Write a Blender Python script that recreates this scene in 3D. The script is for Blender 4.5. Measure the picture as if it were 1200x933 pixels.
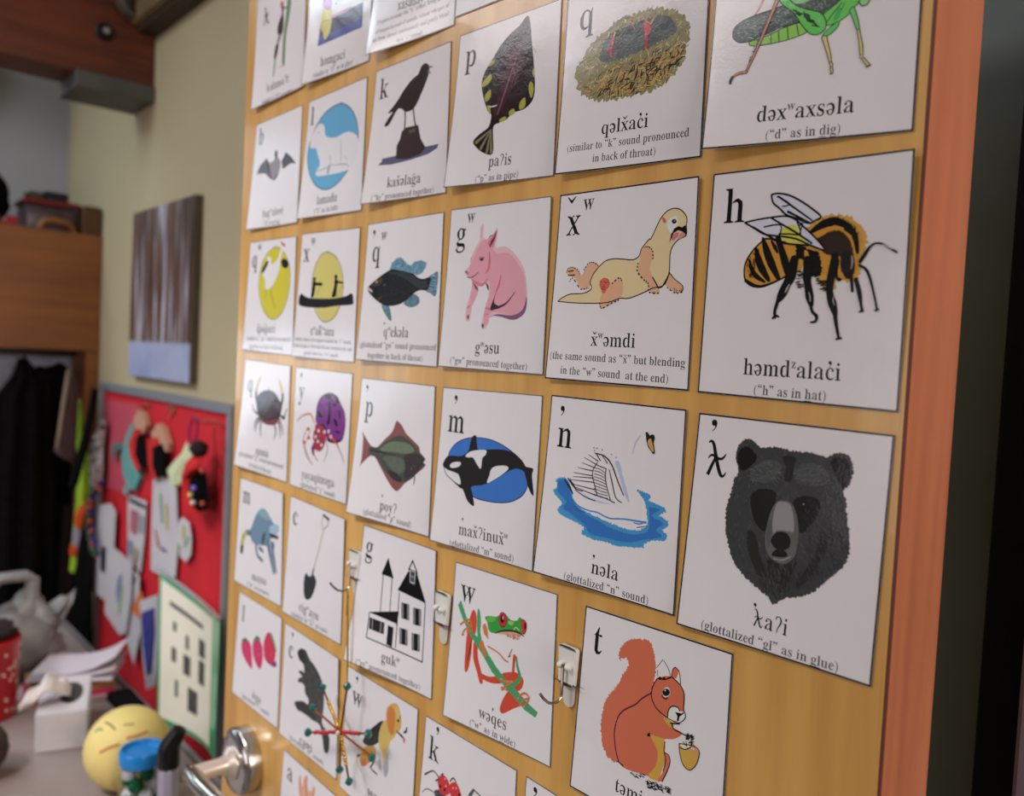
import bpy, bmesh, math, random
from mathutils import Vector, Matrix, noise
from mathutils.geometry import tessellate_polygon

for o in list(bpy.data.objects):
    bpy.data.objects.remove(o)
S = bpy.context.scene
C = S.collection
R = math.radians

# ------------------------------------------------------------------ camera, light, exposure
CAM_LOC = (0.38350, -0.47702, 1.55906)
CAM_RIGHT = (0.661490, 0.748282, 0.050044)
CAM_UP = (-0.066050, -0.008340, 0.997781)
CAM_FWD = (-0.747040, 0.663328, -0.043907)
FOCAL_PX = 972.01
cam_d = bpy.data.cameras.new('camera')
cam = bpy.data.objects.new('camera', cam_d)
C.objects.link(cam)
rx, up, fw = Vector(CAM_RIGHT), Vector(CAM_UP), Vector(CAM_FWD)
M3 = Matrix((rx, up, -fw)).transposed()
cam.matrix_world = Matrix.Translation(CAM_LOC) @ M3.to_4x4()
cam_d.sensor_fit = 'HORIZONTAL'
cam_d.sensor_width = 36.0
cam_d.lens = FOCAL_PX * 36.0 / 1200.0
cam_d.clip_start = 0.02
cam_d.dof.use_dof = True
cam_d.dof.focus_distance = 0.62
cam_d.dof.aperture_fstop = 5.0
S.camera = cam

S.view_settings.view_transform = 'Standard'
S.view_settings.look = 'None'
S.view_settings.exposure = 0.06
S.view_settings.gamma = 1.0
S.view_settings.use_curve_mapping = False

wd = bpy.data.worlds.new('world')
S.world = wd
wd.use_nodes = True
wd.node_tree.nodes['Background'].inputs[0].default_value = (0.75, 0.85, 1.0, 1)
wd.node_tree.nodes['Background'].inputs[1].default_value = 0.05

def area(name, loc, target, sx, sy, power, col):
    l = bpy.data.lights.new(name, 'AREA')
    l.shape = 'RECTANGLE'; l.size = sx; l.size_y = sy; l.energy = power; l.color = col
    o = bpy.data.objects.new(name, l)
    C.objects.link(o)
    o.location = loc
    o.rotation_euler = (Vector(target) - Vector(loc)).to_track_quat('-Z', 'Y').to_euler()
    return o
area('window_daylight', (-2.86, -1.25, 1.49), (0.0, -1.25, 1.49), 1.0, 0.28, 3.2, (0.80, 0.90, 1.0))
area('skylight', (-2.56, -1.0, 2.66), (-2.3, -0.9, 0.0), 0.6, 2.0, 42.0, (0.76, 0.90, 1.0))
area('ceiling_lamp', (-1.12, -1.36, 2.70), (-1.12, -1.36, 0.0), 1.6, 0.36, 16.0, (1.0, 0.92, 0.95))
area('front_fill', (-0.6, -3.9, 1.35), (-0.5, 0.0, 1.2), 2.2, 1.2, 18.5, (1.0, 0.88, 0.96))  # added fill from behind the camera; that wall has no window
area('right_edge_fill', (2.4, -0.45, 1.9), (0.0, -0.2, 1.7), 0.8, 1.2, 30.0, (1.0, 0.88, 0.86))  # added fill to brighten the door's right edge, no window stands there
sl = bpy.data.lights.new('added_spot', 'SPOT')     # added spot with no known source, brightens the desk and lower left cards
sl.energy = 104.0; sl.color = (1.0, 0.96, 1.0); sl.spot_size = R(74); sl.spot_blend = 1.0; sl.shadow_soft_size = 0.28
so = bpy.data.objects.new('added_spot', sl); C.objects.link(so)
so.location = (-0.62, -1.35, 2.66)
so.rotation_euler = (Vector((-0.98, 0.1, 0.56))-Vector(so.location)).to_track_quat('-Z', 'Y').to_euler()

# ------------------------------------------------------------------ helpers
MATS = {}
def srgb(c):
    return tuple((x/255/12.92 if x/255 < .04045 else ((x/255+.055)/1.055)**2.4) for x in c)
def mat(name, col, rough=0.6, metal=0.0, noise_amt=0.12, scale=14.0, stretch=(1, 1, 1), spec=0.5, bump=0.0, trans=0.0, alpha=1.0, ior=1.45, col2=None, coat=0.0):
    if name in MATS: return MATS[name]
    m = bpy.data.materials.new(name); m.use_nodes = True
    nt = m.node_tree; b = nt.nodes['Principled BSDF']
    c1 = srgb(col)
    c2 = srgb(col2) if col2 else tuple(max(0, x*(1-noise_amt*2)) for x in c1)
    tc = nt.nodes.new('ShaderNodeTexCoord'); mp = nt.nodes.new('ShaderNodeMapping')
    mp.inputs['Scale'].default_value = stretch
    nz = nt.nodes.new('ShaderNodeTexNoise'); nz.inputs['Scale'].default_value = scale; nz.inputs['Detail'].default_value = 4
    nt.links.new(tc.outputs['Object'], mp.inputs['Vector']); nt.links.new(mp.outputs[0], nz.inputs['Vector'])
    rp = nt.nodes.new('ShaderNodeValToRGB')
    rp.color_ramp.elements[0].position = .35; rp.color_ramp.elements[1].position = .65
    rp.color_ramp.elements[0].color = (*c2, 1); rp.color_ramp.elements[1].color = (*c1, 1)
    nt.links.new(nz.outputs[0], rp.inputs[0]); nt.links.new(rp.outputs[0], b.inputs['Base Color'])
    b.inputs['Roughness'].default_value = rough; b.inputs['Metallic'].default_value = metal
    b.inputs['Specular IOR Level'].default_value = spec; b.inputs['IOR'].default_value = ior
    b.inputs['Transmission Weight'].default_value = trans; b.inputs['Alpha'].default_value = alpha
    b.inputs['Coat Weight'].default_value = coat
    if bump:
        bp = nt.nodes.new('ShaderNodeBump'); bp.inputs['Strength'].default_value = bump; bp.inputs['Distance'].default_value = .002
        nt.links.new(nz.outputs[0], bp.inputs['Height']); nt.links.new(bp.outputs[0], b.inputs['Normal'])
    MATS[name] = m
    return m
def print_mat(name, rough, bump, spec=0.5):
    """printed / laminated surface: colour comes from the print itself (colour attribute)"""
    m = bpy.data.materials.new(name); m.use_nodes = True
    nt = m.node_tree; b = nt.nodes['Principled BSDF']
    at = nt.nodes.new('ShaderNodeAttribute'); at.attribute_name = 'ink'
    tc = nt.nodes.new('ShaderNodeTexCoord')
    nz = nt.nodes.new('ShaderNodeTexNoise'); nz.inputs['Scale'].default_value = 520; nz.inputs['Detail'].default_value = 2
    n2 = nt.nodes.new('ShaderNodeTexNoise'); n2.inputs['Scale'].default_value = 26; n2.inputs['Detail'].default_value = 3
    nt.links.new(tc.outputs['Object'], nz.inputs['Vector']); nt.links.new(tc.outputs['Object'], n2.inputs['Vector'])
    mx = nt.nodes.new('ShaderNodeMixRGB'); mx.blend_type = 'MULTIPLY'; mx.inputs[0].default_value = .06
    nt.links.new(at.outputs['Color'], mx.inputs[1]); nt.links.new(n2.outputs[0], mx.inputs[2])
    nt.links.new(mx.outputs[0], b.inputs['Base Color'])
    b1 = nt.nodes.new('ShaderNodeBump'); b1.inputs['Strength'].default_value = bump; b1.inputs['Distance'].default_value = .0002
    b2 = nt.nodes.new('ShaderNodeBump'); b2.inputs['Strength'].default_value = bump*1.2; b2.inputs['Distance'].default_value = .0012
    nt.links.new(nz.outputs[0], b1.inputs['Height']); nt.links.new(n2.outputs[0], b2.inputs['Height'])
    nt.links.new(b2.outputs[0], b1.inputs['Normal']); nt.links.new(b1.outputs[0], b.inputs['Normal'])
    b.inputs['Roughness'].default_value = rough; b.inputs['Specular IOR Level'].default_value = spec
    return m
LAM = print_mat('laminated_print', 0.14, 0.30, 0.30)
PAPER = print_mat('plain_print', 0.7, 0.1, 0.3)

def wood(name, c1, c2, axis=2, scale=9.0, rough=0.4, coat=0.0):
    if name in MATS: return MATS[name]
    m = bpy.data.materials.new(name); m.use_nodes = True
    nt = m.node_tree; b = nt.nodes['Principled BSDF']
    tc = nt.nodes.new('ShaderNodeTexCoord'); mp = nt.nodes.new('ShaderNodeMapping')
    st = [9, 9, 9]; st[axis] = 0.55
    mp.inputs['Scale'].default_value = st
    nz = nt.nodes.new('ShaderNodeTexNoise'); nz.inputs['Scale'].default_value = scale; nz.inputs['Detail'].default_value = 6; nz.inputs['Distortion'].default_value = .4
    n2 = nt.nodes.new('ShaderNodeTexNoise'); n2.inputs['Scale'].default_value = 3.2; n2.inputs['Detail'].default_value = 2
    nt.links.new(tc.outputs['Object'], mp.inputs[0]); nt.links.new(mp.outputs[0], nz.inputs['Vector']); nt.links.new(tc.outputs['Object'], n2.inputs['Vector'])
    ad = nt.nodes.new('ShaderNodeMath'); ad.operation = 'MULTIPLY_ADD'; ad.inputs[1].default_value = .35
    ml = nt.nodes.new('ShaderNodeMath'); ml.operation = 'MULTIPLY'; ml.inputs[1].default_value = .65
    nt.links.new(nz.outputs[0], ml.inputs[0]); nt.links.new(n2.outputs[0], ad.inputs[0]); nt.links.new(ml.outputs[0], ad.inputs[2])
    rp = nt.nodes.new('ShaderNodeValToRGB'); rp.color_ramp.elements[0].position = .36; rp.color_ramp.elements[1].position = .62
    rp.color_ramp.elements[0].color = (*srgb(c2), 1); rp.color_ramp.elements[1].color = (*srgb(c1), 1)
    nt.links.new(ad.outputs[0], rp.inputs[0]); nt.links.new(rp.outputs[0], b.inputs['Base Color'])
    b.inputs['Roughness'].default_value = rough; b.inputs['Coat Weight'].default_value = coat
    MATS[name] = m
    return m

def obj(name, bm, m, parent=None, smooth=False):
    me = bpy.data.meshes.new(name)
    bmesh.ops.recalc_face_normals(bm, faces=bm.faces[:])
    bm.to_mesh(me); bm.free()
    o = bpy.data.objects.new(name, me); C.objects.link(o)
    for mm in (m if isinstance(m, (list, tuple)) else [m]): me.materials.append(mm)
    if smooth:
        for p in me.polygons: p.use_smooth = True
        try: me.set_sharp_from_angle(angle=R(40))
        except Exception: pass
    if parent:
        o.parent = parent
        o.location = Vector((0, 0, 0)) - world_loc(parent)
    return o
def world_loc(o):
    v = Vector(o.location)
    return v + world_loc(o.parent) if o.parent else v
def tag(o, label, cat, group=None, kind=None):
    if label: o['label'] = label
    if cat: o['category'] = cat
    if group: o['group'] = group
    if kind: o['kind'] = kind
    return o
def thing(name, label, cat, loc=(0, 0, 0), group=None):
    o = bpy.data.objects.new(name, None); C.objects.link(o); o.location = loc; o.empty_display_size = .02
    return tag(o, label, cat, group)
def structure(name, bm, m, parent=None, smooth=False):
    o = obj(name, bm, m, parent, smooth)
    if not parent: o['kind'] = 'structure'
    return o
def box(bm, a, b, bev=0.0, mi=0):
    a, b = Vector(a), Vector(b)
    r = bmesh.ops.create_cube(bm, size=1)
    bmesh.ops.scale(bm, vec=b-a, verts=r['verts']); bmesh.ops.translate(bm, vec=(a+b)/2, verts=r['verts'])
    fs = list({f for v in r['verts'] for f in v.link_faces})
    for f in fs: f.material_index = mi
    if bev:
        es = list({e for v in r['verts'] for e in v.link_edges})
        bmesh.ops.bevel(bm, geom=es, offset=bev, segments=2, affect='EDGES', profile=.6)
    return bm
def boxes(*bs, bev=0.0):
    bm = bmesh.new()
    for a, b in bs: box(bm, a, b, bev)
    return bm
def tube(bm, pts, rad, n=10, closed=False):
    pts = [Vector(p) for p in pts]; N = len(pts)
    rads = rad if isinstance(rad, (list, tuple)) else [rad]*N
    rings = []; prev = None
    for i, p in enumerate(pts):
        if closed: t = pts[(i+1) % N]-pts[i-1]
        else: t = pts[min(i+1, N-1)]-pts[max(i-1, 0)]
        t = t.normalized() if t.length > 1e-9 else Vector((0, 0, 1))
        if prev is None: a = t.orthogonal().normalized()
        else:
            a = prev - t*prev.dot(t)
            a = a.normalized() if a.length > 1e-6 else t.orthogonal().normalized()
        prev = a; b = t.cross(a)
        rings.append([bm.verts.new(p+(a*math.cos(2*math.pi*k/n)+b*math.sin(2*math.pi*k/n))*rads[i]) for k in range(n)])
    for i in range(N if closed else N-1):
        A, B = rings[i], rings[(i+1) % N]
        for k in range(n): bm.faces.new((A[k], A[(k+1) % n], B[(k+1) % n], B[k]))
    if not closed:
        bm.faces.new(rings[0][::-1]); bm.faces.new(rings[-1])
    return bm
def lathe(bm, prof, origin, axis=(0, 0, 1), n=32):
    """prof: (radius, height) pairs along axis"""
    ax = Vector(axis).normalized(); a = ax.orthogonal().normalized(); b = ax.cross(a); o = Vector(origin); rings = []
    for r, h in prof:
        if r < 1e-6: rings.append([bm.verts.new(o+ax*h)])
        else: rings.append([bm.verts.new(o+ax*h+(a*math.cos(2*math.pi*k/n)+b*math.sin(2*math.pi*k/n))*r) for k in range(n)])
    for A, B in zip(rings, rings[1:]):
        for k in range(n):
            k2 = (k+1) % n
            if len(A) == 1 and len(B) == 1: continue
            if len(A) == 1: bm.faces.new((A[0], B[k], B[k2]))
            elif len(B) == 1: bm.faces.new((A[k], A[k2], B[0]))
            else: bm.faces.new((A[k], A[k2], B[k2], B[k]))
    return bm
def ball(bm, c, r, seg=16, scale=(1, 1, 1), amp=0.0, freq=8.0):
    q = bmesh.ops.create_uvsphere(bm, u_segments=seg, v_segments=max(6, seg*2//3), radius=1)
    for v in q['verts']:
        k = 1 + (amp*noise.noise((v.co+Vector(c)*7)*freq) if amp else 0)
        v.co = Vector((v.co.x*scale[0], v.co.y*scale[1], v.co.z*scale[2]))*r*k + Vector(c)
    return bm
def extrude_outline(bm, pts, off):
    """flat outline (3-D points in order) given thickness along off"""
    pts = [Vector(p) for p in pts]; off = Vector(off)
    a = [bm.verts.new(p) for p in pts]; b = [bm.verts.new(p+off) for p in pts]
    for t in tessellate_polygon([pts]):
        bm.faces.new([a[i] for i in t]); bm.faces.new([b[i] for i in reversed(t)])
    n = len(pts)
    for i in range(n): bm.faces.new((a[i], a[(i+1) % n], b[(i+1) % n], b[i]))
    return bm
def drape(bm, rows, out, depth, folds=3.0, famp=0.25, nu=22, seed=1, back=0.3, sub=3):
    """soft hanging volume: rows of (left point, right point) from top to bottom, bulging along out"""
    out = Vector(out).normalized(); rows = [(Vector(a), Vector(b)) for a, b in rows]; R2 = []
    for (a, b), (c, d) in zip(rows, rows[1:]):
        for k in range(sub): R2.append((a.lerp(c, k/sub), b.lerp(d, k/sub)))
    R2.append(rows[-1]); n = len(R2); F = []; B = []
    for j, (a, b) in enumerate(R2):
        t = j/(n-1); fr = []; bk = []
        for i in range(nu+1):
            s = i/nu; x = 2*s-1; e = math.sqrt(max(0, 1-x*x))
            cap = min(1, .35+3*t) * min(1, .5+4*(1-t))
            w = 1 + famp*math.sin(folds*math.pi*2*s + seed + 1.3*t) + famp*.6*noise.noise(Vector((s*4+seed*9, t*5, seed)))
            p = a.lerp(b, s); p.z += -.01*math.sin(s*math.pi)
            fr.append(bm.verts.new(p+out*depth*e*cap*w))
            bk.append(bm.verts.new(p-out*depth*back*e*cap) if 0 < i < nu else fr[-1])
        F.append(fr); B.append(bk)
    for j in range(n-1):
        for i in range(nu):
            for G in (F, B):
                q = [G[j][i], G[j][i+1], G[j+1][i+1], G[j+1][i]]
                if len(set(q)) == 4: 
                    try: bm.faces.new(q)
                    except ValueError: pass
    for row in (0, n-1):
        for i in range(nu):
            q = []
            for v in (F[row][i], F[row][i+1], B[row][i+1], B[row][i]):
                if v not in q: q.append(v)
            if len(q) > 2:
                try: bm.faces.new(q)
                except ValueError: pass
    return bm

# ------------------------------------------------------------------ flat printing (2-D shapes laid on paper)
PAL = [[128,290,135],[98,216,117],[29,28,32],[305,250,250],[26,37,34],[302,490,395],[641,46,49],[363,333,306],[30,33,99],[54,78,313],[567,327,402],[655,571,87],[554,195,544],[280,255,72],[335,282,74],[196,171,199],[286,263,128],[546,510,275],[336,313,161],[128,114,69],[692,680,399],[104,132,129],[46,56,59],[220,284,276],[619,476,192],[94,76,50],[667,552,189],[650,344,74],[325,301,165],[45,39,31],[649,351,71],[656,419,114],[41,35,27],[647,82,111],[642,48,86],[671,579,219],[657,183,148],[648,89,120],[664,633,148],[662,241,181],[671,388,239],[647,297,232],[71,110,100],[11,11,11],[420,543,500],[22,31,30],[617,784,709],[273,675,312],[286,655,119],[154,653,123],[64,457,115],[139,653,123],[170,658,156],[131,654,149],[675,627,249],[174,661,198],[313,678,300],[46,25,20],[599,265,205],[37,25,20],[650,173,93],[651,397,74],[128,26,53],[651,183,104],[8,8,8],[795,797,776],[793,792,716],[145,40,34],[759,793,717],[10,12,12],[717,793,717],[757,794,734],[670,327,236],[653,396,90],[416,435,512],[29,36,38],[662,504,152],[653,384,94],[670,569,210],[651,197,97],[656,423,111],[646,234,63],[668,543,191],[28,18,15],[61,45,40],[80,44,33],[665,203,215],[23,21,22],[23,24,27],[29,33,35],[751,427,308],[659,244,151],[663,286,181],[65,68,79],[642,50,54],[763,425,413],[29,17,19],[37,39,47],[147,153,167],[115,120,133],[646,318,50],[10,11,11],[651,385,81],[40,26,20],[22,18,20],[339,332,353],[688,690,790],[688,697,790],[658,623,105],[643,656,786],[405,404,351],[336,330,284],[758,796,762],[52,57,60],[85,96,99],[35,37,39],[104,117,121],[11,12,13],[80,89,92],[125,141,141],[50,55,57],[22,25,27],[15,17,18],[25,27,28],[27,28,30],[28,30,32],[74,83,86],[31,34,36],[133,138,142],[302,299,306],[98,106,110],[118,125,129],[13,14,16],[339,361,361],[660,736,736],[747,449,276],[759,639,359],[651,153,103],[172,44,41],[760,796,781],[653,146,121],[9,9,8],[343,329,312],[663,183,249],[669,307,223],[775,528,567],[760,382,460],[766,443,495],[766,436,488],[669,226,309],[67,34,46],[230,112,125],[660,167,233],[670,234,317],[48,34,41],[280,164,179],[225,73,95],[148,51,65],[571,132,178],[119,61,75],[69,52,54],[654,111,272],[48,31,41],[67,34,49],[231,113,217],[658,152,218],[117,51,65],[667,214,292],[66,333,648],[42,189,549],[60,280,647],[63,256,628],[52,76,232],[474,566,770],[509,660,774],[42,45,71],[34,36,50],[51,55,72],[72,77,103],[34,36,54],[42,45,66],[618,689,784],[15,17,23],[656,361,116],[51,193,596],[7,6,7],[20,18,20],[779,788,798],[641,83,43],[134,32,19],[78,364,154],[49,358,65],[143,481,68],[356,528,145],[680,674,282],[675,398,265],[14,37,23],[646,202,61],[654,187,120],[18,10,11],[639,34,43],[10,7,7],[794,742,734],[640,41,50],[43,14,16],[645,222,53],[671,383,240],[115,128,207],[48,37,38],[117,102,99],[40,37,28],[20,21,20],[152,153,119],[189,182,98],[140,426,660],[78,144,213],[777,777,798],[391,387,387],[105,184,239],[106,90,109],[37,33,39],[269,228,246],[28,24,29],[78,64,64],[30,27,32],[652,590,58],[228,241,131],[790,798,798],[18,32,27],[22,26,23],[641,63,48],[221,213,61],[269,284,131],[668,605,191],[130,137,106],[20,20,23],[13,13,15],[196,188,134],[151,312,421],[31,58,79],[305,538,681],[134,261,334],[38,69,92],[324,536,683],[104,237,280],[91,214,255],[31,69,91],[275,470,533],[19,21,23],[66,54,42],[40,50,57],[424,260,127],[160,70,59],[91,103,107],[792,714,706],[67,72,76],[57,55,50],[14,14,16],[71,81,85],[55,22,32],[40,34,64],[209,65,52],[23,20,33],[511,361,129],[25,20,26],[573,387,118],[54,40,55],[73,53,66],[92,39,46],[210,38,253],[68,17,37],[14,9,17],[334,44,85],[157,29,146],[635,158,103],[543,191,155],[594,81,63],[458,191,187],[458,229,188],[553,272,226],[299,126,152],[351,173,170],[787,667,653],[559,63,54],[264,91,91],[74,87,69],[164,218,138],[120,151,114],[54,42,45],[47,36,39],[34,39,33],[61,45,45],[62,61,53],[211,230,174],[168,276,384],[248,407,466],[74,113,156],[138,224,311],[97,157,229],[124,200,273],[74,121,169],[38,43,27],[669,626,194],[124,194,232],[369,534,676],[26,23,25],[756,747,747],[124,193,252],[32,34,36],[104,108,106],[475,433,340],[746,746,729],[240,229,204],[17,16,17],[7,6,6],[799,799,799],[83,73,91],[18,17,21],[361,355,376],[20,19,21],[421,415,424],[140,134,150],[14,13,16],[62,55,64],[12,11,14],[641,37,147],[640,33,96],[57,161,76],[43,231,98],[44,274,111],[265,47,224],[662,169,290],[57,57,56],[31,30,31],[34,33,33],[108,109,106],[29,28,28],[17,14,15],[26,14,17],[58,19,29],[230,106,130],[231,112,130],[408,430,81],[797,789,767],[232,235,121],[610,640,237]]
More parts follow.
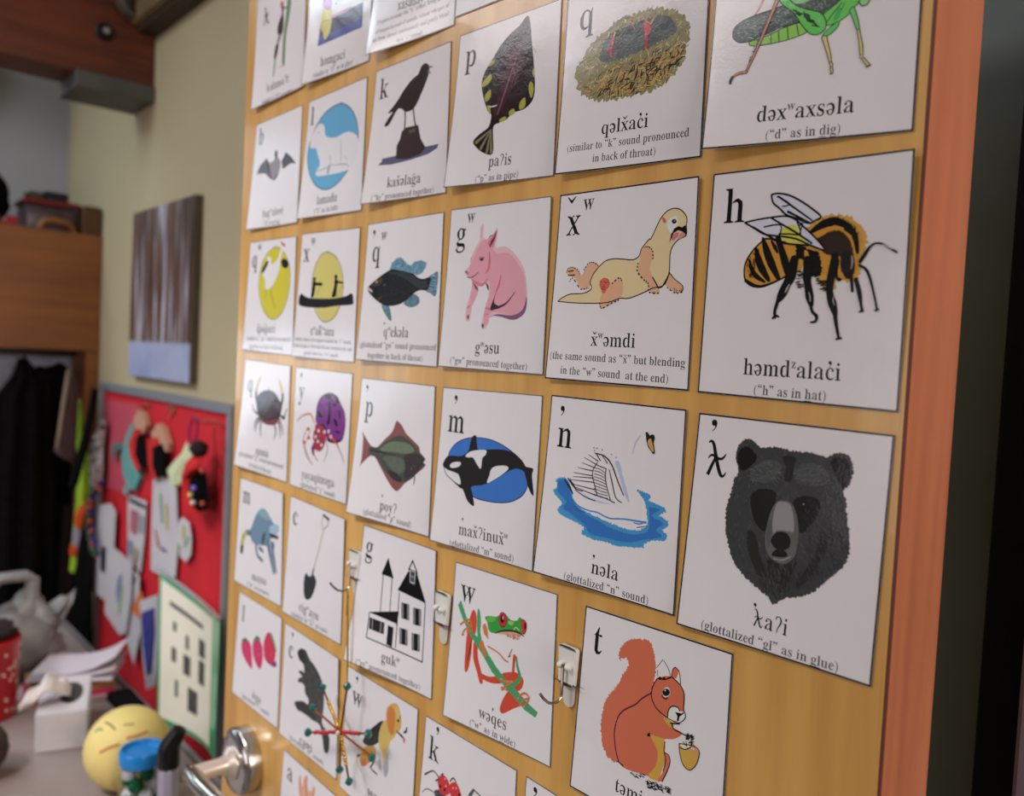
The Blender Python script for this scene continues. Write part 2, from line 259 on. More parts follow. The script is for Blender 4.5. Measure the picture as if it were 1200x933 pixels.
GLYPHS = {"a":[474,[[[351,-15],[317,-9],[320,13],[299,24],[289,50],[276,50],[247,23],[211,2],[200,0],[184,30],[142,22],[111,24],[99,-9],[72,3],[78,22],[55,45],[44,78],[45,109],[56,137],[63,145],[76,140],[110,172],[106,190],[109,195],[159,237],[261,274],[284,266],[287,276],[287,353],[280,385],[258,409],[216,425],[166,421],[140,399],[137,384],[156,338],[154,321],[144,307],[117,295],[70,304],[58,334],[63,369],[86,402],[125,430],[125,446],[186,462],[261,462],[348,415],[374,385],[383,360],[389,321],[384,250],[389,238],[390,68],[393,61],[415,51],[441,62],[452,36],[406,-1],[379,-11]],[[208,51],[229,57],[253,72],[266,66],[272,68],[287,87],[288,238],[286,250],[277,258],[266,241],[229,227],[201,208],[173,178],[153,145],[148,106],[156,72],[171,56]]]],"b":[497,[[[57,-19],[64,38],[75,44],[77,404],[74,410],[73,592],[70,613],[63,619],[10,637],[9,657],[12,662],[30,662],[184,660],[179,647],[167,648],[175,607],[178,402],[192,407],[229,443],[273,459],[334,452],[386,424],[424,377],[447,320],[456,252],[450,172],[435,118],[408,68],[371,25],[328,-5],[278,-17],[221,-10],[169,17],[148,38],[143,52],[120,34],[86,-9],[71,-19]],[[252,23],[279,28],[302,43],[322,66],[334,94],[351,191],[348,302],[333,356],[305,391],[283,401],[249,403],[214,389],[194,401],[181,383],[176,351],[178,70],[181,57],[199,57],[220,31]]]],"c":[404,[[[215,-8],[172,1],[138,17],[108,41],[80,75],[60,115],[47,158],[41,209],[43,260],[54,310],[71,352],[99,395],[132,429],[166,451],[188,459],[228,465],[274,463],[331,427],[354,406],[370,373],[369,338],[361,326],[331,314],[301,316],[284,336],[281,392],[267,415],[253,424],[231,428],[210,424],[192,411],[161,368],[145,308],[142,222],[155,154],[166,124],[188,92],[212,72],[240,59],[280,56],[313,64],[343,79],[375,106],[394,88],[357,41],[320,12],[265,-7]]]],"d":[510,[[[192,-12],[150,0],[113,23],[84,56],[61,101],[47,155],[42,212],[47,281],[61,336],[79,377],[106,413],[140,440],[176,456],[215,461],[249,455],[280,438],[307,406],[321,407],[318,608],[276,630],[242,635],[241,661],[436,660],[420,646],[425,586],[425,411],[421,405],[424,78],[431,56],[488,39],[488,19],[486,14],[434,12],[360,-1],[352,13],[315,-3],[311,-14],[307,-12],[312,-5],[331,12],[331,36],[320,64],[287,23],[260,0],[227,-12]],[[236,44],[262,51],[284,69],[297,66],[314,79],[322,99],[322,353],[319,377],[306,396],[287,386],[263,400],[230,405],[192,391],[166,355],[151,294],[147,208],[153,134],[171,80],[197,51]]]],"e":[414,[[[212,-8],[169,1],[140,15],[110,37],[88,62],[55,132],[45,176],[42,228],[42,245],[60,265],[74,310],[55,323],[91,393],[121,427],[154,450],[181,461],[215,464],[278,455],[307,435],[332,411],[361,362],[377,296],[387,291],[389,255],[379,250],[379,255],[329,264],[278,269],[272,238],[170,238],[156,254],[148,245],[147,206],[155,156],[168,120],[182,98],[205,76],[228,65],[257,60],[286,63],[317,75],[340,91],[372,126],[394,104],[356,49],[315,15],[268,-4]],[[151,269],[172,281],[281,280],[287,286],[278,373],[266,401],[251,419],[231,427],[210,426],[175,398],[152,340],[147,297]]]],"f":[294,[[[19,-1],[20,25],[83,44],[86,72],[85,405],[58,398],[24,401],[22,447],[31,453],[60,453],[81,438],[85,449],[87,526],[93,564],[108,598],[132,626],[207,674],[276,673],[278,658],[312,644],[339,620],[350,598],[352,566],[346,547],[332,535],[298,532],[278,539],[267,552],[264,567],[277,623],[260,639],[223,634],[205,618],[197,601],[189,527],[189,461],[195,439],[216,453],[279,450],[280,404],[272,399],[214,398],[193,411],[189,388],[189,94],[194,47],[238,29],[273,25],[276,2]]]],"g":[451,[[[201,-206],[132,-202],[93,-190],[60,-168],[26,-124],[24,-103],[31,-88],[48,-89],[80,-64],[79,-44],[95,-37],[98,-24],[62,4],[49,33],[33,36],[39,77],[47,93],[74,79],[93,98],[123,117],[115,147],[140,160],[77,216],[54,251],[44,304],[51,352],[66,380],[91,408],[130,439],[166,459],[211,464],[257,461],[311,439],[318,442],[432,442],[434,438],[413,428],[412,410],[413,401],[429,396],[434,389],[362,386],[384,329],[388,292],[380,249],[359,213],[323,181],[269,150],[167,145],[157,139],[130,95],[135,78],[154,64],[316,56],[359,46],[388,33],[403,19],[413,-5],[426,-63],[423,-104],[396,-149],[353,-179],[286,-199]],[[216,182],[238,187],[257,199],[278,231],[288,287],[282,367],[291,376],[286,396],[238,424],[216,428],[190,421],[161,391],[148,355],[144,305],[150,250],[170,203],[190,189]],[[221,-166],[283,-161],[336,-142],[351,-126],[362,-105],[364,-80],[358,-60],[341,-47],[305,-39],[135,-33],[120,-39],[110,-52],[115,-66],[98,-98],[99,-117],[105,-128],[123,-143],[154,-157]]]],"h":[525,[[[24,-1],[24,25],[79,43],[85,56],[90,366],[84,609],[82,617],[26,636],[25,662],[197,660],[192,647],[182,648],[189,601],[191,383],[204,391],[248,437],[313,460],[358,460],[359,434],[392,428],[415,411],[433,374],[440,329],[443,51],[445,43],[501,25],[501,-1],[277,0],[279,25],[301,29],[334,44],[338,66],[336,345],[321,384],[289,393],[256,386],[228,369],[206,383],[193,367],[189,349],[191,51],[193,44],[249,25],[249,-1]]]],"i":[273,[[[139,542],[117,546],[100,559],[88,578],[85,602],[91,624],[104,642],[119,651],[141,655],[162,650],[179,636],[188,620],[192,597],[189,579],[178,560],[160,546]],[[24,-1],[24,25],[80,43],[87,70],[85,399],[83,407],[26,425],[28,451],[201,450],[184,436],[190,382],[190,61],[193,46],[201,41],[248,25],[249,-1]]]],"j":[289,[[[146,544],[129,547],[110,558],[97,576],[93,599],[97,622],[106,638],[123,652],[144,657],[162,655],[181,644],[195,626],[200,604],[197,581],[186,561],[168,548]],[[49,-206],[3,-200],[2,-184],[-30,-166],[-52,-144],[-63,-121],[-66,-101],[-62,-76],[-49,-63],[-43,-66],[-15,-58],[11,-65],[22,-78],[25,-97],[9,-145],[26,-164],[41,-167],[62,-163],[81,-150],[98,-109],[102,-42],[101,387],[93,407],[29,428],[29,448],[50,452],[216,450],[199,436],[205,376],[205,-27],[199,-88],[183,-128],[155,-159],[89,-202]]]],"k":[494,[[[23,-1],[23,25],[78,42],[83,48],[87,69],[87,209],[72,215],[72,239],[87,245],[86,601],[83,615],[76,620],[28,635],[27,661],[199,660],[191,648],[183,647],[189,593],[190,246],[204,245],[256,300],[269,295],[281,308],[283,331],[318,370],[333,394],[332,410],[324,417],[282,427],[284,451],[331,452],[337,443],[354,443],[405,452],[475,451],[477,427],[439,416],[382,388],[369,375],[370,365],[309,299],[317,284],[312,273],[411,126],[432,82],[474,47],[520,23],[520,3],[517,-2],[476,-2],[362,31],[345,31],[339,0],[293,-2],[289,22],[336,35],[341,43],[339,60],[239,211],[224,225],[204,218],[188,198],[189,65],[193,43],[249,24],[248,-1]]]],"l":[275,[[[24,-1],[24,25],[80,43],[87,70],[86,596],[83,617],[26,636],[26,656],[28,662],[34,662],[200,660],[185,646],[190,586],[190,67],[193,46],[249,25],[249,-1]]]],"m":[763,[[[24,-1],[24,25],[79,43],[85,56],[88,354],[81,406],[25,425],[25,451],[197,450],[189,438],[181,437],[188,383],[202,384],[226,419],[259,443],[302,459],[348,460],[349,431],[382,429],[400,422],[416,404],[429,375],[442,379],[469,418],[497,440],[545,458],[591,461],[596,460],[598,434],[639,426],[662,400],[674,370],[679,331],[682,52],[683,45],[692,41],[739,25],[740,-1],[521,-2],[519,23],[574,43],[578,71],[576,350],[563,383],[531,393],[493,385],[462,361],[442,370],[429,349],[433,331],[434,58],[437,44],[492,23],[490,-2],[276,-2],[273,22],[326,43],[333,70],[331,349],[319,382],[306,390],[287,393],[249,385],[221,365],[206,372],[187,349],[188,59],[191,44],[246,23],[246,3],[225,-2]]]],"n":[525,[[[24,-1],[24,25],[79,43],[85,56],[89,359],[82,406],[26,425],[25,451],[197,450],[192,436],[180,438],[191,383],[244,434],[308,459],[359,460],[360,435],[388,430],[412,415],[430,383],[440,335],[443,50],[446,43],[502,24],[501,-1],[277,0],[279,25],[297,27],[334,45],[338,66],[336,346],[330,372],[321,384],[289,393],[256,386],[228,368],[215,374],[209,371],[194,356],[189,340],[191,51],[193,44],[249,25],[249,-1]]]],"o":[463,[[[232,-17],[192,-14],[164,-5],[126,21],[95,54],[71,92],[54,134],[45,172],[41,223],[53,313],[70,354],[94,392],[125,425],[163,452],[191,461],[231,464],[271,461],[299,452],[337,426],[368,393],[392,355],[409,314],[422,224],[410,134],[393,93],[369,55],[338,21],[300,-5],[272,-14]],[[232,19],[263,28],[284,48],[297,69],[311,123],[317,214],[313,305],[299,371],[284,399],[264,420],[234,431],[198,420],[178,399],[166,377],[152,317],[146,226],[151,135],[165,75],[176,53],[197,32]]]],"p":[512,[[[23,-203],[24,-178],[47,-173],[84,-152],[90,50],[87,370],[81,403],[28,426],[26,450],[192,450],[186,439],[177,437],[186,375],[228,429],[267,454],[318,460],[380,438],[409,413],[434,377],[454,330],[464,280],[467,223],[462,166],[449,110],[430,69],[408,37],[379,12],[350,-3],[312,-13],[278,-11],[250,-2],[191,52],[189,-95],[194,-147],[196,-154],[235,-170],[273,-179],[271,-203]],[[269,44],[308,51],[335,77],[353,125],[362,192],[360,284],[346,351],[322,389],[288,401],[250,395],[221,369],[202,375],[189,341],[189,95],[194,72],[205,54],[225,64],[243,50]]]],"q":[501,[[[239,-203],[240,-177],[275,-172],[319,-154],[323,-132],[321,44],[307,41],[292,22],[264,1],[220,-11],[159,-2],[130,13],[104,33],[69,82],[47,151],[43,231],[55,304],[76,357],[105,399],[137,431],[177,455],[227,465],[279,458],[326,435],[358,397],[380,416],[410,455],[424,466],[437,467],[442,465],[443,439],[437,415],[425,409],[426,-133],[429,-154],[435,-160],[489,-178],[489,-198],[481,-203]],[[246,46],[268,50],[287,61],[306,50],[319,69],[323,100],[320,382],[318,389],[301,390],[280,416],[248,425],[227,422],[202,409],[175,377],[154,312],[146,226],[151,146],[170,86],[201,53]]]],"r":[396,[[[24,-1],[24,25],[80,43],[86,56],[90,347],[82,405],[50,420],[27,424],[28,449],[193,450],[189,436],[179,438],[190,359],[226,410],[231,413],[246,407],[297,441],[336,446],[370,432],[380,416],[382,402],[373,396],[373,358],[357,341],[340,337],[319,341],[291,374],[277,380],[247,371],[227,352],[206,360],[196,340],[191,286],[193,54],[195,46],[229,33],[273,23],[271,-1]]]],"s":[397,[[[208,-17],[163,-10],[104,12],[83,6],[71,-15],[50,-9],[54,44],[46,92],[48,153],[72,155],[76,151],[104,71],[118,52],[126,52],[170,27],[209,25],[244,40],[263,62],[270,93],[262,127],[246,148],[129,214],[85,254],[66,297],[67,362],[78,394],[95,423],[116,443],[141,458],[204,465],[293,444],[304,447],[318,465],[337,464],[329,438],[338,378],[334,320],[315,320],[276,400],[230,423],[203,427],[176,421],[153,405],[141,384],[140,350],[153,325],[178,305],[270,256],[305,230],[327,202],[340,156],[341,88],[318,36],[295,10],[270,-5],[243,-15]]]],"t":[315,[[[170,-14],[125,-7],[128,17],[101,29],[89,51],[81,99],[80,405],[75,416],[54,403],[28,406],[30,413],[51,418],[53,423],[57,419],[71,433],[103,486],[127,513],[125,523],[174,613],[192,617],[201,612],[201,575],[183,466],[184,447],[191,436],[212,453],[281,453],[286,450],[286,408],[278,401],[209,401],[198,418],[188,413],[184,120],[188,81],[201,61],[223,58],[259,72],[286,109],[308,96],[284,46],[261,19],[215,-6]]]],"u":[516,[[[180,-15],[146,-11],[147,14],[108,27],[89,57],[78,117],[75,396],[65,408],[14,428],[14,448],[36,452],[190,450],[183,437],[173,437],[180,383],[181,100],[194,66],[213,55],[231,52],[264,57],[294,73],[305,70],[323,82],[329,97],[327,391],[324,406],[262,425],[260,450],[442,450],[426,436],[431,376],[431,79],[435,64],[447,62],[450,56],[497,44],[497,17],[445,15],[372,1],[362,16],[345,12],[316,-14],[326,13],[339,19],[338,43],[328,65],[269,9],[220,-10]]]],"v":[422,[[[196,-15],[186,7],[165,121],[158,138],[150,141],[72,348],[63,384],[17,418],[-5,425],[-4,450],[36,452],[94,423],[111,423],[116,450],[226,451],[227,425],[198,423],[174,413],[164,408],[164,399],[238,185],[250,166],[329,390],[321,414],[279,427],[279,447],[282,451],[328,452],[334,439],[351,439],[380,452],[421,451],[420,426],[384,407],[375,392],[292,168],[263,173],[222,-11]]]],"w":[599,[[[168,-15],[159,7],[138,127],[132,144],[123,147],[58,327],[47,361],[50,375],[44,392],[-15,424],[-16,449],[18,452],[69,424],[87,424],[92,450],[190,451],[192,426],[148,413],[144,390],[218,179],[230,185],[271,297],[298,292],[307,321],[293,399],[256,420],[233,426],[230,449],[275,450],[287,443],[293,428],[310,424],[332,424],[338,450],[446,449],[445,424],[403,412],[394,406],[394,398],[402,339],[407,322],[415,318],[453,198],[463,209],[529,392],[529,408],[523,416],[490,426],[490,451],[531,452],[536,440],[554,440],[576,452],[612,451],[615,428],[585,412],[577,397],[502,195],[474,201],[423,-12],[401,-15],[393,-8],[368,155],[362,172],[354,175],[320,288],[307,299],[307,278],[267,173],[238,178],[232,162],[203,12],[195,-11]]]],"x":[439,[[[5,-1],[7,24],[69,57],[81,70],[80,79],[159,189],[182,195],[179,224],[170,239],[159,239],[156,244],[102,336],[97,346],[99,355],[90,370],[61,394],[4,426],[6,450],[46,452],[149,419],[166,419],[172,450],[229,452],[234,449],[234,429],[186,415],[181,407],[182,397],[237,300],[253,299],[311,380],[320,401],[320,411],[312,419],[275,428],[279,451],[320,452],[325,444],[377,452],[429,451],[427,427],[367,392],[359,384],[359,375],[284,277],[262,273],[259,251],[273,221],[285,222],[337,136],[360,80],[421,30],[441,21],[441,1],[401,-2],[304,30],[287,30],[282,0],[212,-1],[214,25],[267,35],[268,45],[257,80],[193,177],[186,156],[131,79],[119,53],[121,37],[129,29],[162,23],[161,-1],[120,-2],[115,7],[98,7],[58,-2]]]],"y":[414,[[[72,-188],[39,-182],[16,-165],[3,-138],[3,-108],[16,-103],[34,-78],[64,-75],[79,-82],[89,-95],[94,-136],[109,-143],[125,-138],[149,-115],[169,-79],[186,-29],[189,5],[168,113],[161,129],[153,132],[58,391],[14,420],[-8,425],[-6,450],[34,452],[91,424],[108,424],[113,450],[223,451],[224,426],[171,413],[163,406],[164,390],[240,179],[243,170],[255,162],[255,180],[318,359],[325,394],[323,410],[316,418],[278,427],[280,451],[327,452],[332,438],[350,438],[378,452],[412,450],[414,425],[384,410],[372,389],[295,163],[266,168],[234,-11],[187,-128],[161,-168],[139,-187],[133,-189],[121,-177]]]],"z":[403,[[[20,2],[19,18],[31,38],[72,75],[80,91],[76,100],[241,407],[237,418],[164,414],[104,398],[88,381],[62,314],[38,312],[35,315],[37,376],[47,445],[54,441],[70,442],[110,453],[259,450],[265,420],[282,420],[350,446],[378,450],[371,437],[373,421],[332,378],[323,362],[327,353],[163,46],[167,34],[229,39],[306,59],[319,72],[356,154],[379,157],[378,86],[364,27],[365,6],[359,12],[343,11],[280,-3],[143,0],[138,30],[120,30],[46,2]]]],"P":[575,[[[20,-1],[20,25],[69,37],[117,65],[120,118],[120,292],[103,298],[103,328],[120,334],[119,584],[115,598],[95,611],[57,628],[23,634],[21,659],[362,661],[407,646],[464,614],[497,590],[530,545],[543,489],[535,427],[506,379],[462,344],[383,302],[349,295],[263,295],[241,312],[234,300],[237,66],[261,47],[288,35],[334,27],[335,1]],[[238,320],[262,336],[313,339],[361,354],[392,376],[410,404],[422,461],[418,531],[396,579],[362,606],[331,619],[303,622],[238,610],[232,580],[233,345]]]],"U":[678,[[[341,-20],[279,-11],[222,13],[171,50],[141,94],[127,136],[119,198],[115,592],[113,599],[92,612],[65,624],[20,634],[19,660],[333,660],[331,634],[291,627],[240,609],[233,596],[232,189],[243,120],[268,75],[314,45],[370,35],[431,42],[481,67],[510,102],[526,140],[533,174],[538,594],[523,614],[492,627],[452,634],[451,660],[617,663],[652,662],[655,658],[651,634],[597,614],[585,593],[583,215],[574,149],[553,86],[523,42],[476,6],[416,-15]]]],"B":[610,[[[21,-1],[21,25],[54,32],[92,48],[98,59],[117,74],[120,330],[103,336],[103,360],[120,366],[120,535],[114,600],[67,627],[21,634],[20,660],[368,659],[406,643],[443,613],[502,579],[518,555],[525,531],[526,489],[518,460],[490,426],[396,359],[430,342],[502,290],[528,268],[545,243],[555,210],[554,162],[542,122],[523,92],[498,67],[440,26],[409,10],[371,-1]],[[238,352],[262,367],[346,382],[386,418],[402,447],[411,504],[402,561],[380,594],[340,619],[290,626],[235,612],[232,590],[233,377]],[[305,38],[339,42],[370,53],[396,70],[412,90],[426,120],[433,152],[431,228],[410,277],[362,316],[336,327],[262,333],[238,348],[233,323],[234,65],[243,52]]]],"T":[583,[[[125,-1],[125,25],[165,31],[209,50],[228,65],[231,78],[232,617],[223,626],[175,623],[93,596],[76,578],[69,561],[50,505],[42,463],[38,459],[13,459],[12,545],[23,605],[23,623],[15,629],[15,647],[23,652],[26,637],[42,637],[71,653],[128,663],[447,663],[504,655],[538,638],[554,638],[557,652],[565,647],[565,629],[557,623],[568,545],[567,459],[561,458],[542,458],[515,555],[505,578],[488,596],[418,621],[345,625],[346,77],[349,63],[369,48],[408,32],[453,26],[453,-1]]]],"S":[537,[[[65,-9],[57,-10],[57,-4],[59,20],[73,26],[57,158],[57,225],[61,228],[89,227],[118,123],[142,73],[224,31],[286,25],[333,40],[356,56],[376,79],[388,107],[393,133],[385,186],[357,224],[331,243],[175,328],[137,359],[109,392],[89,441],[81,507],[88,558],[107,600],[128,628],[154,651],[180,665],[214,675],[259,678],[311,672],[372,658],[410,640],[429,644],[444,677],[452,663],[469,671],[469,646],[454,640],[470,526],[466,461],[442,463],[407,560],[385,596],[371,599],[328,627],[296,639],[246,641],[205,625],[170,587],[159,538],[168,492],[197,457],[243,426],[390,350],[424,324],[451,292],[471,243],[481,177],[473,122],[453,75],[432,48],[402,20],[372,2],[340,-9],[277,-17],[220,-14],[175,-3],[116,23],[98,16],[83,-18],[75,-6]]]],"ə":[414,[[[202,458],[245,449],[274,435],[304,413],[326,388],[359,318],[369,274],[372,222],[372,205],[354,185],[340,140],[359,127],[323,57],[293,23],[260,0],[233,-11],[199,-14],[136,-5],[107,15],[82,39],[53,88],[37,154],[27,159],[25,195],[35,200],[35,195],[85,186],[136,181],[142,212],[244,212],[258,196],[266,205],[267,244],[259,294],[246,330],[232,352],[209,374],[186,385],[157,390],[128,387],[97,375],[74,359],[42,324],[20,346],[58,401],[99,435],[146,454]],[[263,181],[242,169],[133,170],[127,164],[136,77],[148,49],[163,31],[183,23],[204,24],[239,52],[262,110],[267,153]]]],"(":[330,[[[300,-170],[200,-110],[120,0],[80,130],[68,250],[80,370],[120,500],[200,610],[300,676],[300,662],[230,600],[180,500],[148,380],[140,250],[148,120],[180,0],[230,-100],[300,-156]]]],")":[330,[[[30,-170],[130,-110],[210,0],[250,130],[262,250],[250,370],[210,500],[130,610],[30,676],[30,662],[100,600],[150,500],[182,380],[190,250],[182,120],[150,0],[100,-100],[30,-156]]]],"“":[430,[[[182,560],[180,521],[151,490],[105,485],[63,508],[45,554],[56,618],[96,683],[154,729],[161,713],[115,670],[92,625],[95,612],[141,614],[172,592]],[[367,560],[365,521],[336,490],[290,485],[248,508],[230,554],[241,618],[281,683],[339,729],[346,713],[300,670],[277,625],[280,612],[326,614],[357,592]]]],"”":[430,[[[48,620],[50,659],[79,690],[125,695],[167,672],[185,626],[174,562],[134,497],[76,451],[69,467],[115,510],[138,555],[135,568],[89,566],[58,588]],[[233,620],[235,659],[264,690],[310,695],[352,672],[370,626],[359,562],[319,497],[261,451],[254,467],[300,510],[323,555],[320,568],[274,566],[243,588]]]],"’":[0,[[[-67,640],[-65,679],[-36,710],[10,715],[52,692],[70,646],[59,582],[19,517],[-39,471],[-46,487],[0,530],[23,575],[20,588],[-26,586],[-57,608]]]],",":[250,[[[53,50],[55,89],[84,120],[130,125],[172,102],[190,56],[179,-8],[139,-73],[81,-119],[74,-103],[120,-60],[143,-15],[140,-2],[94,-4],[63,18]]]],"ˇ":[0,[[[-150,690],[-110,690],[0,610],[110,690],[150,690],[15,540],[-15,540]]]],"˜":[0,[[[-120,560],[-110,600],[-60,635],[0,615],[60,595],[95,640],[120,640],[105,590],[60,555],[0,575],[-60,595],[-95,560]]]],"ʔ":[440,[[[162,0],[163,23],[164,46],[165,70],[169,95],[172,122],[178,151],[186,180],[197,210],[211,241],[227,270],[244,299],[259,326],[272,354],[283,381],[292,407],[298,430],[303,451],[305,471],[305,492],[302,510],[299,531],[292,553],[284,574],[274,590],[261,603],[245,613],[227,622],[210,626],[192,623],[173,616],[155,606],[142,596],[134,585],[127,571],[122,557],[121,547],[118,543],[117,537],[117,527],[118,517],[81,502],[74,512],[68,523],[62,538],[60,559],[67,578],[78,598],[91,617],[110,635],[132,648],[157,658],[182,664],[210,666],[237,666],[264,660],[290,650],[316,633],[338,611],[356,586],[372,558],[384,529],[388,497],[389,468],[386,438],[379,407],[366,377],[350,348],[334,320],[316,293],[296,265],[277,239],[259,213],[244,189],[233,164],[224,138],[218,113],[212,89],[210,66],[209,43],[208,21],[207,0]]]],"λ":[560,[[[17,648],[26,661],[35,674],[48,687],[65,697],[85,701],[105,699],[125,694],[145,681],[162,664],[176,643],[188,621],[201,593],[214,559],[228,521],[242,481],[257,437],[274,389],[292,339],[310,288],[327,242],[344,200],[359,162],[374,127],[388,100],[399,80],[409,65],[417,55],[420,51],[420,48],[426,48],[436,50],[446,55],[456,65],[468,79],[479,96],[490,114],[509,105],[503,85],[496,65],[489,45],[479,26],[464,10],[448,-2],[427,-11],[399,-11],[375,0],[355,15],[337,35],[319,60],[301,92],[284,129],[267,168],[249,211],[231,259],[213,310],[194,362],[178,410],[164,455],[152,497],[140,534],[130,566],[121,590],[113,609],[106,624],[100,634],[95,639],[89,644],[82,647],[77,649],[70,649],[59,645],[46,638],[32,631]],[[252,357],[235,314],[218,271],[200,227],[183,182],[164,135],[145,87],[126,38],[107,-10],[32,20],[53,68],[74,117],[94,164],[115,211],[136,255],[156,298],[177,340],[197,382]],[[40,335],[47,350],[54,366],[63,381],[74,396],[88,408],[103,418],[121,426],[142,430],[164,428],[185,423],[205,416],[226,410],[246,401],[267,393],[287,386],[304,381],[319,378],[334,377],[348,378],[359,380],[370,384],[382,391],[394,401],[405,412],[418,425],[430,440],[442,457],[455,475],[474,464],[467,444],[459,424],[450,404],[440,384],[427,368],[412,353],[396,340],[377,329],[356,324],[335,322],[314,323],[292,326],[269,333],[247,341],[226,349],[206,357],[187,364],[169,371],[154,376],[142,378],[132,378],[121,376],[110,372],[100,366],[90,359],[80,348],[69,336],[59,324]]]]," ":[250,[]]}
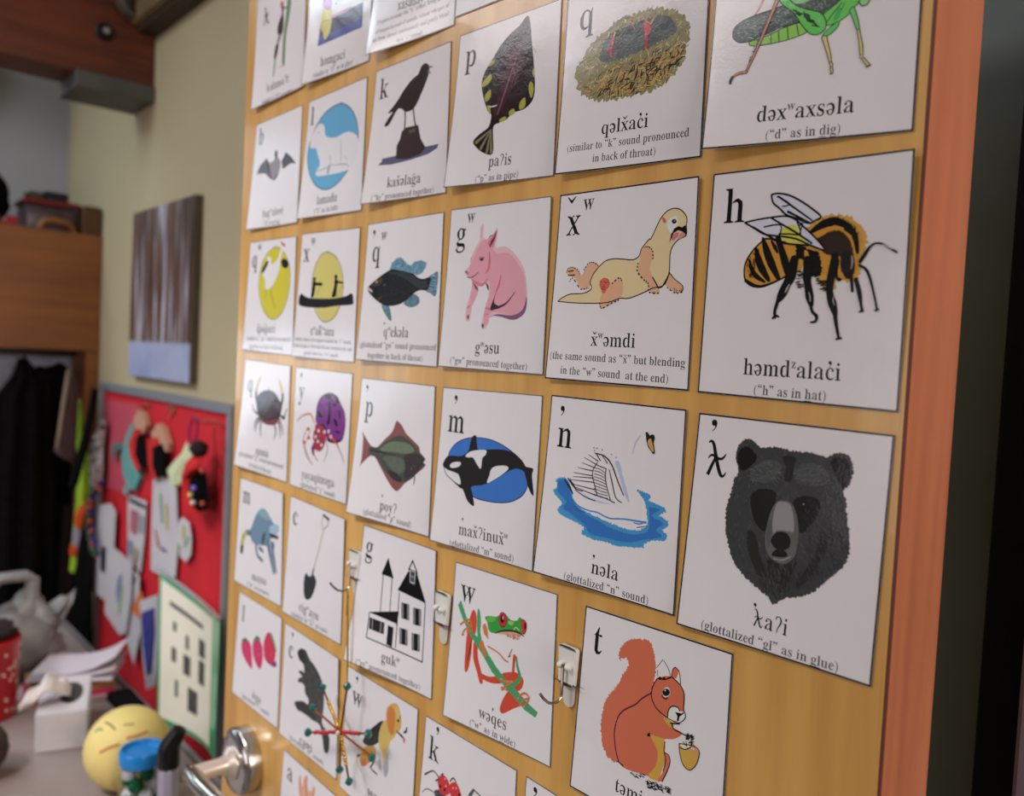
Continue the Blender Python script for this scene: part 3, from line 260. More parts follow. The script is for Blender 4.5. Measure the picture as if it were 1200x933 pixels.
CARDS = {
"pecker":{"c":[[-0.70437,0.0008,2.02794],[-0.56635,0.0008,2.02539],[-0.55936,0.00297,1.87936],[-0.69719,0.00766,1.87611]],"a":[[0,0,1,3,[899,237,1004,266,948,516,882,721,866,1058,801,1043,803,745,856,491]],[1,1,1,[16,21],[773,336,908,384]],[0,2,1,3,[730,428,776,381,799,476,799,610,749,679,647,646,638,539]],[0,3,1,0,[671,652,749,679,690,762,634,763]],[0,4,1,0,[608,771,681,774,651,887,594,979,570,898]],[0,5,1,0,[576,959,628,987,595,1152,553,1150]],[0,6,1,0,[695,262,752,255,788,302,775,358,724,337]],[0,2,1,0,[740,326,790,333,794,393,744,387]],[1,7,1,[8,11],[708,1080,878,1083]]],"t":[["L","λ",211,434,379,454],["W","λəlamaʔt",404,1327,990,1323],["C","(similar to “kl” as in glue)",292,1462,1105,1482]],"l":"red-crested woodpecker on a green stem picture"},
"boat":{"c":[[-0.55172,0.0008,2.02497],[-0.41273,0.0008,2.02321],[-0.41279,0.0008,1.87559],[-0.55356,0.00903,1.8775]],"a":[[0,8,0,0,[288,1066,312,809,535,796,942,801,1222,798,1220,1065,821,1066]],[0,9,0,3,[288,1066,296,957,610,976,1212,967,1213,1067]],[0,10,0,0,[535,796,584,775,915,777,991,794,942,805,589,816]],[0,11,1,2,[320,811,335,663,351,626,518,670,556,801,531,957,437,1024,383,922,353,901]],[0,12,1,3,[352,633,346,501,528,551,531,674,467,684]],[1,13,1,[7,12,7],[323,798,431,804,537,817]],[1,14,1,[7,9],[396,925,515,845]],[0,15,1,0,[653,666,652,669,647,670,640,670,631,667,623,664,618,660,615,655,617,652,622,651,629,651,638,654,645,657,651,661]]],"t":[["W","həmgaci",382,1320,898,1331],["C","(similar to “cl” as in glue)",237,1437,1064,1440]],"l":"yellow shape on dark blue water picture"},
"xas":{"c":[[-0.39744,0.0008,2.02419],[-0.25847,0.0008,2.02096],[-0.26169,0.0008,1.87377],[-0.40134,0.01291,1.87567]],"a":[],"t":[["W","xasaday",454,1106,880,1127],["C","(Prepare to make the “h” sound, bring blade",111,1186,1242,1244],["C","of tongue to roof of mouth, release whisper of",120,1282,1287,1332],["C","air from throat continuously and gently blend",92,1363,1295,1411],["C","to a “s” sound)",501,1443,910,1456]],"l":"four lines of small print, in the top row"},
"bit":{"c":[[-0.25661,0.0008,2.02619],[-0.11767,0.0008,2.02188],[-0.12223,0.0015,1.87505],[-0.26084,0.00103,1.88037]],"a":[],"t":[],"l":"blank lower corner, at the top edge above the flatfish card"},
"nest":{"c":[[-0.10938,0.0008,1.85385],[0.02962,0.0008,1.85391],[0.03104,0.0008,1.70635],[-0.10782,0.00697,1.71176]],"a":[[0,16,1,18,[137,629,171,578,241,508,323,422,431,374,548,331,722,315,891,322,1056,375,1165,442,1226,524,1242,610,1221,687,1206,766,1148,829,1069,889,944,934,812,937,688,942,512,934,339,895,220,830,159,731]],[2,[17,18,19,20],420,42,6,155,75,[137,629,171,578,241,508,323,422,431,374,548,331,722,315,891,322,1056,375,1165,442,1226,524,1242,610,1221,687,1206,766,1148,829,1069,889,944,934,812,937,688,942,512,934,339,895,220,830,159,731]],[0,21,1,12,[400,610,415,482,495,419,636,400,785,394,950,394,1060,440,1129,524,1069,568,942,598,800,617,630,633,512,634]],[2,[22,23],160,29,5,168,40,[411,594,495,428,785,403,1040,451,1068,551,800,609,511,625]],[2,[24,25,26,27,28,29],420,53,8,142,62,[219,820,335,709,633,679,967,647,1228,631,1205,750,1068,881,811,928,511,925]],[2,[30,31],70,66,11,128,60,[340,767,751,722,1180,678,1165,774,877,922,474,904]],[2,[32],60,71,13,135,60,[379,793,863,710,1181,695,1147,804,765,911,411,884]],[0,33,0,3,[819,398,882,432,886,498,862,518,861,557,840,552,837,503,820,455]],[0,34,0,3,[840,552,863,562,860,592,869,617,833,603,843,583]],[1,35,1,[11,7],[888,438,918,403]],[1,36,1,[7],[882,428,909,400]],[1,35,1,[6],[830,398,882,436]],[0,37,0,3,[501,420,532,432,535,502,519,544,527,601,509,606,497,566,475,548,508,514]],[1,38,1,[10,15],[527,445,543,421]],[1,39,1,[7],[685,363,737,439]],[1,40,1,[6],[680,366,728,401]]],"t":[["L","q",143,308,271,325],["W","qəlxˇac’i",456,1191,913,1196],["C","(similar to “k” sound pronounced",112,1299,1280,1319],["C","in back of throat)",388,1408,996,1417]],"l":"bird nest with red-mouthed chicks picture"},
"hopper":{"c":[[0.03536,0.0008,1.84763],[0.17435,0.0008,1.84705],[0.17487,0.0008,1.69939],[0.03794,0.01063,1.70857]],"a":[[1,41,1,[19,17,12],[390,456,355,532,322,576]],[0,42,1,0,[164,696,162,645,207,602,312,579,455,569,572,551,607,497,928,583,923,641,827,687,698,691,642,705,515,708,447,725,356,738,284,752,209,740]],[1,43,1,[5],[164,696,162,645,207,602,312,579,455,569,572,551,607,497,928,583,923,641,827,687,698,691,642,705,515,708,447,725,356,738,284,752,209,740,164,696]],[2,[44,45,46],260,28,2,26,50,[178,694,229,607,456,581,573,561,895,626,809,682,641,696,446,715,283,742]],[0,47,1,0,[572,542,607,497,762,539,690,582,613,576]],[0,48,1,0,[289,753,367,747,447,735,516,717,623,705,672,721,703,768,667,787,571,799,473,801,391,797,308,783]],[1,43,1,[6],[289,753,367,747,447,735,516,717,623,705,672,721,703,768,667,787,571,799,473,801,391,797,308,783,289,753]],[1,43,1,[6],[447,733,454,795]],[1,43,1,[6],[501,721,511,801]],[1,43,1,[6],[562,712,573,795]],[1,43,1,[6],[623,705,643,782]],[0,49,1,0,[791,696,887,641,930,609,1017,606,1029,660,997,694,964,728,913,754,833,766]],[1,43,1,[5],[791,696,887,641,930,609,1017,606,1029,660,997,694,964,728,913,754,833,766,791,696]],[1,43,1,[6],[822,747,873,689,915,648]],[1,43,1,[5],[885,735,917,683,933,652]],[0,50,1,0,[868,748,902,730,912,681,890,676]],[0,51,1,0,[491,521,530,503,614,589,704,639,781,675,817,728,820,781,781,808,724,795,663,728,598,631,524,566]],[1,43,1,[6],[491,521,530,503,614,589,704,639,781,675,817,728,820,781,781,808,724,795,663,728,598,631,524,566,491,521]],[0,52,1,0,[746,711,792,705,810,761,780,790,749,756]],[2,[43],18,33,8,37,25,[601,609,657,654,638,659,607,629]],[2,[43],34,36,8,41,30,[667,652,705,666,778,767,750,765,689,698]],[0,53,1,0,[804,817,852,779,904,757,898,789,855,823,819,833]],[1,43,1,[5],[804,817,852,779,904,757,898,789,855,823,819,833,804,817]],[0,54,0,0,[799,831,817,824,833,838,863,938,874,992,858,991,841,942]],[1,43,0,[5],[799,831,817,824,833,838,863,938,874,992,858,991,841,942,799,831]],[0,54,0,0,[858,998,878,998,885,1020,869,1022]],[1,43,0,[5],[858,998,878,998,885,1020,869,1022,858,998]],[0,54,0,0,[866,1027,882,1028,889,1059,877,1070]],[1,43,0,[5],[866,1027,882,1028,889,1059,877,1070,866,1027]],[1,43,1,[8,6],[872,1070,886,1070]],[0,55,1,0,[967,707,992,692,1018,757,1036,833,1019,833,993,768]],[1,43,1,[5],[967,707,992,692,1018,757,1036,833,1019,833,993,768,967,707]],[0,54,0,0,[1022,835,1037,837,1063,934,1067,989,1049,988,1040,921]],[1,43,0,[5],[1022,835,1037,837,1063,934,1067,989,1049,988,1040,921,1022,835]],[0,43,1,0,[1072,1002,1071,1007,1067,1011,1062,1012,1057,1011,1051,1008,1047,1003,1046,998,1047,993,1050,989,1055,988,1061,989,1066,992,1070,997]],[0,54,1,0,[1068,1002,1068,1005,1065,1008,1061,1009,1057,1008,1053,1005,1050,1002,1049,998,1050,995,1052,992,1056,991,1060,992,1064,994,1067,998]],[0,54,0,0,[1060,1013,1074,1007,1111,1051,1099,1065]],[1,43,0,[5],[1060,1013,1074,1007,1111,1051,1099,1065,1060,1013]],[1,43,1,[6,9],[1091,1068,1115,1058]],[0,56,1,0,[1021,666,1054,649,1085,665,1074,696,1040,697]],[1,43,1,[6],[1021,666,1054,649,1085,665,1074,696,1040,697,1021,666]],[1,57,1,[34,29,24,19],[489,492,430,636,361,802,287,962]],[1,58,1,[22,18,14,11],[489,492,430,636,361,802,287,962]],[2,[43],20,15,5,20,20,[391,665,367,745,309,917,292,904,356,743]],[1,57,1,[22,20,17],[290,960,229,961,183,983]],[1,41,1,[12,10,9],[290,960,229,961,183,983]],[1,59,1,[20,22,15],[190,979,177,1004,179,1022]]],"t":[["W","dəx^waxsəla",388,1314,1037,1322],["C","(“d” as in _dig)",461,1444,962,1448]],"l":"green grasshopper picture"},
"squirrel":{"c":[[-0.05346,0.0008,1.37111],[0.0807,0.0008,1.37307],[0.08103,0.0015,1.22493],[-0.05832,0.00309,1.22455]],"a":[[0,60,1,9,[456,1084,369,1093,299,1022,265,888,269,755,304,641,387,528,441,419,484,349,466,298,420,304,395,333,388,271,418,198,496,139,603,111,675,115,719,178,746,279,738,377,717,466,646,558,429,743,411,922]],[0,60,1,2,[723,475,612,569,478,684,421,760,401,868,428,1002,465,1085,549,1111,732,1083,834,1079,872,942,880,845,861,770,937,740,999,696,1012,662,938,656,927,626,841,602,751,551]],[0,61,1,2,[738,781,789,772,869,765,883,843,880,939,833,1073,745,1081,808,981,815,869]],[0,61,1,0,[847,611,935,623,930,662,888,653]],[1,62,1,[12],[723,475,644,538,580,608,478,684,422,763,402,882,428,1002,464,1081]],[0,63,1,0,[873,861,915,865,929,913,909,982,874,1063,834,1079,883,978]],[1,64,1,[7,9],[873,861,915,861,931,912,909,988,875,1069]],[1,64,1,[7],[874,779,872,848,894,907,877,994]],[0,65,0,0,[755,266,805,206,842,238,877,308,817,340,769,341]],[1,64,1,[5],[756,276,805,206]],[1,64,1,[5],[814,212,861,259,881,300]],[1,64,1,[5],[762,295,769,341]],[0,66,1,0,[906,299,926,234,960,250,975,331,941,315]],[0,60,1,0,[893,297,902,247,922,231,951,243,932,305]],[1,64,1,[7],[893,303,898,255,919,229,957,251,975,331]],[0,60,1,1,[752,376,808,329,890,304,967,334,1008,387,1011,465,1025,526,958,608,875,604,778,569,729,503,730,427]],[1,64,1,[9],[764,356,730,427,726,504,778,569,875,604]],[1,64,1,[9],[890,304,968,336,1012,392,1014,497]],[0,64,0,0,[764,356,791,331,809,342,829,322,842,335,882,304,891,314,843,343,785,358]],[0,67,1,0,[819,454,870,458,861,481,826,478]],[0,68,1,0,[822,426,848,394,876,391,890,431,849,467,824,452]],[0,69,1,0,[887,417,885,430,876,442,864,451,849,456,835,455,825,449,821,438,823,426,832,414,844,405,859,400,873,401,883,407]],[0,70,1,0,[851,415,851,418,849,420,847,422,844,423,841,423,839,422,838,419,838,417,840,415,843,413,846,412,848,412,850,413]],[0,71,1,0,[884,560,909,515,957,499,984,520,1028,512,1038,548,1007,598,966,599,892,605]],[1,64,1,[9],[883,604,887,546,917,509,965,500,984,520]],[0,64,0,0,[944,540,1001,532,1028,509,1017,531,987,559,982,594,966,599,967,559]],[1,64,1,[7],[883,604,975,609,1028,565,1036,529,1015,503]],[1,64,1,[9],[911,632,991,610]],[1,64,1,[9],[928,633,938,660,1013,669,1061,669]],[0,71,1,0,[992,710,1030,685,1080,704,1091,739,1020,759]],[0,72,1,0,[999,733,1022,778,1084,755,1095,698,1169,736,1164,770,1114,730,1069,767,1014,774]],[0,73,1,0,[1004,758,1053,769,1115,743,1167,765,1147,842,1099,897,1051,892,1018,832]],[1,64,1,[7],[1000,746,1007,796,1038,871,1099,897,1151,840,1172,748,1129,718,1000,746]],[1,64,1,[7],[1005,771,1053,769,1098,736]],[2,[64],26,41,6,124,25,[1045,664,1107,642,1113,718,1064,709]],[1,64,1,[7],[1033,721,1059,740]],[1,64,1,[7],[1057,712,1067,741]],[0,64,0,2,[712,784,736,761,742,789,718,795]],[1,64,0,[9],[456,1084,512,1095]],[2,[64],14,31,8,-2,15,[542,1128,748,1073,751,1100,598,1148]],[2,[64],60,36,7,8,45,[734,1106,951,1085,954,1124,757,1166]]],"t":[["L","t",103,343,190,338],["W","təmi",446,1314,715,1278]],"l":"orange squirrel holding an acorn picture"},
"dog":{"c":[[-0.40351,0.0008,1.21389],[-0.26863,0.00106,1.21205],[-0.26996,0.0015,1.06482],[-0.41176,0.0008,1.07319]],"a":[[0,74,1,3,[805,668,893,650,924,837,869,923,820,804]],[0,75,1,3,[771,353,635,452,501,591,405,739,555,726,725,600,782,454]],[0,76,1,2,[714,502,788,350,975,258,1024,396,931,513,876,657,839,805,790,695,723,642]],[0,77,1,3,[483,758,644,693,673,788,542,932,438,1013,375,968,399,849]],[0,78,1,0,[349,915,303,1012,387,1070,426,1073,341,1005]],[0,79,1,0,[411,951,481,897,514,956,437,1003]],[0,80,1,2,[828,214,907,118,1009,81,1075,141,1112,244,1087,332,991,410,898,367]],[0,81,1,0,[830,233,910,143,986,194,990,331,975,426,904,425,847,327]],[0,82,1,0,[995,112,1061,146,1084,235,1023,219]],[0,83,1,0,[1074,233,1072,241,1067,248,1059,254,1051,258,1042,258,1036,255,1033,249,1035,242,1040,234,1048,228,1056,225,1065,225,1071,228]],[0,84,1,0,[1090,194,1090,201,1088,207,1084,212,1080,213,1075,212,1072,208,1070,201,1071,195,1073,188,1077,184,1081,182,1085,184,1089,188]],[1,85,1,[15,30,18],[1038,361,1143,377,1188,392]],[1,86,1,[24,30],[1160,376,1177,412]],[1,87,1,[18,30,15],[1209,255,1203,296,1162,325]],[1,88,1,[17,24],[314,948,368,910]],[1,89,1,[16,26,19],[599,780,659,826,598,937]],[1,89,1,[16,19,22,16],[581,946,638,960,701,962,723,968]]],"t":[["L","w",137,395,368,353],["A","’",209,89],["W","waci",562,1268,916,1200]],"l":"floppy-eared yellow dog picture"},
"hand":{"c":[[-0.54774,0.0008,1.06295],[-0.41059,0.0008,1.05949],[-0.41326,0.0015,0.91261],[-0.55223,0.006,0.91514]],"a":[[0,90,1,0,[441,280,442,147,477,132,504,199,545,234,551,143,597,75,651,73,653,160,687,222,763,188,782,128,834,122,841,187,801,291,821,454,522,595,498,430,461,359]],[1,91,1,[20,32,29],[603,94,611,187,645,311]],[1,92,1,[18,24,24],[462,165,470,250,506,356]],[1,92,1,[17,26],[815,139,804,239]]],"t":[["L","a",121,317,240,291]],"l":"pale hand picture cut off by the bottom"},
"ant":{"c":[[-0.25589,0.0008,1.21055],[-0.12264,0.0008,1.21029],[-0.12148,0.0015,1.0629],[-0.26048,0.006,1.06187]],"a":[[0,93,1,6,[231,680,288,617,397,625,502,620,364,703]],[0,94,1,0,[270,520,332,459,397,456,456,497,475,567,438,610,345,640,296,601]],[0,94,1,0,[457,510,514,454,577,454,636,513,652,569,525,636,476,579]],[0,95,1,0,[393,473,392,478,390,483,386,486,381,488,377,488,374,486,372,482,373,477,375,472,379,469,383,467,388,467,391,470]],[0,95,1,0,[413,534,413,539,410,543,406,547,402,549,397,548,394,546,393,542,393,537,396,533,399,529,404,527,408,528,412,530]],[0,95,1,0,[525,508,524,512,522,517,518,520,513,522,509,522,506,520,504,516,505,511,507,507,511,503,516,501,520,502,523,504]],[0,95,1,0,[571,489,570,493,568,498,564,502,560,503,555,503,552,501,551,497,551,492,554,488,557,484,562,483,566,483,569,485]],[0,96,1,0,[407,571,406,578,402,585,396,591,389,594,382,594,377,590,374,585,375,578,379,571,385,565,393,562,399,562,405,566]],[0,96,1,0,[338,568,337,575,333,583,327,588,320,591,313,591,307,588,305,582,306,575,309,568,316,562,323,559,330,559,335,563]],[0,96,1,0,[627,529,626,536,622,543,616,549,609,551,603,551,598,548,595,542,596,535,600,528,606,523,613,520,620,520,625,524]],[1,97,1,[16,12,20],[283,502,191,475,68,558]],[1,97,1,[12,18],[286,520,246,549]],[1,97,1,[15,15,15],[463,469,510,418,555,444]],[1,98,1,[8,12,12],[51,741,120,679,283,665]],[0,99,1,0,[744,480,807,400,828,408,785,482]],[1,97,1,[13,13,9],[807,402,888,415,958,429]],[1,93,1,[12,16],[321,460,352,442]]],"t":[["L","k",87,382,248,384],["A","’",215,71]],"l":"red ant picture and the letter k"},
"kay":{"c":[[-0.11064,0.0008,1.2105],[0.02736,0.0008,1.20753],[0.02527,0.0015,1.06065],[-0.11372,0.006,1.06263]],"a":[],"t":[["A","’",121,75]],"l":"only its top corner showing left of the squirrel card"},
"bee":{"c":[[0.04217,0.0008,1.69353],[0.17848,0.0054,1.68849],[0.17734,0.0008,1.54104],[0.03971,0.0008,1.54412]],"a":[[0,100,1,0,[448,451,396,489,351,534,314,592,305,651,317,710,363,748,439,758,519,735,608,696,644,657,677,590,685,523,656,488,550,473,496,456]],[1,101,1,[12],[448,451,396,489,351,534,314,592,305,651,317,710,363,748,439,758,519,735,608,696,644,657,677,590,685,523,656,488,550,473,496,456,448,451]],[1,101,1,[12,30,37,15],[338,581,360,640,399,687,467,725]],[1,101,1,[21,51,54,27],[382,510,408,583,440,642,495,714]],[1,101,1,[21,51,57,30],[430,450,463,526,505,608,567,707]],[1,101,1,[44,44,56,35],[542,455,570,519,603,599,631,685]],[1,101,1,[15,27,15],[497,470,524,508,545,541]],[1,101,1,[24,18,12],[322,716,432,755,570,715]],[0,100,1,0,[644,499,696,512,731,625,696,669,644,657]],[0,102,1,11,[751,398,833,343,917,327,1013,347,1085,389,1132,456,1140,509,1110,592,1102,719,1017,729,958,724,961,771,904,793,823,688,771,659,690,591,671,511,730,458]],[0,100,1,12,[763,399,841,360,919,354,1009,373,1069,416,1102,476,1102,560,1083,687,1004,712,945,706,834,677,728,592,696,512]],[1,101,1,[27,51,56,51,40,21],[778,422,849,385,920,372,999,402,1061,463,1085,560]],[0,103,1,5,[807,484,865,443,936,422,1003,450,1041,505,1067,591,1066,686,1027,713,995,664,983,588,935,576,874,558]],[2,[101],60,27,6,97,35,[823,364,942,344,1063,400,1103,486,1069,485,945,382]],[1,100,1,[8,22,14],[877,432,923,405,983,419]],[1,100,1,[13,19],[996,439,1033,467]],[0,104,1,0,[1074,630,1075,666,1066,694,1050,711,1030,712,1009,697,992,670,982,634,981,598,990,570,1006,553,1027,553,1048,568,1065,596]],[1,105,1,[7,12,5],[1050,580,1057,612,1053,654]],[0,101,1,7,[681,484,761,532,837,551,861,683,779,687,742,609,682,568]],[0,100,1,0,[736,536,762,548,772,593,747,594]],[0,100,0,4,[849,579,936,585,941,622,892,640,861,623]],[0,101,1,5,[941,576,975,599,970,663,1004,712,970,724,943,684]],[0,100,1,0,[974,653,1015,702,1004,712,972,696]],[0,106,1,0,[472,177,526,173,607,193,687,233,767,284,833,337,798,357,749,371,670,338,590,310,540,267,490,230]],[1,101,1,[13],[472,177,526,173,607,193,687,233,767,284,833,337,798,357,749,371,670,338,590,310,540,267,490,230,472,177]],[1,101,1,[14,11],[527,193,773,355]],[1,101,1,[17,7],[602,292,755,365]],[1,101,1,[9],[559,257,611,250,583,225,514,192]],[0,107,1,0,[285,341,375,328,498,319,591,319,657,343,712,385,805,462,872,536,784,510,667,461,534,438,438,422,351,376]],[0,108,1,0,[577,389,654,376,689,417,746,503,630,490,554,439]],[0,109,1,0,[713,402,794,472,833,507,757,482]],[1,101,1,[12],[285,341,375,328,498,319,591,319,657,343,712,385,805,462,872,536,784,510,667,461,534,438,438,422,351,376,285,341]],[1,101,1,[13],[484,323,548,359,664,421,783,494]],[1,101,1,[10],[435,377,555,370,554,439]],[1,101,1,[10],[672,360,703,435,626,431,547,427]],[1,101,1,[12],[351,373,495,447,591,486,759,506]],[1,101,1,[9],[687,389,711,368,697,434]],[1,101,1,[59,73,59,64,44,26],[671,590,653,691,631,736,605,793,580,833,574,838]],[1,101,1,[27,22,18],[579,827,557,907,563,948]],[1,101,1,[13],[545,956,564,936,586,944]],[1,110,1,[6,13,6],[622,793,633,770,648,742]],[1,101,1,[51,59,48,56,34],[760,593,768,704,774,737,793,815,807,865]],[1,101,1,[22,19,22,17,11],[804,859,817,906,849,936,844,968,814,973]],[1,111,1,[6,11,6],[788,793,798,821,800,848]],[1,101,1,[46,52,44,55,33],[945,576,926,711,925,793,947,858,970,918]],[1,101,1,[30,22,16],[966,907,983,988,1004,1064]],[1,101,1,[13],[989,1070,1018,1061]],[1,111,1,[4,11,4],[953,815,952,842,963,869]],[1,101,1,[26,29,18,16],[1087,717,1113,793,1127,857,1139,901]],[1,101,1,[12],[1123,905,1143,895]],[1,101,1,[23,23,13,13,13],[1106,613,1136,567,1172,521,1227,515,1322,568]],[1,112,1,[5],[1194,522,1260,529,1294,548]],[1,101,1,[15,18,13,12],[1102,634,1155,672,1200,793,1227,893]],[1,101,1,[13],[1218,896,1235,889]],[1,101,1,[21,16],[1054,686,1069,785]],[2,[101],26,41,7,167,18,[695,658,747,670,742,770,710,759]],[2,[101],22,39,8,162,25,[837,710,898,716,904,793,866,782]],[2,[101],60,22,5,68,30,[313,580,383,500,413,525,360,722]]],"t":[["L","h",106,336,272,330],["W","həmd^zalac’i",350,1322,1035,1315],["C","(“h” as in _hat)",439,1451,951,1450]],"l":"honey bee picture and a big letter h"},
"bear":{"c":[[0.04219,0.0008,1.53042],[0.17657,0.00118,1.52828],[0.173,0.00106,1.38095],[0.03568,0.004,1.38106]],"a":[[0,113,1,7,[367,356,333,261,346,186,396,138,458,140,519,180,619,163,765,170,890,165,979,178,1023,157,1087,140,1141,169,1161,238,1152,317,1106,366,1135,422,1150,515,1176,619,1184,726,1161,803,1098,878,1027,956,967,1021,877,1068,809,1085,717,1153,684,1116,591,1073,494,1023,399,944,348,847,312,746,301,600,327,488,341,406]],[2,[114,115,116],500,37,4,84,50,[367,356,333,261,346,186,396,138,458,140,519,180,619,163,765,170,890,165,979,178,1023,157,1087,140,1141,169,1161,238,1152,317,1106,366,1135,422,1150,515,1176,619,1184,726,1161,803,1098,878,1027,956,967,1021,877,1068,809,1085,717,1153,684,1116,591,1073,494,1023,399,944,348,847,312,746,301,600,327,488,341,406]],[0,117,1,5,[380,337,349,259,372,201,433,187,496,240,482,281,427,334]],[0,117,1,5,[1012,204,1070,166,1128,192,1144,252,1131,326,1102,352,1063,288]],[0,118,1,4,[465,329,570,250,674,262,668,333,601,394,481,399]],[0,118,1,4,[777,280,869,229,980,251,1014,320,925,370,799,352]],[2,[119,120],90,49,4,9,30,[443,339,584,242,691,279,661,398,454,429]],[2,[119,120],90,45,4,145,30,[775,267,979,239,1041,328,913,384,786,366]],[0,121,1,5,[684,216,771,205,768,281,760,360,714,354,713,276]],[0,122,1,5,[480,497,549,438,651,441,665,500,636,595,622,701,560,687,507,618]],[0,122,1,5,[792,481,863,433,960,448,962,525,911,621,854,669,822,562]],[0,123,1,6,[482,728,544,742,589,864,654,980,596,993,515,879]],[0,123,1,6,[642,879,773,889,851,834,832,914,777,1054,733,1039,668,977]],[0,124,1,6,[998,678,1042,719,990,853,896,988,878,954,958,811]],[2,[118,125],160,54,4,72,22,[642,879,851,834,921,969,740,1102,602,1044]],[2,[126,127],150,47,4,50,25,[914,645,1159,598,1166,790,1002,975,924,994]],[0,128,1,2,[660,520,714,487,779,497,822,562,846,658,846,759,832,825,772,879,700,875,637,830,617,741,627,622]],[0,129,1,2,[674,518,718,496,770,505,802,578,812,665,777,671,700,680,673,704,658,630]],[0,130,1,0,[629,635,655,630,659,746,648,800,625,752]],[0,131,1,0,[823,574,843,659,841,760,816,715,813,639]],[0,132,1,0,[659,746,694,694,757,683,796,716,794,767,756,797,698,796,671,775]],[0,132,1,0,[675,843,699,804,755,793,789,824,747,843,704,846]],[1,121,1,[8],[726,790,737,820]],[1,133,1,[6],[691,862,756,859,808,824]],[0,134,1,0,[866,485,866,487,865,488,863,489,862,490,860,489,859,488,858,487,858,485,859,483,861,482,863,482,864,483,866,484]]],"t":[["L","λ",99,410,276,401],["A","’",138,64],["W","λaʔi",590,1320,838,1323],["A2","’",593,1185],["C","(glottalized “gl” as in _g_lue)",199,1451,1189,1452]],"l":"black bear head picture"},
"otter":{"c":[[-0.10603,0.0008,1.69648],[0.03194,0.00272,1.69333],[0.03219,0.0008,1.54462],[-0.1091,0.00491,1.54649]],"a":[[0,135,1,0,[142,602,186,581,248,594,291,643,320,638,351,586,406,549,480,570,458,632,408,714,398,751,317,753,241,669,162,645]],[0,135,1,0,[1172,651,1226,700,1294,745,1297,782,1232,791,1156,747,1130,727]],[0,136,1,0,[71,848,121,818,209,791,343,787,427,751,407,704,443,631,509,571,563,542,646,532,742,540,823,547,881,524,903,470,969,405,988,401,1050,289,1096,234,1144,209,1199,204,1255,226,1300,278,1298,334,1302,396,1232,425,1186,470,1168,526,1170,632,1153,699,1119,742,1033,755,971,779,871,812,794,830,727,827,633,852,551,862,409,865,217,859]],[0,135,1,0,[898,495,947,458,1000,480,1016,530,1000,568,992,627,1042,706,1090,765,1086,794,1023,794,967,714,905,674,879,623,890,564]],[0,135,1,0,[538,799,621,718,700,677,736,700,749,781,714,837,635,872,548,905,523,862]],[0,137,1,3,[502,716,533,677,583,676,614,718,584,764,552,794,528,763]],[2,[138],14,35,4,23,20,[514,695,591,687,597,759,544,789]],[0,139,1,0,[1126,308,1148,272,1202,257,1223,291,1208,338,1167,373,1144,353]],[0,140,1,0,[1079,257,1105,268,1119,293,1094,297]],[1,141,1,[8],[71,848,121,818,209,791,343,787,427,751,407,704,443,631,509,571,563,542,646,532,742,540,823,547,881,524,903,470,969,405,988,401,1050,289,1096,234,1144,209,1199,204,1255,226,1300,278,1298,334,1302,396,1232,425,1186,470,1168,526,1170,632,1153,699,1119,742,1033,755,971,779,871,812,794,830,727,827,633,852,551,862,409,865,217,859,71,848]],[1,141,1,[7],[427,751,400,772,343,787]],[0,141,1,0,[1212,295,1211,302,1205,307,1196,310,1186,309,1177,306,1171,299,1168,292,1170,285,1176,280,1184,278,1194,278,1203,282,1210,288]],[0,142,1,0,[1202,292,1202,294,1199,295,1196,296,1192,296,1189,295,1186,293,1185,291,1186,289,1188,287,1192,286,1195,287,1199,288,1201,290]],[0,141,0,2,[1232,330,1262,341,1291,325,1303,382,1296,410,1270,370,1227,358,1192,375,1157,442,1168,383,1196,342]],[0,143,1,0,[1176,412,1198,380,1234,373,1230,401,1189,427]],[0,144,1,0,[1231,410,1264,375,1296,395,1243,421]],[1,141,1,[10,12],[1174,651,1119,742,1083,751]],[1,141,1,[6],[1174,653,1226,700,1294,745,1291,787]],[2,[141],10,14,6,63,10,[1218,762,1295,763,1297,797,1220,796]],[4,141,1,[9],[144,623,156,591,201,582,264,605,295,643]],[4,141,1,[9],[331,607,371,561,421,550,481,578]],[4,141,1,[9],[183,694,218,668,310,753,382,745]],[4,141,1,[9],[159,613,219,609]],[4,141,1,[9],[162,645,238,642]],[4,141,1,[11],[928,462,966,459,1007,490,1015,549]],[4,141,1,[11],[878,573,876,633,939,694,986,725,997,784,1086,794]],[4,141,1,[9],[1021,676,1083,760]],[4,141,1,[10],[635,718,700,675,736,705]],[4,141,1,[10],[524,867,548,903,635,867,714,842]],[4,141,1,[8],[1157,752,1232,794,1297,787]]],"t":[["L","x",103,331,261,332],["A","ˇ",140,43],["S","w",275,144,388,145],["W","xˇ^wəmdi",457,1189,899,1189],["C","(the same sound as “xˇ” but blending",32,1314,1350,1314],["C","in the “w” sound  at the end)",163,1426,1217,1434]],"l":"tan otter picture"},
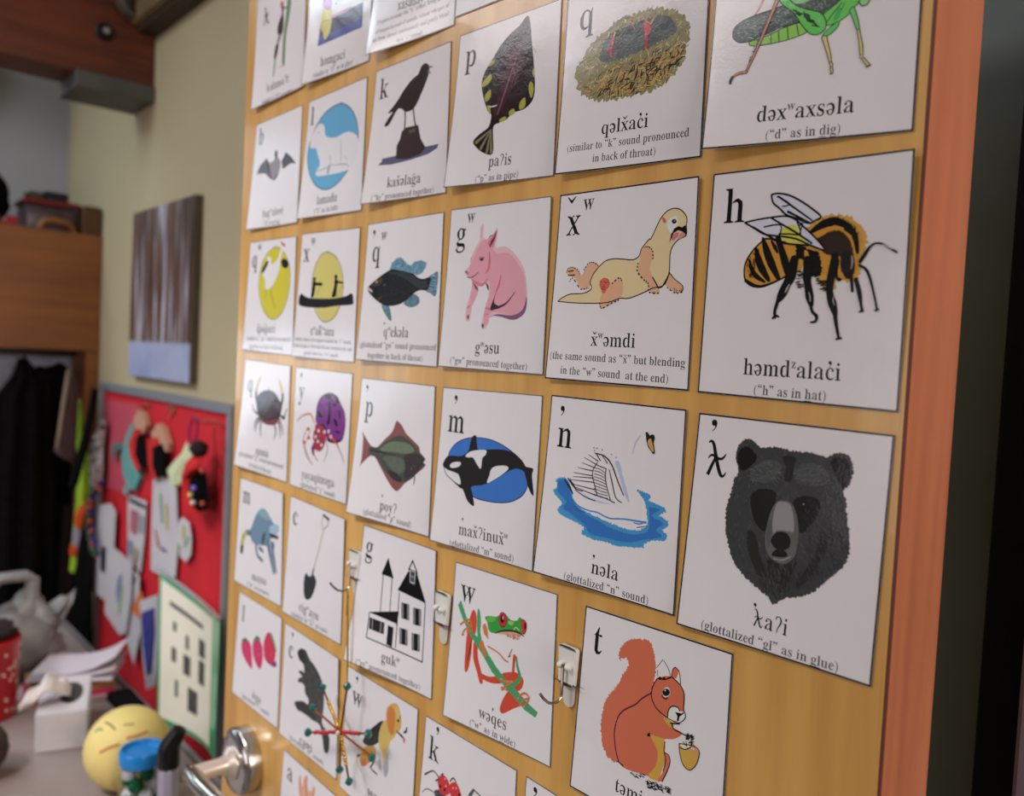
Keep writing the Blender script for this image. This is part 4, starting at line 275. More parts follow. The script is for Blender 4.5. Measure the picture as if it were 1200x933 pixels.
"pig":{"c":[[-0.25277,0.0008,1.69964],[-0.11536,0.00182,1.69663],[-0.11543,0.0008,1.54891],[-0.25662,0.00537,1.55082]],"a":[[0,145,1,0,[433,349,476,290,484,175,514,177,514,280,586,308,602,279,660,276,711,214,711,315,699,386,820,381,915,420,1029,507,1108,614,1145,764,1146,880,1118,961,1052,1002,984,1015,858,992,766,981,676,1000,671,1049,612,1105,573,1087,582,1001,619,904,643,770,597,697,503,713,492,793,419,916,403,1028,344,1023,340,917,384,792,402,687,347,642,281,603,288,572,343,530,381,420]],[0,146,1,0,[437,386,508,316,606,322,713,435,880,442,1015,541,1102,648,1128,764,1129,880,1084,961,982,991,836,957,681,958,661,1037,609,1074,603,928,661,770,623,673,501,695,482,793,408,904,382,854,401,681,345,630,312,604,362,519]],[0,147,1,0,[362,929,402,854,419,916,401,1016,353,1016]],[0,148,0,2,[470,174,497,206,495,285,470,290]],[0,149,0,2,[580,344,623,298,707,220,692,314,670,379,613,382]],[1,150,1,[5,22,26,11],[698,243,672,301,637,341,621,371]],[1,151,1,[9],[590,309,612,283,644,276]],[1,152,1,[11,26,22,9],[616,419,627,492,621,564,578,611]],[1,153,1,[7,29,33,15],[388,656,471,694,550,708,612,661]],[0,154,1,0,[540,482,538,488,531,493,520,496,508,495,496,492,488,487,485,480,487,474,494,469,505,467,517,467,528,470,536,476]],[0,155,1,0,[558,471,554,474,542,476,525,477,506,476,489,474,476,471,472,467,476,464,487,462,505,461,524,462,541,464,553,467]],[1,156,1,[8,11,8],[322,636,386,641,476,599]],[0,157,1,0,[316,589,316,595,313,599,308,601,303,601,298,599,294,594,292,589,292,583,295,579,300,577,305,577,310,579,314,584]],[0,157,1,0,[338,605,338,609,336,612,333,613,329,613,326,611,323,608,322,605,322,601,324,598,327,596,331,596,334,598,337,601]],[1,158,1,[9],[365,457,360,500]],[1,159,1,[7,22,11],[412,687,466,737,488,756]],[1,160,1,[7,25,7],[597,697,625,728,636,758]],[1,161,1,[7,16,11],[797,629,777,712,745,771]],[0,162,1,0,[759,760,732,819,728,873,795,903,724,934,678,928,707,855]],[1,163,1,[24,17,9,5],[769,915,866,885,933,838,995,774]],[0,164,1,0,[1140,811,1151,880,1118,967,993,1018,840,993,711,985,676,1000,783,969,963,980,1082,944,1129,880]],[1,165,1,[13],[620,916,668,928]],[1,165,1,[11],[360,917,396,892]],[0,166,1,0,[391,997,391,1005,389,1011,384,1014,379,1014,374,1011,370,1005,368,998,368,990,371,984,375,980,380,980,385,984,389,990]],[0,166,1,0,[607,1074,606,1083,604,1090,599,1093,593,1094,587,1090,583,1083,581,1075,581,1066,584,1059,589,1056,595,1055,600,1059,605,1066]],[1,167,1,[7],[598,977,663,970]]],"t":[["L","g",107,341,260,340],["S","w",264,143,386,141],["W","g^wəsu",509,1319,837,1315],["C","(“gw” pronounced together)",169,1437,1199,1446]],"l":"sitting pink pig picture"},
"swan":{"c":[[-0.10421,0.0008,1.53356],[0.03202,0.00157,1.53176],[0.03132,0.0008,1.38488],[-0.10844,0.00811,1.38602]],"a":[[0,168,1,7,[140,680,204,656,261,653,319,724,362,810,431,857,527,886,665,907,799,927,928,936,1038,920,1101,870,1092,785,1063,704,1015,658,985,632,1068,638,1118,657,1100,692,1182,705,1256,724,1258,750,1202,781,1276,805,1292,844,1236,881,1284,909,1268,954,1151,978,1074,1026,1089,1040,968,1065,814,1080,712,1073,595,1080,471,1052,496,1007,367,973,236,950,190,910,239,854,149,798,128,765,189,726]],[0,169,1,5,[166,686,247,670,304,738,365,833,450,888,592,920,759,957,931,968,1053,944,1117,899,1115,792,1086,689,1028,650,1085,668,1129,714,1211,737,1136,793,1245,832,1184,891,1240,928,1097,978,937,1033,753,1042,560,1041,509,993,378,936,244,889,285,835,178,769]],[1,170,1,[6,12,12,12,12,12,16],[345,801,414,848,525,866,616,865,737,888,879,868,1087,856]],[1,171,1,[10],[979,877,1034,877,1086,849]],[1,172,1,[7],[1009,907,1079,887]],[1,172,1,[5,11,5],[368,856,426,881,484,888]],[0,173,1,3,[752,455,796,449,833,532,878,625,923,733,885,701,833,610,788,517]],[0,174,1,3,[417,743,605,770,740,775,653,790,483,773]],[1,175,1,[5,9],[475,435,580,472]],[1,175,1,[5,9],[434,463,560,498]],[1,175,1,[5,9],[415,506,555,527]],[1,175,1,[5,9],[374,550,535,555]],[1,175,1,[5,9],[334,595,536,592]],[1,175,1,[5,9],[335,627,549,608]],[1,175,1,[5,9],[318,654,553,641]],[1,175,1,[5,9],[330,687,574,695]],[1,175,1,[5,9],[357,706,594,738]],[1,175,1,[6,10,8],[301,647,366,716,446,727]],[1,176,1,[13,23,10],[243,665,301,715,343,761]],[1,176,1,[10,23,13],[277,650,330,687,366,716]],[1,175,1,[8],[367,728,482,767,584,779]],[1,177,1,[8],[574,484,541,535,536,592,572,673,602,736]],[1,177,1,[8],[669,517,668,579,691,654,737,748]],[1,178,1,[6],[551,527,610,531,670,554]],[1,178,1,[6],[552,550,612,554,674,575]],[1,178,1,[6],[553,573,615,578,678,595]],[1,178,1,[6],[554,596,617,601,683,616]],[1,178,1,[6],[555,618,620,624,687,637]],[1,178,1,[6],[559,640,622,648,692,657]],[1,178,1,[6],[563,663,625,671,696,678]],[1,178,1,[6],[567,685,627,695,700,699]],[1,178,1,[6],[571,707,630,718,705,719]],[1,178,1,[6],[575,729,632,741,709,740]],[1,177,1,[8],[568,502,669,517]],[1,177,1,[8],[602,736,677,741,783,762]],[1,179,1,[8,12,11,8],[543,414,644,424,725,481,795,593,863,691]],[1,179,1,[6,9,8],[621,422,679,476]],[1,179,1,[9],[559,418,605,463]],[1,180,1,[6,9,8,8],[702,518,737,602,786,717,847,749]],[0,180,1,0,[534,373,533,375,532,377,529,378,527,379,524,378,522,377,521,375,522,373,523,371,526,370,528,370,531,370,533,372]],[0,180,1,0,[568,374,568,376,566,378,564,379,561,379,558,379,557,377,556,375,556,373,558,371,560,370,563,370,565,371,567,372]],[0,180,1,0,[542,394,542,396,540,398,538,399,535,399,533,399,531,397,530,396,530,394,532,392,534,391,537,390,539,391,541,392]],[0,180,1,0,[622,378,622,380,620,382,618,383,615,384,613,383,611,382,610,380,611,378,612,376,614,375,617,375,620,375,621,377]],[0,180,1,0,[720,401,719,403,718,405,716,406,713,406,711,406,709,404,708,403,708,401,710,399,712,398,715,397,717,398,719,399]],[0,180,1,0,[769,419,769,421,767,423,765,424,763,424,760,424,758,423,758,421,758,419,759,417,762,416,764,416,767,416,768,417]],[1,181,1,[6],[984,227,940,288,921,367]],[0,182,0,1,[1033,196,1051,195,1074,219,1108,207,1123,229,1113,268,1132,335,1120,352,1068,305,1048,265]],[0,183,1,0,[1063,252,1087,239,1104,274,1122,328,1104,328,1063,284]],[0,182,1,0,[1081,216,1112,209,1120,235,1102,253]]],"t":[["L","n",109,412,257,408],["A","’",146,109],["W","nəla",599,1339,872,1341],["A2","’",618,1205],["C","(glottalized “n” sound)",332,1455,1162,1453]],"l":"white swan on blue water picture"},
"orca":{"c":[[-0.25256,0.0008,1.53155],[-0.11458,0.0008,1.5322],[-0.11613,0.0008,1.38353],[-0.25485,0.00697,1.38377]],"a":[[0,184,1,0,[162,635,217,547,325,479,482,437,638,425,777,431,928,462,1063,509,1181,566,1242,632,1266,713,1263,787,1207,861,1088,926,948,960,773,975,622,974,558,959,493,939,327,882,233,792]],[1,185,1,[8],[162,635,217,547,325,479,482,437,638,425,777,431,928,462,1063,509,1181,566,1242,632,1266,713,1263,787,1207,861,1088,926,948,960,773,975,622,974,558,959,493,939,327,882,233,792,162,635]],[0,186,1,0,[90,727,139,651,228,630,358,618,449,567,463,521,490,433,546,410,566,480,596,536,695,523,844,504,961,498,1078,514,1166,558,1229,606,1325,613,1317,669,1335,749,1349,841,1283,784,1233,680,1202,647,1104,643,980,694,870,762,770,810,668,846,533,878,556,939,589,1029,568,1047,486,1010,403,911,276,868,153,813,102,746]],[0,187,1,0,[414,612,481,564,588,539,703,529,693,575,657,603,645,701,587,666,526,614,455,620]],[0,187,1,0,[785,691,844,654,974,633,1016,654,938,714,841,771,744,815,771,741]],[0,187,1,0,[102,752,164,770,256,779,340,798,375,880,267,859,162,817]],[0,187,1,0,[199,724,237,694,325,676,359,689,323,724,227,746]],[1,185,1,[8],[100,736,153,813,268,864,383,914]]],"t":[["L","m",114,412,353,397],["A","’",215,96],["W","maxˇʔinuxˇ^w",402,1336,1068,1315],["A2","’",444,1189],["C","(glottalized “m” sound)",290,1469,1156,1445]],"l":"orca over a blue oval picture"},
"frog":{"c":[[-0.22048,0.0008,1.36979],[-0.08517,0.0008,1.37212],[-0.08292,0.0008,1.22881],[-0.22234,0.00629,1.22396]],"a":[[0,188,1,0,[309,387,363,432,370,575,327,658,326,789,295,957,247,963,239,768,244,621,263,486]],[1,189,1,[9,19,6],[316,661,297,782,275,882]],[1,188,1,[62,71,62,54],[375,689,389,815,444,915,485,1003]],[1,188,1,[44,52,69,81,73],[469,951,587,957,709,924,807,874,885,844]],[0,188,1,0,[745,864,862,809,961,794,1026,830,1018,901,963,952,892,939,811,921]],[0,188,1,0,[819,1017,876,978,958,1015,1019,1051,907,1128,794,1203,752,1184,766,1116]],[1,188,1,[39,32,28],[901,660,895,772,897,868]],[0,190,1,0,[371,373,403,380,430,474,428,560,458,638,435,688,385,571]],[0,190,0,3,[82,396,122,340,228,487,332,599,458,638,565,738,679,820,808,894,973,955,1093,1013,1219,1054,1194,1109,1060,1085,898,1006,772,947,621,879,494,772,278,620,160,496]],[1,190,1,[19,31,35,43,31],[927,660,947,743,983,822,929,893,834,956]],[0,191,1,1,[480,419,532,392,638,373,740,320,826,355,907,342,944,303,997,333,1012,411,984,439,853,445,732,472,610,528,544,517,516,452]],[0,192,1,0,[512,411,617,378,620,413,537,447]],[0,193,1,0,[806,370,868,365,850,398,798,397]],[1,194,1,[8],[873,433,901,403,943,418]],[0,195,1,0,[610,528,732,477,854,449,975,451,936,469,735,507]],[1,196,1,[8,16,18,16,8],[630,523,732,477,854,446,955,442,1007,456]],[2,[197,198],30,33,8,122,25,[734,503,975,455,959,500,838,511]],[0,199,1,0,[666,394,682,334,722,311,766,328,780,380,754,436,704,445]],[0,200,1,0,[773,364,772,392,762,417,744,434,723,441,701,434,684,417,674,391,674,363,685,338,703,320,725,314,746,321,763,338]],[0,201,1,0,[744,367,744,384,739,398,730,408,720,411,708,407,699,396,694,381,694,365,699,350,708,341,719,338,730,342,739,352]],[0,202,1,0,[733,360,733,367,731,373,729,377,726,378,724,375,721,370,720,363,720,356,721,350,724,346,726,345,729,348,731,353]],[0,199,1,0,[962,331,1005,311,1037,344,1028,414,990,437]],[0,203,1,0,[967,334,1005,315,1033,349,1022,413,986,432]],[0,204,1,0,[1028,360,1028,373,1025,384,1021,390,1016,392,1011,387,1007,378,1005,365,1005,352,1008,341,1012,334,1017,333,1022,338,1026,347]],[0,205,0,3,[455,496,491,466,521,508,548,601,484,568]],[1,197,1,[14,14,16,12],[548,665,687,684,774,723,825,730]],[1,197,1,[10],[866,607,831,679,851,667,822,689]],[0,197,1,4,[429,675,468,629,498,671,535,754,500,768,467,722]],[1,197,1,[19],[145,565,198,523,256,531,308,547]],[1,197,1,[19],[179,652,207,601,271,563]],[1,197,1,[17],[229,494,275,497,307,533,307,576,242,607]],[0,197,1,0,[206,645,205,650,201,655,195,658,188,660,181,660,176,657,174,653,175,649,179,644,185,641,192,639,199,639,204,642]],[0,197,1,0,[167,553,166,557,162,562,156,565,149,567,142,567,137,564,135,560,136,556,140,551,146,548,153,546,160,546,165,549]],[1,197,1,[20],[749,912,810,915,888,885]],[1,197,1,[18],[772,989,813,949,870,904]],[1,197,1,[18],[836,983,795,975,759,979]],[0,206,1,0,[762,901,761,905,757,909,752,912,746,914,740,914,736,912,734,909,735,905,739,901,744,898,751,896,756,896,760,898]],[0,206,1,0,[845,897,844,901,841,904,836,907,831,908,826,908,823,907,821,904,822,901,825,898,830,895,835,893,840,893,844,895]],[0,206,1,0,[900,884,899,887,896,890,892,893,886,895,882,895,878,893,877,891,878,887,881,884,885,881,891,880,895,880,899,881]],[0,197,1,0,[788,988,787,993,783,997,776,1001,769,1003,763,1003,758,1001,756,998,757,993,762,989,768,985,775,983,781,983,786,985]],[1,197,1,[19],[985,986,1050,939,1105,956,1092,1000]],[1,197,1,[17],[1000,1063,1044,1002,1091,974]],[1,197,1,[15],[1048,1055,1084,1016,1100,977]],[0,206,1,0,[1116,945,1115,949,1112,953,1107,956,1102,957,1098,957,1094,956,1093,952,1094,949,1097,945,1101,942,1106,940,1111,941,1114,942]],[0,206,1,0,[1064,1057,1063,1061,1060,1065,1055,1068,1050,1069,1046,1069,1042,1067,1041,1064,1042,1060,1045,1057,1049,1054,1054,1052,1059,1052,1062,1054]],[0,206,1,0,[988,1006,987,1009,984,1013,980,1016,975,1018,970,1018,967,1016,965,1013,966,1009,969,1005,974,1002,979,1000,984,1001,987,1002]]],"t":[["L","w",112,343,349,329],["W","wəqes",484,1333,852,1337],["A2","’",663,1206],["C","(“w” as in _wide)",370,1449,972,1455]],"l":"red-eyed green tree frog picture"},
"raven":{"c":[[-0.39709,0.0008,1.86107],[-0.265,0.0008,1.85985],[-0.26251,0.0008,1.71632],[-0.40301,0.01017,1.71907]],"a":[[0,207,0,3,[225,1062,292,1025,287,998,535,994,817,997,1034,968,1247,971,1224,1011,1081,1049,798,1071,462,1081]],[0,208,0,4,[540,1030,534,890,584,828,603,754,672,722,787,723,887,726,943,872,1034,977,958,1032,741,1055]],[0,209,0,2,[720,763,847,749,837,790,753,794]],[1,210,1,[24,22,24],[634,536,652,633,649,727]],[1,210,1,[24,21,24],[781,537,805,625,839,723]],[0,211,1,0,[959,119,1026,162,1027,236,977,324,926,397,810,534,667,559,509,497,362,638,270,644,321,579,404,514,311,515,453,427,591,315,733,233,835,204,887,137]],[1,212,1,[21,8],[1021,172,1094,185]],[1,213,1,[21,8],[1010,213,1061,240]]],"t":[["L","k",105,333,269,336],["W","kaxˇəlag˜a",421,1321,981,1323],["C","( “ky” pronounced together)",172,1452,1203,1450]],"l":"black raven on a rock picture"},
"lamb":{"c":[[-0.54689,0.0008,1.85865],[-0.41498,0.0008,1.85953],[-0.41535,0.00106,1.71549],[-0.55405,0.00743,1.71799]],"a":[[0,214,1,0,[823,177,999,250,1142,367,1226,513,1253,696,1189,850,1061,981,838,1115,585,1157,338,1069,165,887,91,696,126,502,276,313,512,199]],[1,215,1,[14],[823,177,999,250,1142,367,1226,513,1253,696,1189,850,1061,981,838,1115,585,1157,338,1069,165,887,91,696,126,502,276,313,512,199,823,177]],[0,216,1,4,[248,361,353,335,449,379,484,489,596,542,768,561,965,538,1097,560,1248,647,1248,809,1134,925,1061,981,692,987,371,969,344,909,416,830,320,675,274,615,144,595,138,468]],[1,217,1,[9,14,9],[626,754,668,863,623,970]],[1,217,1,[9,14,9],[857,601,885,757,890,884]],[1,217,1,[9,15,9],[361,911,579,895,677,882]],[1,217,1,[8,14,8],[677,882,1005,908,1073,950]],[1,217,1,[8,14,8],[962,801,1032,861]],[1,217,1,[9,15,9],[295,423,353,450]],[1,218,1,[12,23,12],[641,860,617,926,608,977]]],"t":[["L","l",80,312,181,320],["W","lamadu",411,1321,862,1316],["C","(“l” as in left)",378,1437,901,1427]],"l":"white lamb in a blue oval picture"},
"bat":{"c":[[-0.69255,0.0008,1.85717],[-0.56315,0.0008,1.85848],[-0.5642,0.00182,1.71543],[-0.70299,0.00629,1.71772]],"a":[[0,219,0,3,[135,707,224,595,411,522,514,605,599,724,683,851,595,831,405,728,247,708]],[0,220,0,3,[868,626,979,526,1146,610,1278,712,1135,692,916,737]],[0,221,1,4,[620,591,699,545,838,622,824,734,704,854,612,803,516,615]],[0,222,1,0,[663,858,738,800,812,733,762,822]],[0,223,1,0,[655,538,657,471,699,458,734,492,731,559]],[0,224,0,0,[413,532,493,612,558,738,463,687]]],"t":[["L","b",106,302,262,297],["W","bag^walawi",433,1326,1000,1321],["C","(“b” as in big)",468,1442,947,1455]],"l":"small spread-winged bat picture"},
"crane":{"c":[[-0.6994,0.0008,1.70184],[-0.565,0.00144,1.69975],[-0.5649,0.0008,1.55234],[-0.70663,0.00423,1.55691]],"a":[[0,225,1,0,[775,101,950,134,1128,243,1235,392,1251,591,1195,772,1070,938,897,1025,732,1019,552,927,404,735,358,540,403,328,563,181]],[1,226,1,[13],[775,101,950,134,1128,243,1235,392,1251,591,1195,772,1070,938,897,1025,732,1019,552,927,404,735,358,540,403,328,563,181,775,101]],[0,227,1,3,[575,277,734,320,878,260,978,117,1035,129,964,273,935,401,843,530,706,631,558,649,541,524,437,407]],[0,227,1,0,[590,220,681,243,690,319,577,286]],[0,228,1,0,[553,276,609,297,523,390,419,441,433,377]],[0,229,1,5,[994,274,1110,270,1205,328,1141,389,1014,358]],[1,230,1,[17,40,23],[955,51,1018,82,1074,104]],[1,231,1,[17,14,14],[726,622,761,735,873,885]],[1,232,1,[17,14],[600,640,575,773]]],"t":[["L","q",96,346,271,341],["S","w",261,131,364,132],["W","q’aq’aci",383,1216,914,1201],["C","(similar to “gw” sound pronounced",101,1341,1318,1302],["C","together in back of throat)",202,1446,1144,1417]],"l":"white crane on a yellow oval picture"},
"canoe":{"c":[[-0.5515,0.0008,1.70104],[-0.41594,0.00131,1.69718],[-0.41819,0.0008,1.54885],[-0.55914,0.00491,1.55181]],"a":[[0,233,1,0,[1076,639,1060,808,980,946,851,1024,695,1028,540,952,417,812,352,633,362,456,448,316,590,243,755,249,910,330,1024,469]],[1,234,1,[11],[672,236,865,292,1006,417,1068,565,1077,711,1000,890,881,991,755,1037,617,1013,463,896,367,726,340,555,389,402,514,270,672,236]],[0,235,1,0,[45,796,92,712,265,760,549,770,887,768,1145,743,1275,711,1314,791,1287,836,963,850,700,873,390,876,100,857]],[0,236,1,0,[435,542,433,553,424,561,410,565,395,565,379,560,368,552,363,541,365,531,374,523,387,518,403,519,419,523,430,532]],[0,236,1,0,[370,564,432,573,439,615,412,743,342,752,360,640]],[1,236,1,[35,41],[426,600,581,605]],[0,236,1,0,[942,527,940,537,931,546,917,550,900,550,885,545,874,536,869,526,871,515,880,507,895,502,911,502,926,507,937,516]],[0,236,1,0,[879,554,946,563,944,628,924,743,836,751,852,694,877,628]],[1,236,1,[28,17],[932,582,1078,594]],[1,237,1,[9],[561,608,477,752]],[1,237,1,[8],[1067,613,951,751]]],"t":[["L","x",79,337,253,335],["S","w",252,148,354,146],["W","x^wak’^wəna",391,1196,935,1190],["C","(make contact for tongue to make the “x” sound,",39,1280,1321,1276],["C","make shape to the front throat continuously and",31,1357,1337,1352],["C","gently blend to a “w” sound)",287,1437,1055,1437]],"l":"two black figures in a canoe picture"},
"fish":{"c":[[-0.40063,0.0008,1.69922],[-0.26379,0.00106,1.69871],[-0.26399,0.0008,1.54971],[-0.40446,0.00743,1.55251]],"a":[[0,238,0,4,[490,510,524,441,604,398,686,389,740,423,810,468,876,480,936,446,1046,438,1142,465,1130,513,1073,564,997,584,932,568,670,540]],[2,[239,240],50,57,6,119,25,[531,498,688,402,828,482,1126,468,996,570,669,531]],[0,241,1,0,[1185,612,1258,579,1331,556,1344,625,1335,703,1312,794,1228,762,1150,734]],[2,[242,243],40,90,6,7,18,[1200,612,1324,564,1325,764,1195,735]],[0,244,1,0,[787,857,891,794,967,767,1049,813,1039,867,933,898,838,884]],[0,245,1,0,[393,865,521,879,575,978,589,1030,548,1030,437,941]],[2,[246,247],30,36,6,102,20,[818,848,969,785,1022,849,932,885]],[2,[246,247],24,56,6,52,15,[411,874,513,884,562,1006,472,950]],[0,248,1,0,[112,677,201,626,333,567,482,515,566,509,752,534,932,568,999,602,1094,622,1215,608,1213,674,1165,735,1072,729,981,749,862,811,770,852,644,879,513,884,393,865,247,806,111,726]],[0,249,1,4,[171,659,302,595,372,597,346,653,210,679]],[0,250,1,6,[451,537,720,542,934,586,1064,635,1156,637,1163,708,1008,705,759,599]],[0,251,1,0,[286,628,284,634,277,638,266,641,254,640,242,637,234,632,230,626,232,621,239,616,250,614,262,614,274,617,283,622]],[1,252,1,[6,18,9],[310,821,350,802,381,783]],[0,253,1,0,[444,665,442,670,436,674,426,676,416,676,406,673,399,669,395,664,397,659,403,655,413,653,423,654,433,656,440,660]],[0,254,0,0,[107,682,199,723,193,742,109,717]],[1,255,1,[5,9],[108,707,193,744]],[2,[256,257,258],90,19,6,42,60,[419,560,934,586,1127,654,949,740,576,856,419,808]]],"t":[["L","q",122,413,270,415],["A","’",141,104],["S","w",285,195,390,194],["W","q^wekəla",460,1200,900,1200],["A2","’",467,1064],["C","(glottalized “gw” sound pronounced",42,1335,1364,1316],["C","together in back of throat)",213,1444,1159,1431]],"l":"dark fish with blue fins picture"},
"crab":{"c":[[-0.70181,0.0008,1.54431],[-0.56764,0.00144,1.5403],[-0.56762,0.0008,1.39414],[-0.70989,0.00857,1.39876]],"a":[[0,259,1,0,[483,456,617,389,791,358,967,373,1112,458,1201,510,1162,635,1104,717,980,793,781,810,623,774,526,706,463,586]],[0,260,1,6,[504,470,654,396,793,373,811,519,653,629,525,595]],[0,261,1,5,[603,753,775,764,1103,702,1012,789,781,805]],[1,262,1,[63,69,46],[514,596,433,477,427,382]],[1,263,1,[52,40,23],[434,381,473,283,535,206]],[1,264,1,[59,59,43],[1169,528,1203,419,1190,352]],[1,265,1,[43,43,22],[1190,352,1136,274,1070,196]],[1,266,1,[22,11],[808,356,793,322]],[1,267,1,[34,28,11],[543,704,414,671,332,583]],[1,267,1,[33,28,11],[566,741,474,808,450,906]],[1,267,1,[33,28,11],[621,758,513,835,492,949]],[1,267,1,[33,27,11],[641,780,624,884,652,983]],[1,267,1,[32,26,11],[1164,650,1262,654,1335,541]],[1,267,1,[32,26,11],[1135,698,1208,781,1255,880]],[1,267,1,[32,26,11],[1105,732,1162,817,1183,935]],[1,267,1,[32,27,11],[1012,789,1059,860,1016,973]],[0,268,1,0,[1293,668,1289,676,1277,684,1259,690,1239,692,1221,691,1208,686,1202,679,1206,670,1218,663,1236,657,1256,655,1275,656,1288,661]]],"t":[["L","q",146,428,291,411],["W","qumis",543,1232,902,1211],["C","(glottalized “q” sound pronounced",84,1322,1302,1319],["C","in back of throat)",396,1428,994,1441]],"l":"dark crab picture"},
"octo":{"c":[[-0.55391,0.0008,1.53947],[-0.41979,0.0008,1.53709],[-0.42233,0.0008,1.39015],[-0.55921,0.0008,1.3929]],"a":[[0,269,1,0,[591,543,606,415,698,316,880,260,1051,281,1171,379,1261,464,1281,609,1236,748,1133,799,968,815,848,753,694,673,593,614]],[1,270,1,[14],[591,543,606,415,698,316,880,260,1051,281,1171,379,1261,464,1281,609,1236,748,1133,799,968,815,848,753,694,673,593,614,591,543]],[0,271,1,5,[811,286,923,264,901,327,830,326]],[0,271,1,5,[1009,284,1108,303,1100,358,1043,336]],[0,271,1,5,[868,364,921,374,934,551,918,614,856,614,882,487]],[0,271,1,5,[627,469,674,493,767,540,682,562,633,525]],[0,271,1,5,[982,368,1089,379,1008,400]],[0,271,1,5,[1008,530,1094,562,1120,627,1043,601]],[0,271,1,5,[1051,675,1175,675,1122,697]],[0,271,1,5,[1135,422,1169,487,1155,542,1127,477]],[0,271,1,5,[851,781,1023,801,1184,768,1133,802,941,822]],[0,271,1,5,[724,628,837,658,814,702,730,683]],[0,271,1,5,[927,304,973,342,947,358]],[0,272,1,6,[589,656,720,642,842,699,854,808,781,929,667,958,544,917,543,775]],[0,273,1,0,[514,921,575,927,600,1023,539,1003]],[1,274,1,[20,25,15],[557,638,489,567,425,538]],[1,275,1,[25,20,13],[440,537,259,576,111,656]],[1,276,1,[42,32,18],[932,744,1092,807,1167,865]],[1,277,1,[20,16,9],[1152,853,1242,936,1304,1015]],[1,278,1,[15,17,17,12],[398,705,295,876,407,1049,568,1134]],[1,279,1,[13,18,13],[477,725,349,942,487,1081]],[1,280,1,[15,15,10],[550,973,617,1035,695,1074]],[1,281,1,[14,14,9],[883,818,909,926,838,1060]],[0,282,1,0,[696,715,694,725,688,733,678,739,666,740,655,737,647,730,644,721,645,711,652,702,662,697,673,696,684,699,692,706]],[0,282,1,0,[841,713,839,722,833,731,823,736,812,738,801,735,793,728,789,718,791,709,797,700,807,695,818,693,829,697,837,703]],[0,282,1,0,[938,695,937,704,931,713,921,718,910,719,899,716,891,710,888,700,889,691,895,682,905,677,916,676,927,679,935,686]],[0,282,1,0,[591,699,589,709,583,717,573,723,561,724,550,721,541,714,538,704,539,694,546,686,556,680,568,679,579,682,587,689]],[0,282,1,0,[544,682,543,692,536,701,526,707,514,708,503,705,494,698,491,688,492,678,499,670,509,664,521,663,532,666,540,673]],[0,282,1,0,[695,841,694,851,687,860,677,866,666,867,655,864,647,857,643,848,645,838,651,829,661,824,673,822,684,825,692,832]],[0,282,1,0,[786,872,785,882,778,891,768,896,757,898,746,895,738,888,735,879,736,869,742,860,752,855,764,853,774,856,782,863]],[0,282,1,0,[579,856,577,866,571,874,561,880,549,881,538,878,529,872,526,862,527,852,534,843,544,838,556,836,567,839,575,846]],[0,282,1,0,[631,793,629,803,623,811,613,817,601,818,590,815,582,808,578,799,580,789,586,780,596,775,608,773,619,777,627,783]],[0,282,1,0,[1000,749,999,759,993,767,983,773,972,774,962,771,954,764,950,755,952,745,958,737,968,732,979,730,989,733,997,740]],[0,283,1,0,[446,722,444,731,436,738,425,744,411,745,399,743,390,737,386,728,388,719,395,712,407,706,420,705,433,707,442,713]],[0,283,1,0,[473,826,471,835,464,842,452,848,439,849,426,847,417,841,413,833,415,824,423,816,434,811,448,809,460,812,469,817]],[0,283,1,0,[748,765,746,774,739,781,728,786,715,788,703,786,694,780,691,772,692,763,700,755,711,750,724,749,736,751,744,757]],[0,283,1,0,[864,772,862,781,855,788,844,794,832,795,820,793,811,787,808,779,809,770,817,763,828,758,840,756,852,759,861,764]],[0,283,1,0,[738,934,736,943,729,951,717,956,705,958,693,956,684,950,680,942,682,933,689,925,700,920,713,918,725,921,734,926]],[0,283,1,0,[352,891,350,900,343,908,331,913,317,915,305,912,295,906,291,898,293,889,301,881,313,876,326,874,339,876,348,882]]],"t":[["L","y",115,395,280,382],["A","’",154,97],["W","yayaqitnəga",303,1333,1104,1320],["C","(glottalized “y” sound)",276,1448,1138,1443]],"l":"purple octopus picture"},
"flound":{"c":[[-0.40014,0.0008,1.5334],[-0.26473,0.00118,1.53202],[-0.26442,0.0008,1.384],[-0.40516,0.01109,1.38549]],"a":[[0,284,1,0,[757,397,854,442,924,506,1044,559,1162,615,1192,671,1278,719,1250,757,1285,777,1255,811,1127,898,951,1015,857,1096,789,1102,695,1049,555,939,396,812,311,812,170,916,140,953,157,853,150,724,140,627,121,581,301,701,425,704,543,615,671,523,724,429]],[0,285,1,0,[722,564,847,540,975,566,1120,630,1185,682,1273,720,1247,758,1277,780,1174,857,1064,948,933,1003,777,1005,647,957,508,871,414,810,310,807,262,754,312,710,436,709,565,633]],[0,286,1,6,[484,716,621,637,800,606,979,606,1089,664,919,715,706,721,524,733]],[0,287,1,6,[551,792,748,767,909,777,936,875,838,930,672,881]],[0,288,1,8,[922,735,1160,685,1248,733,1205,818,1078,916,946,965,949,833]],[0,289,1,6,[641,916,821,932,914,990,759,1003]],[1,290,1,[27,20,10],[309,748,508,750,746,752]],[1,291,1,[12,19,8],[1111,906,1115,950,1102,997]],[2,[292,293],120,20,5,19,70,[449,731,796,566,1157,655,1170,803,862,988,541,846]]],"t":[["L","p",117,403,291,394],["A","’",130,97],["W","poyʔ",561,1342,852,1320],["A2","’",591,1191],["C","(glottalized “p” sound)",289,1438,1105,1440]],"l":"diamond-shaped flounder picture"},
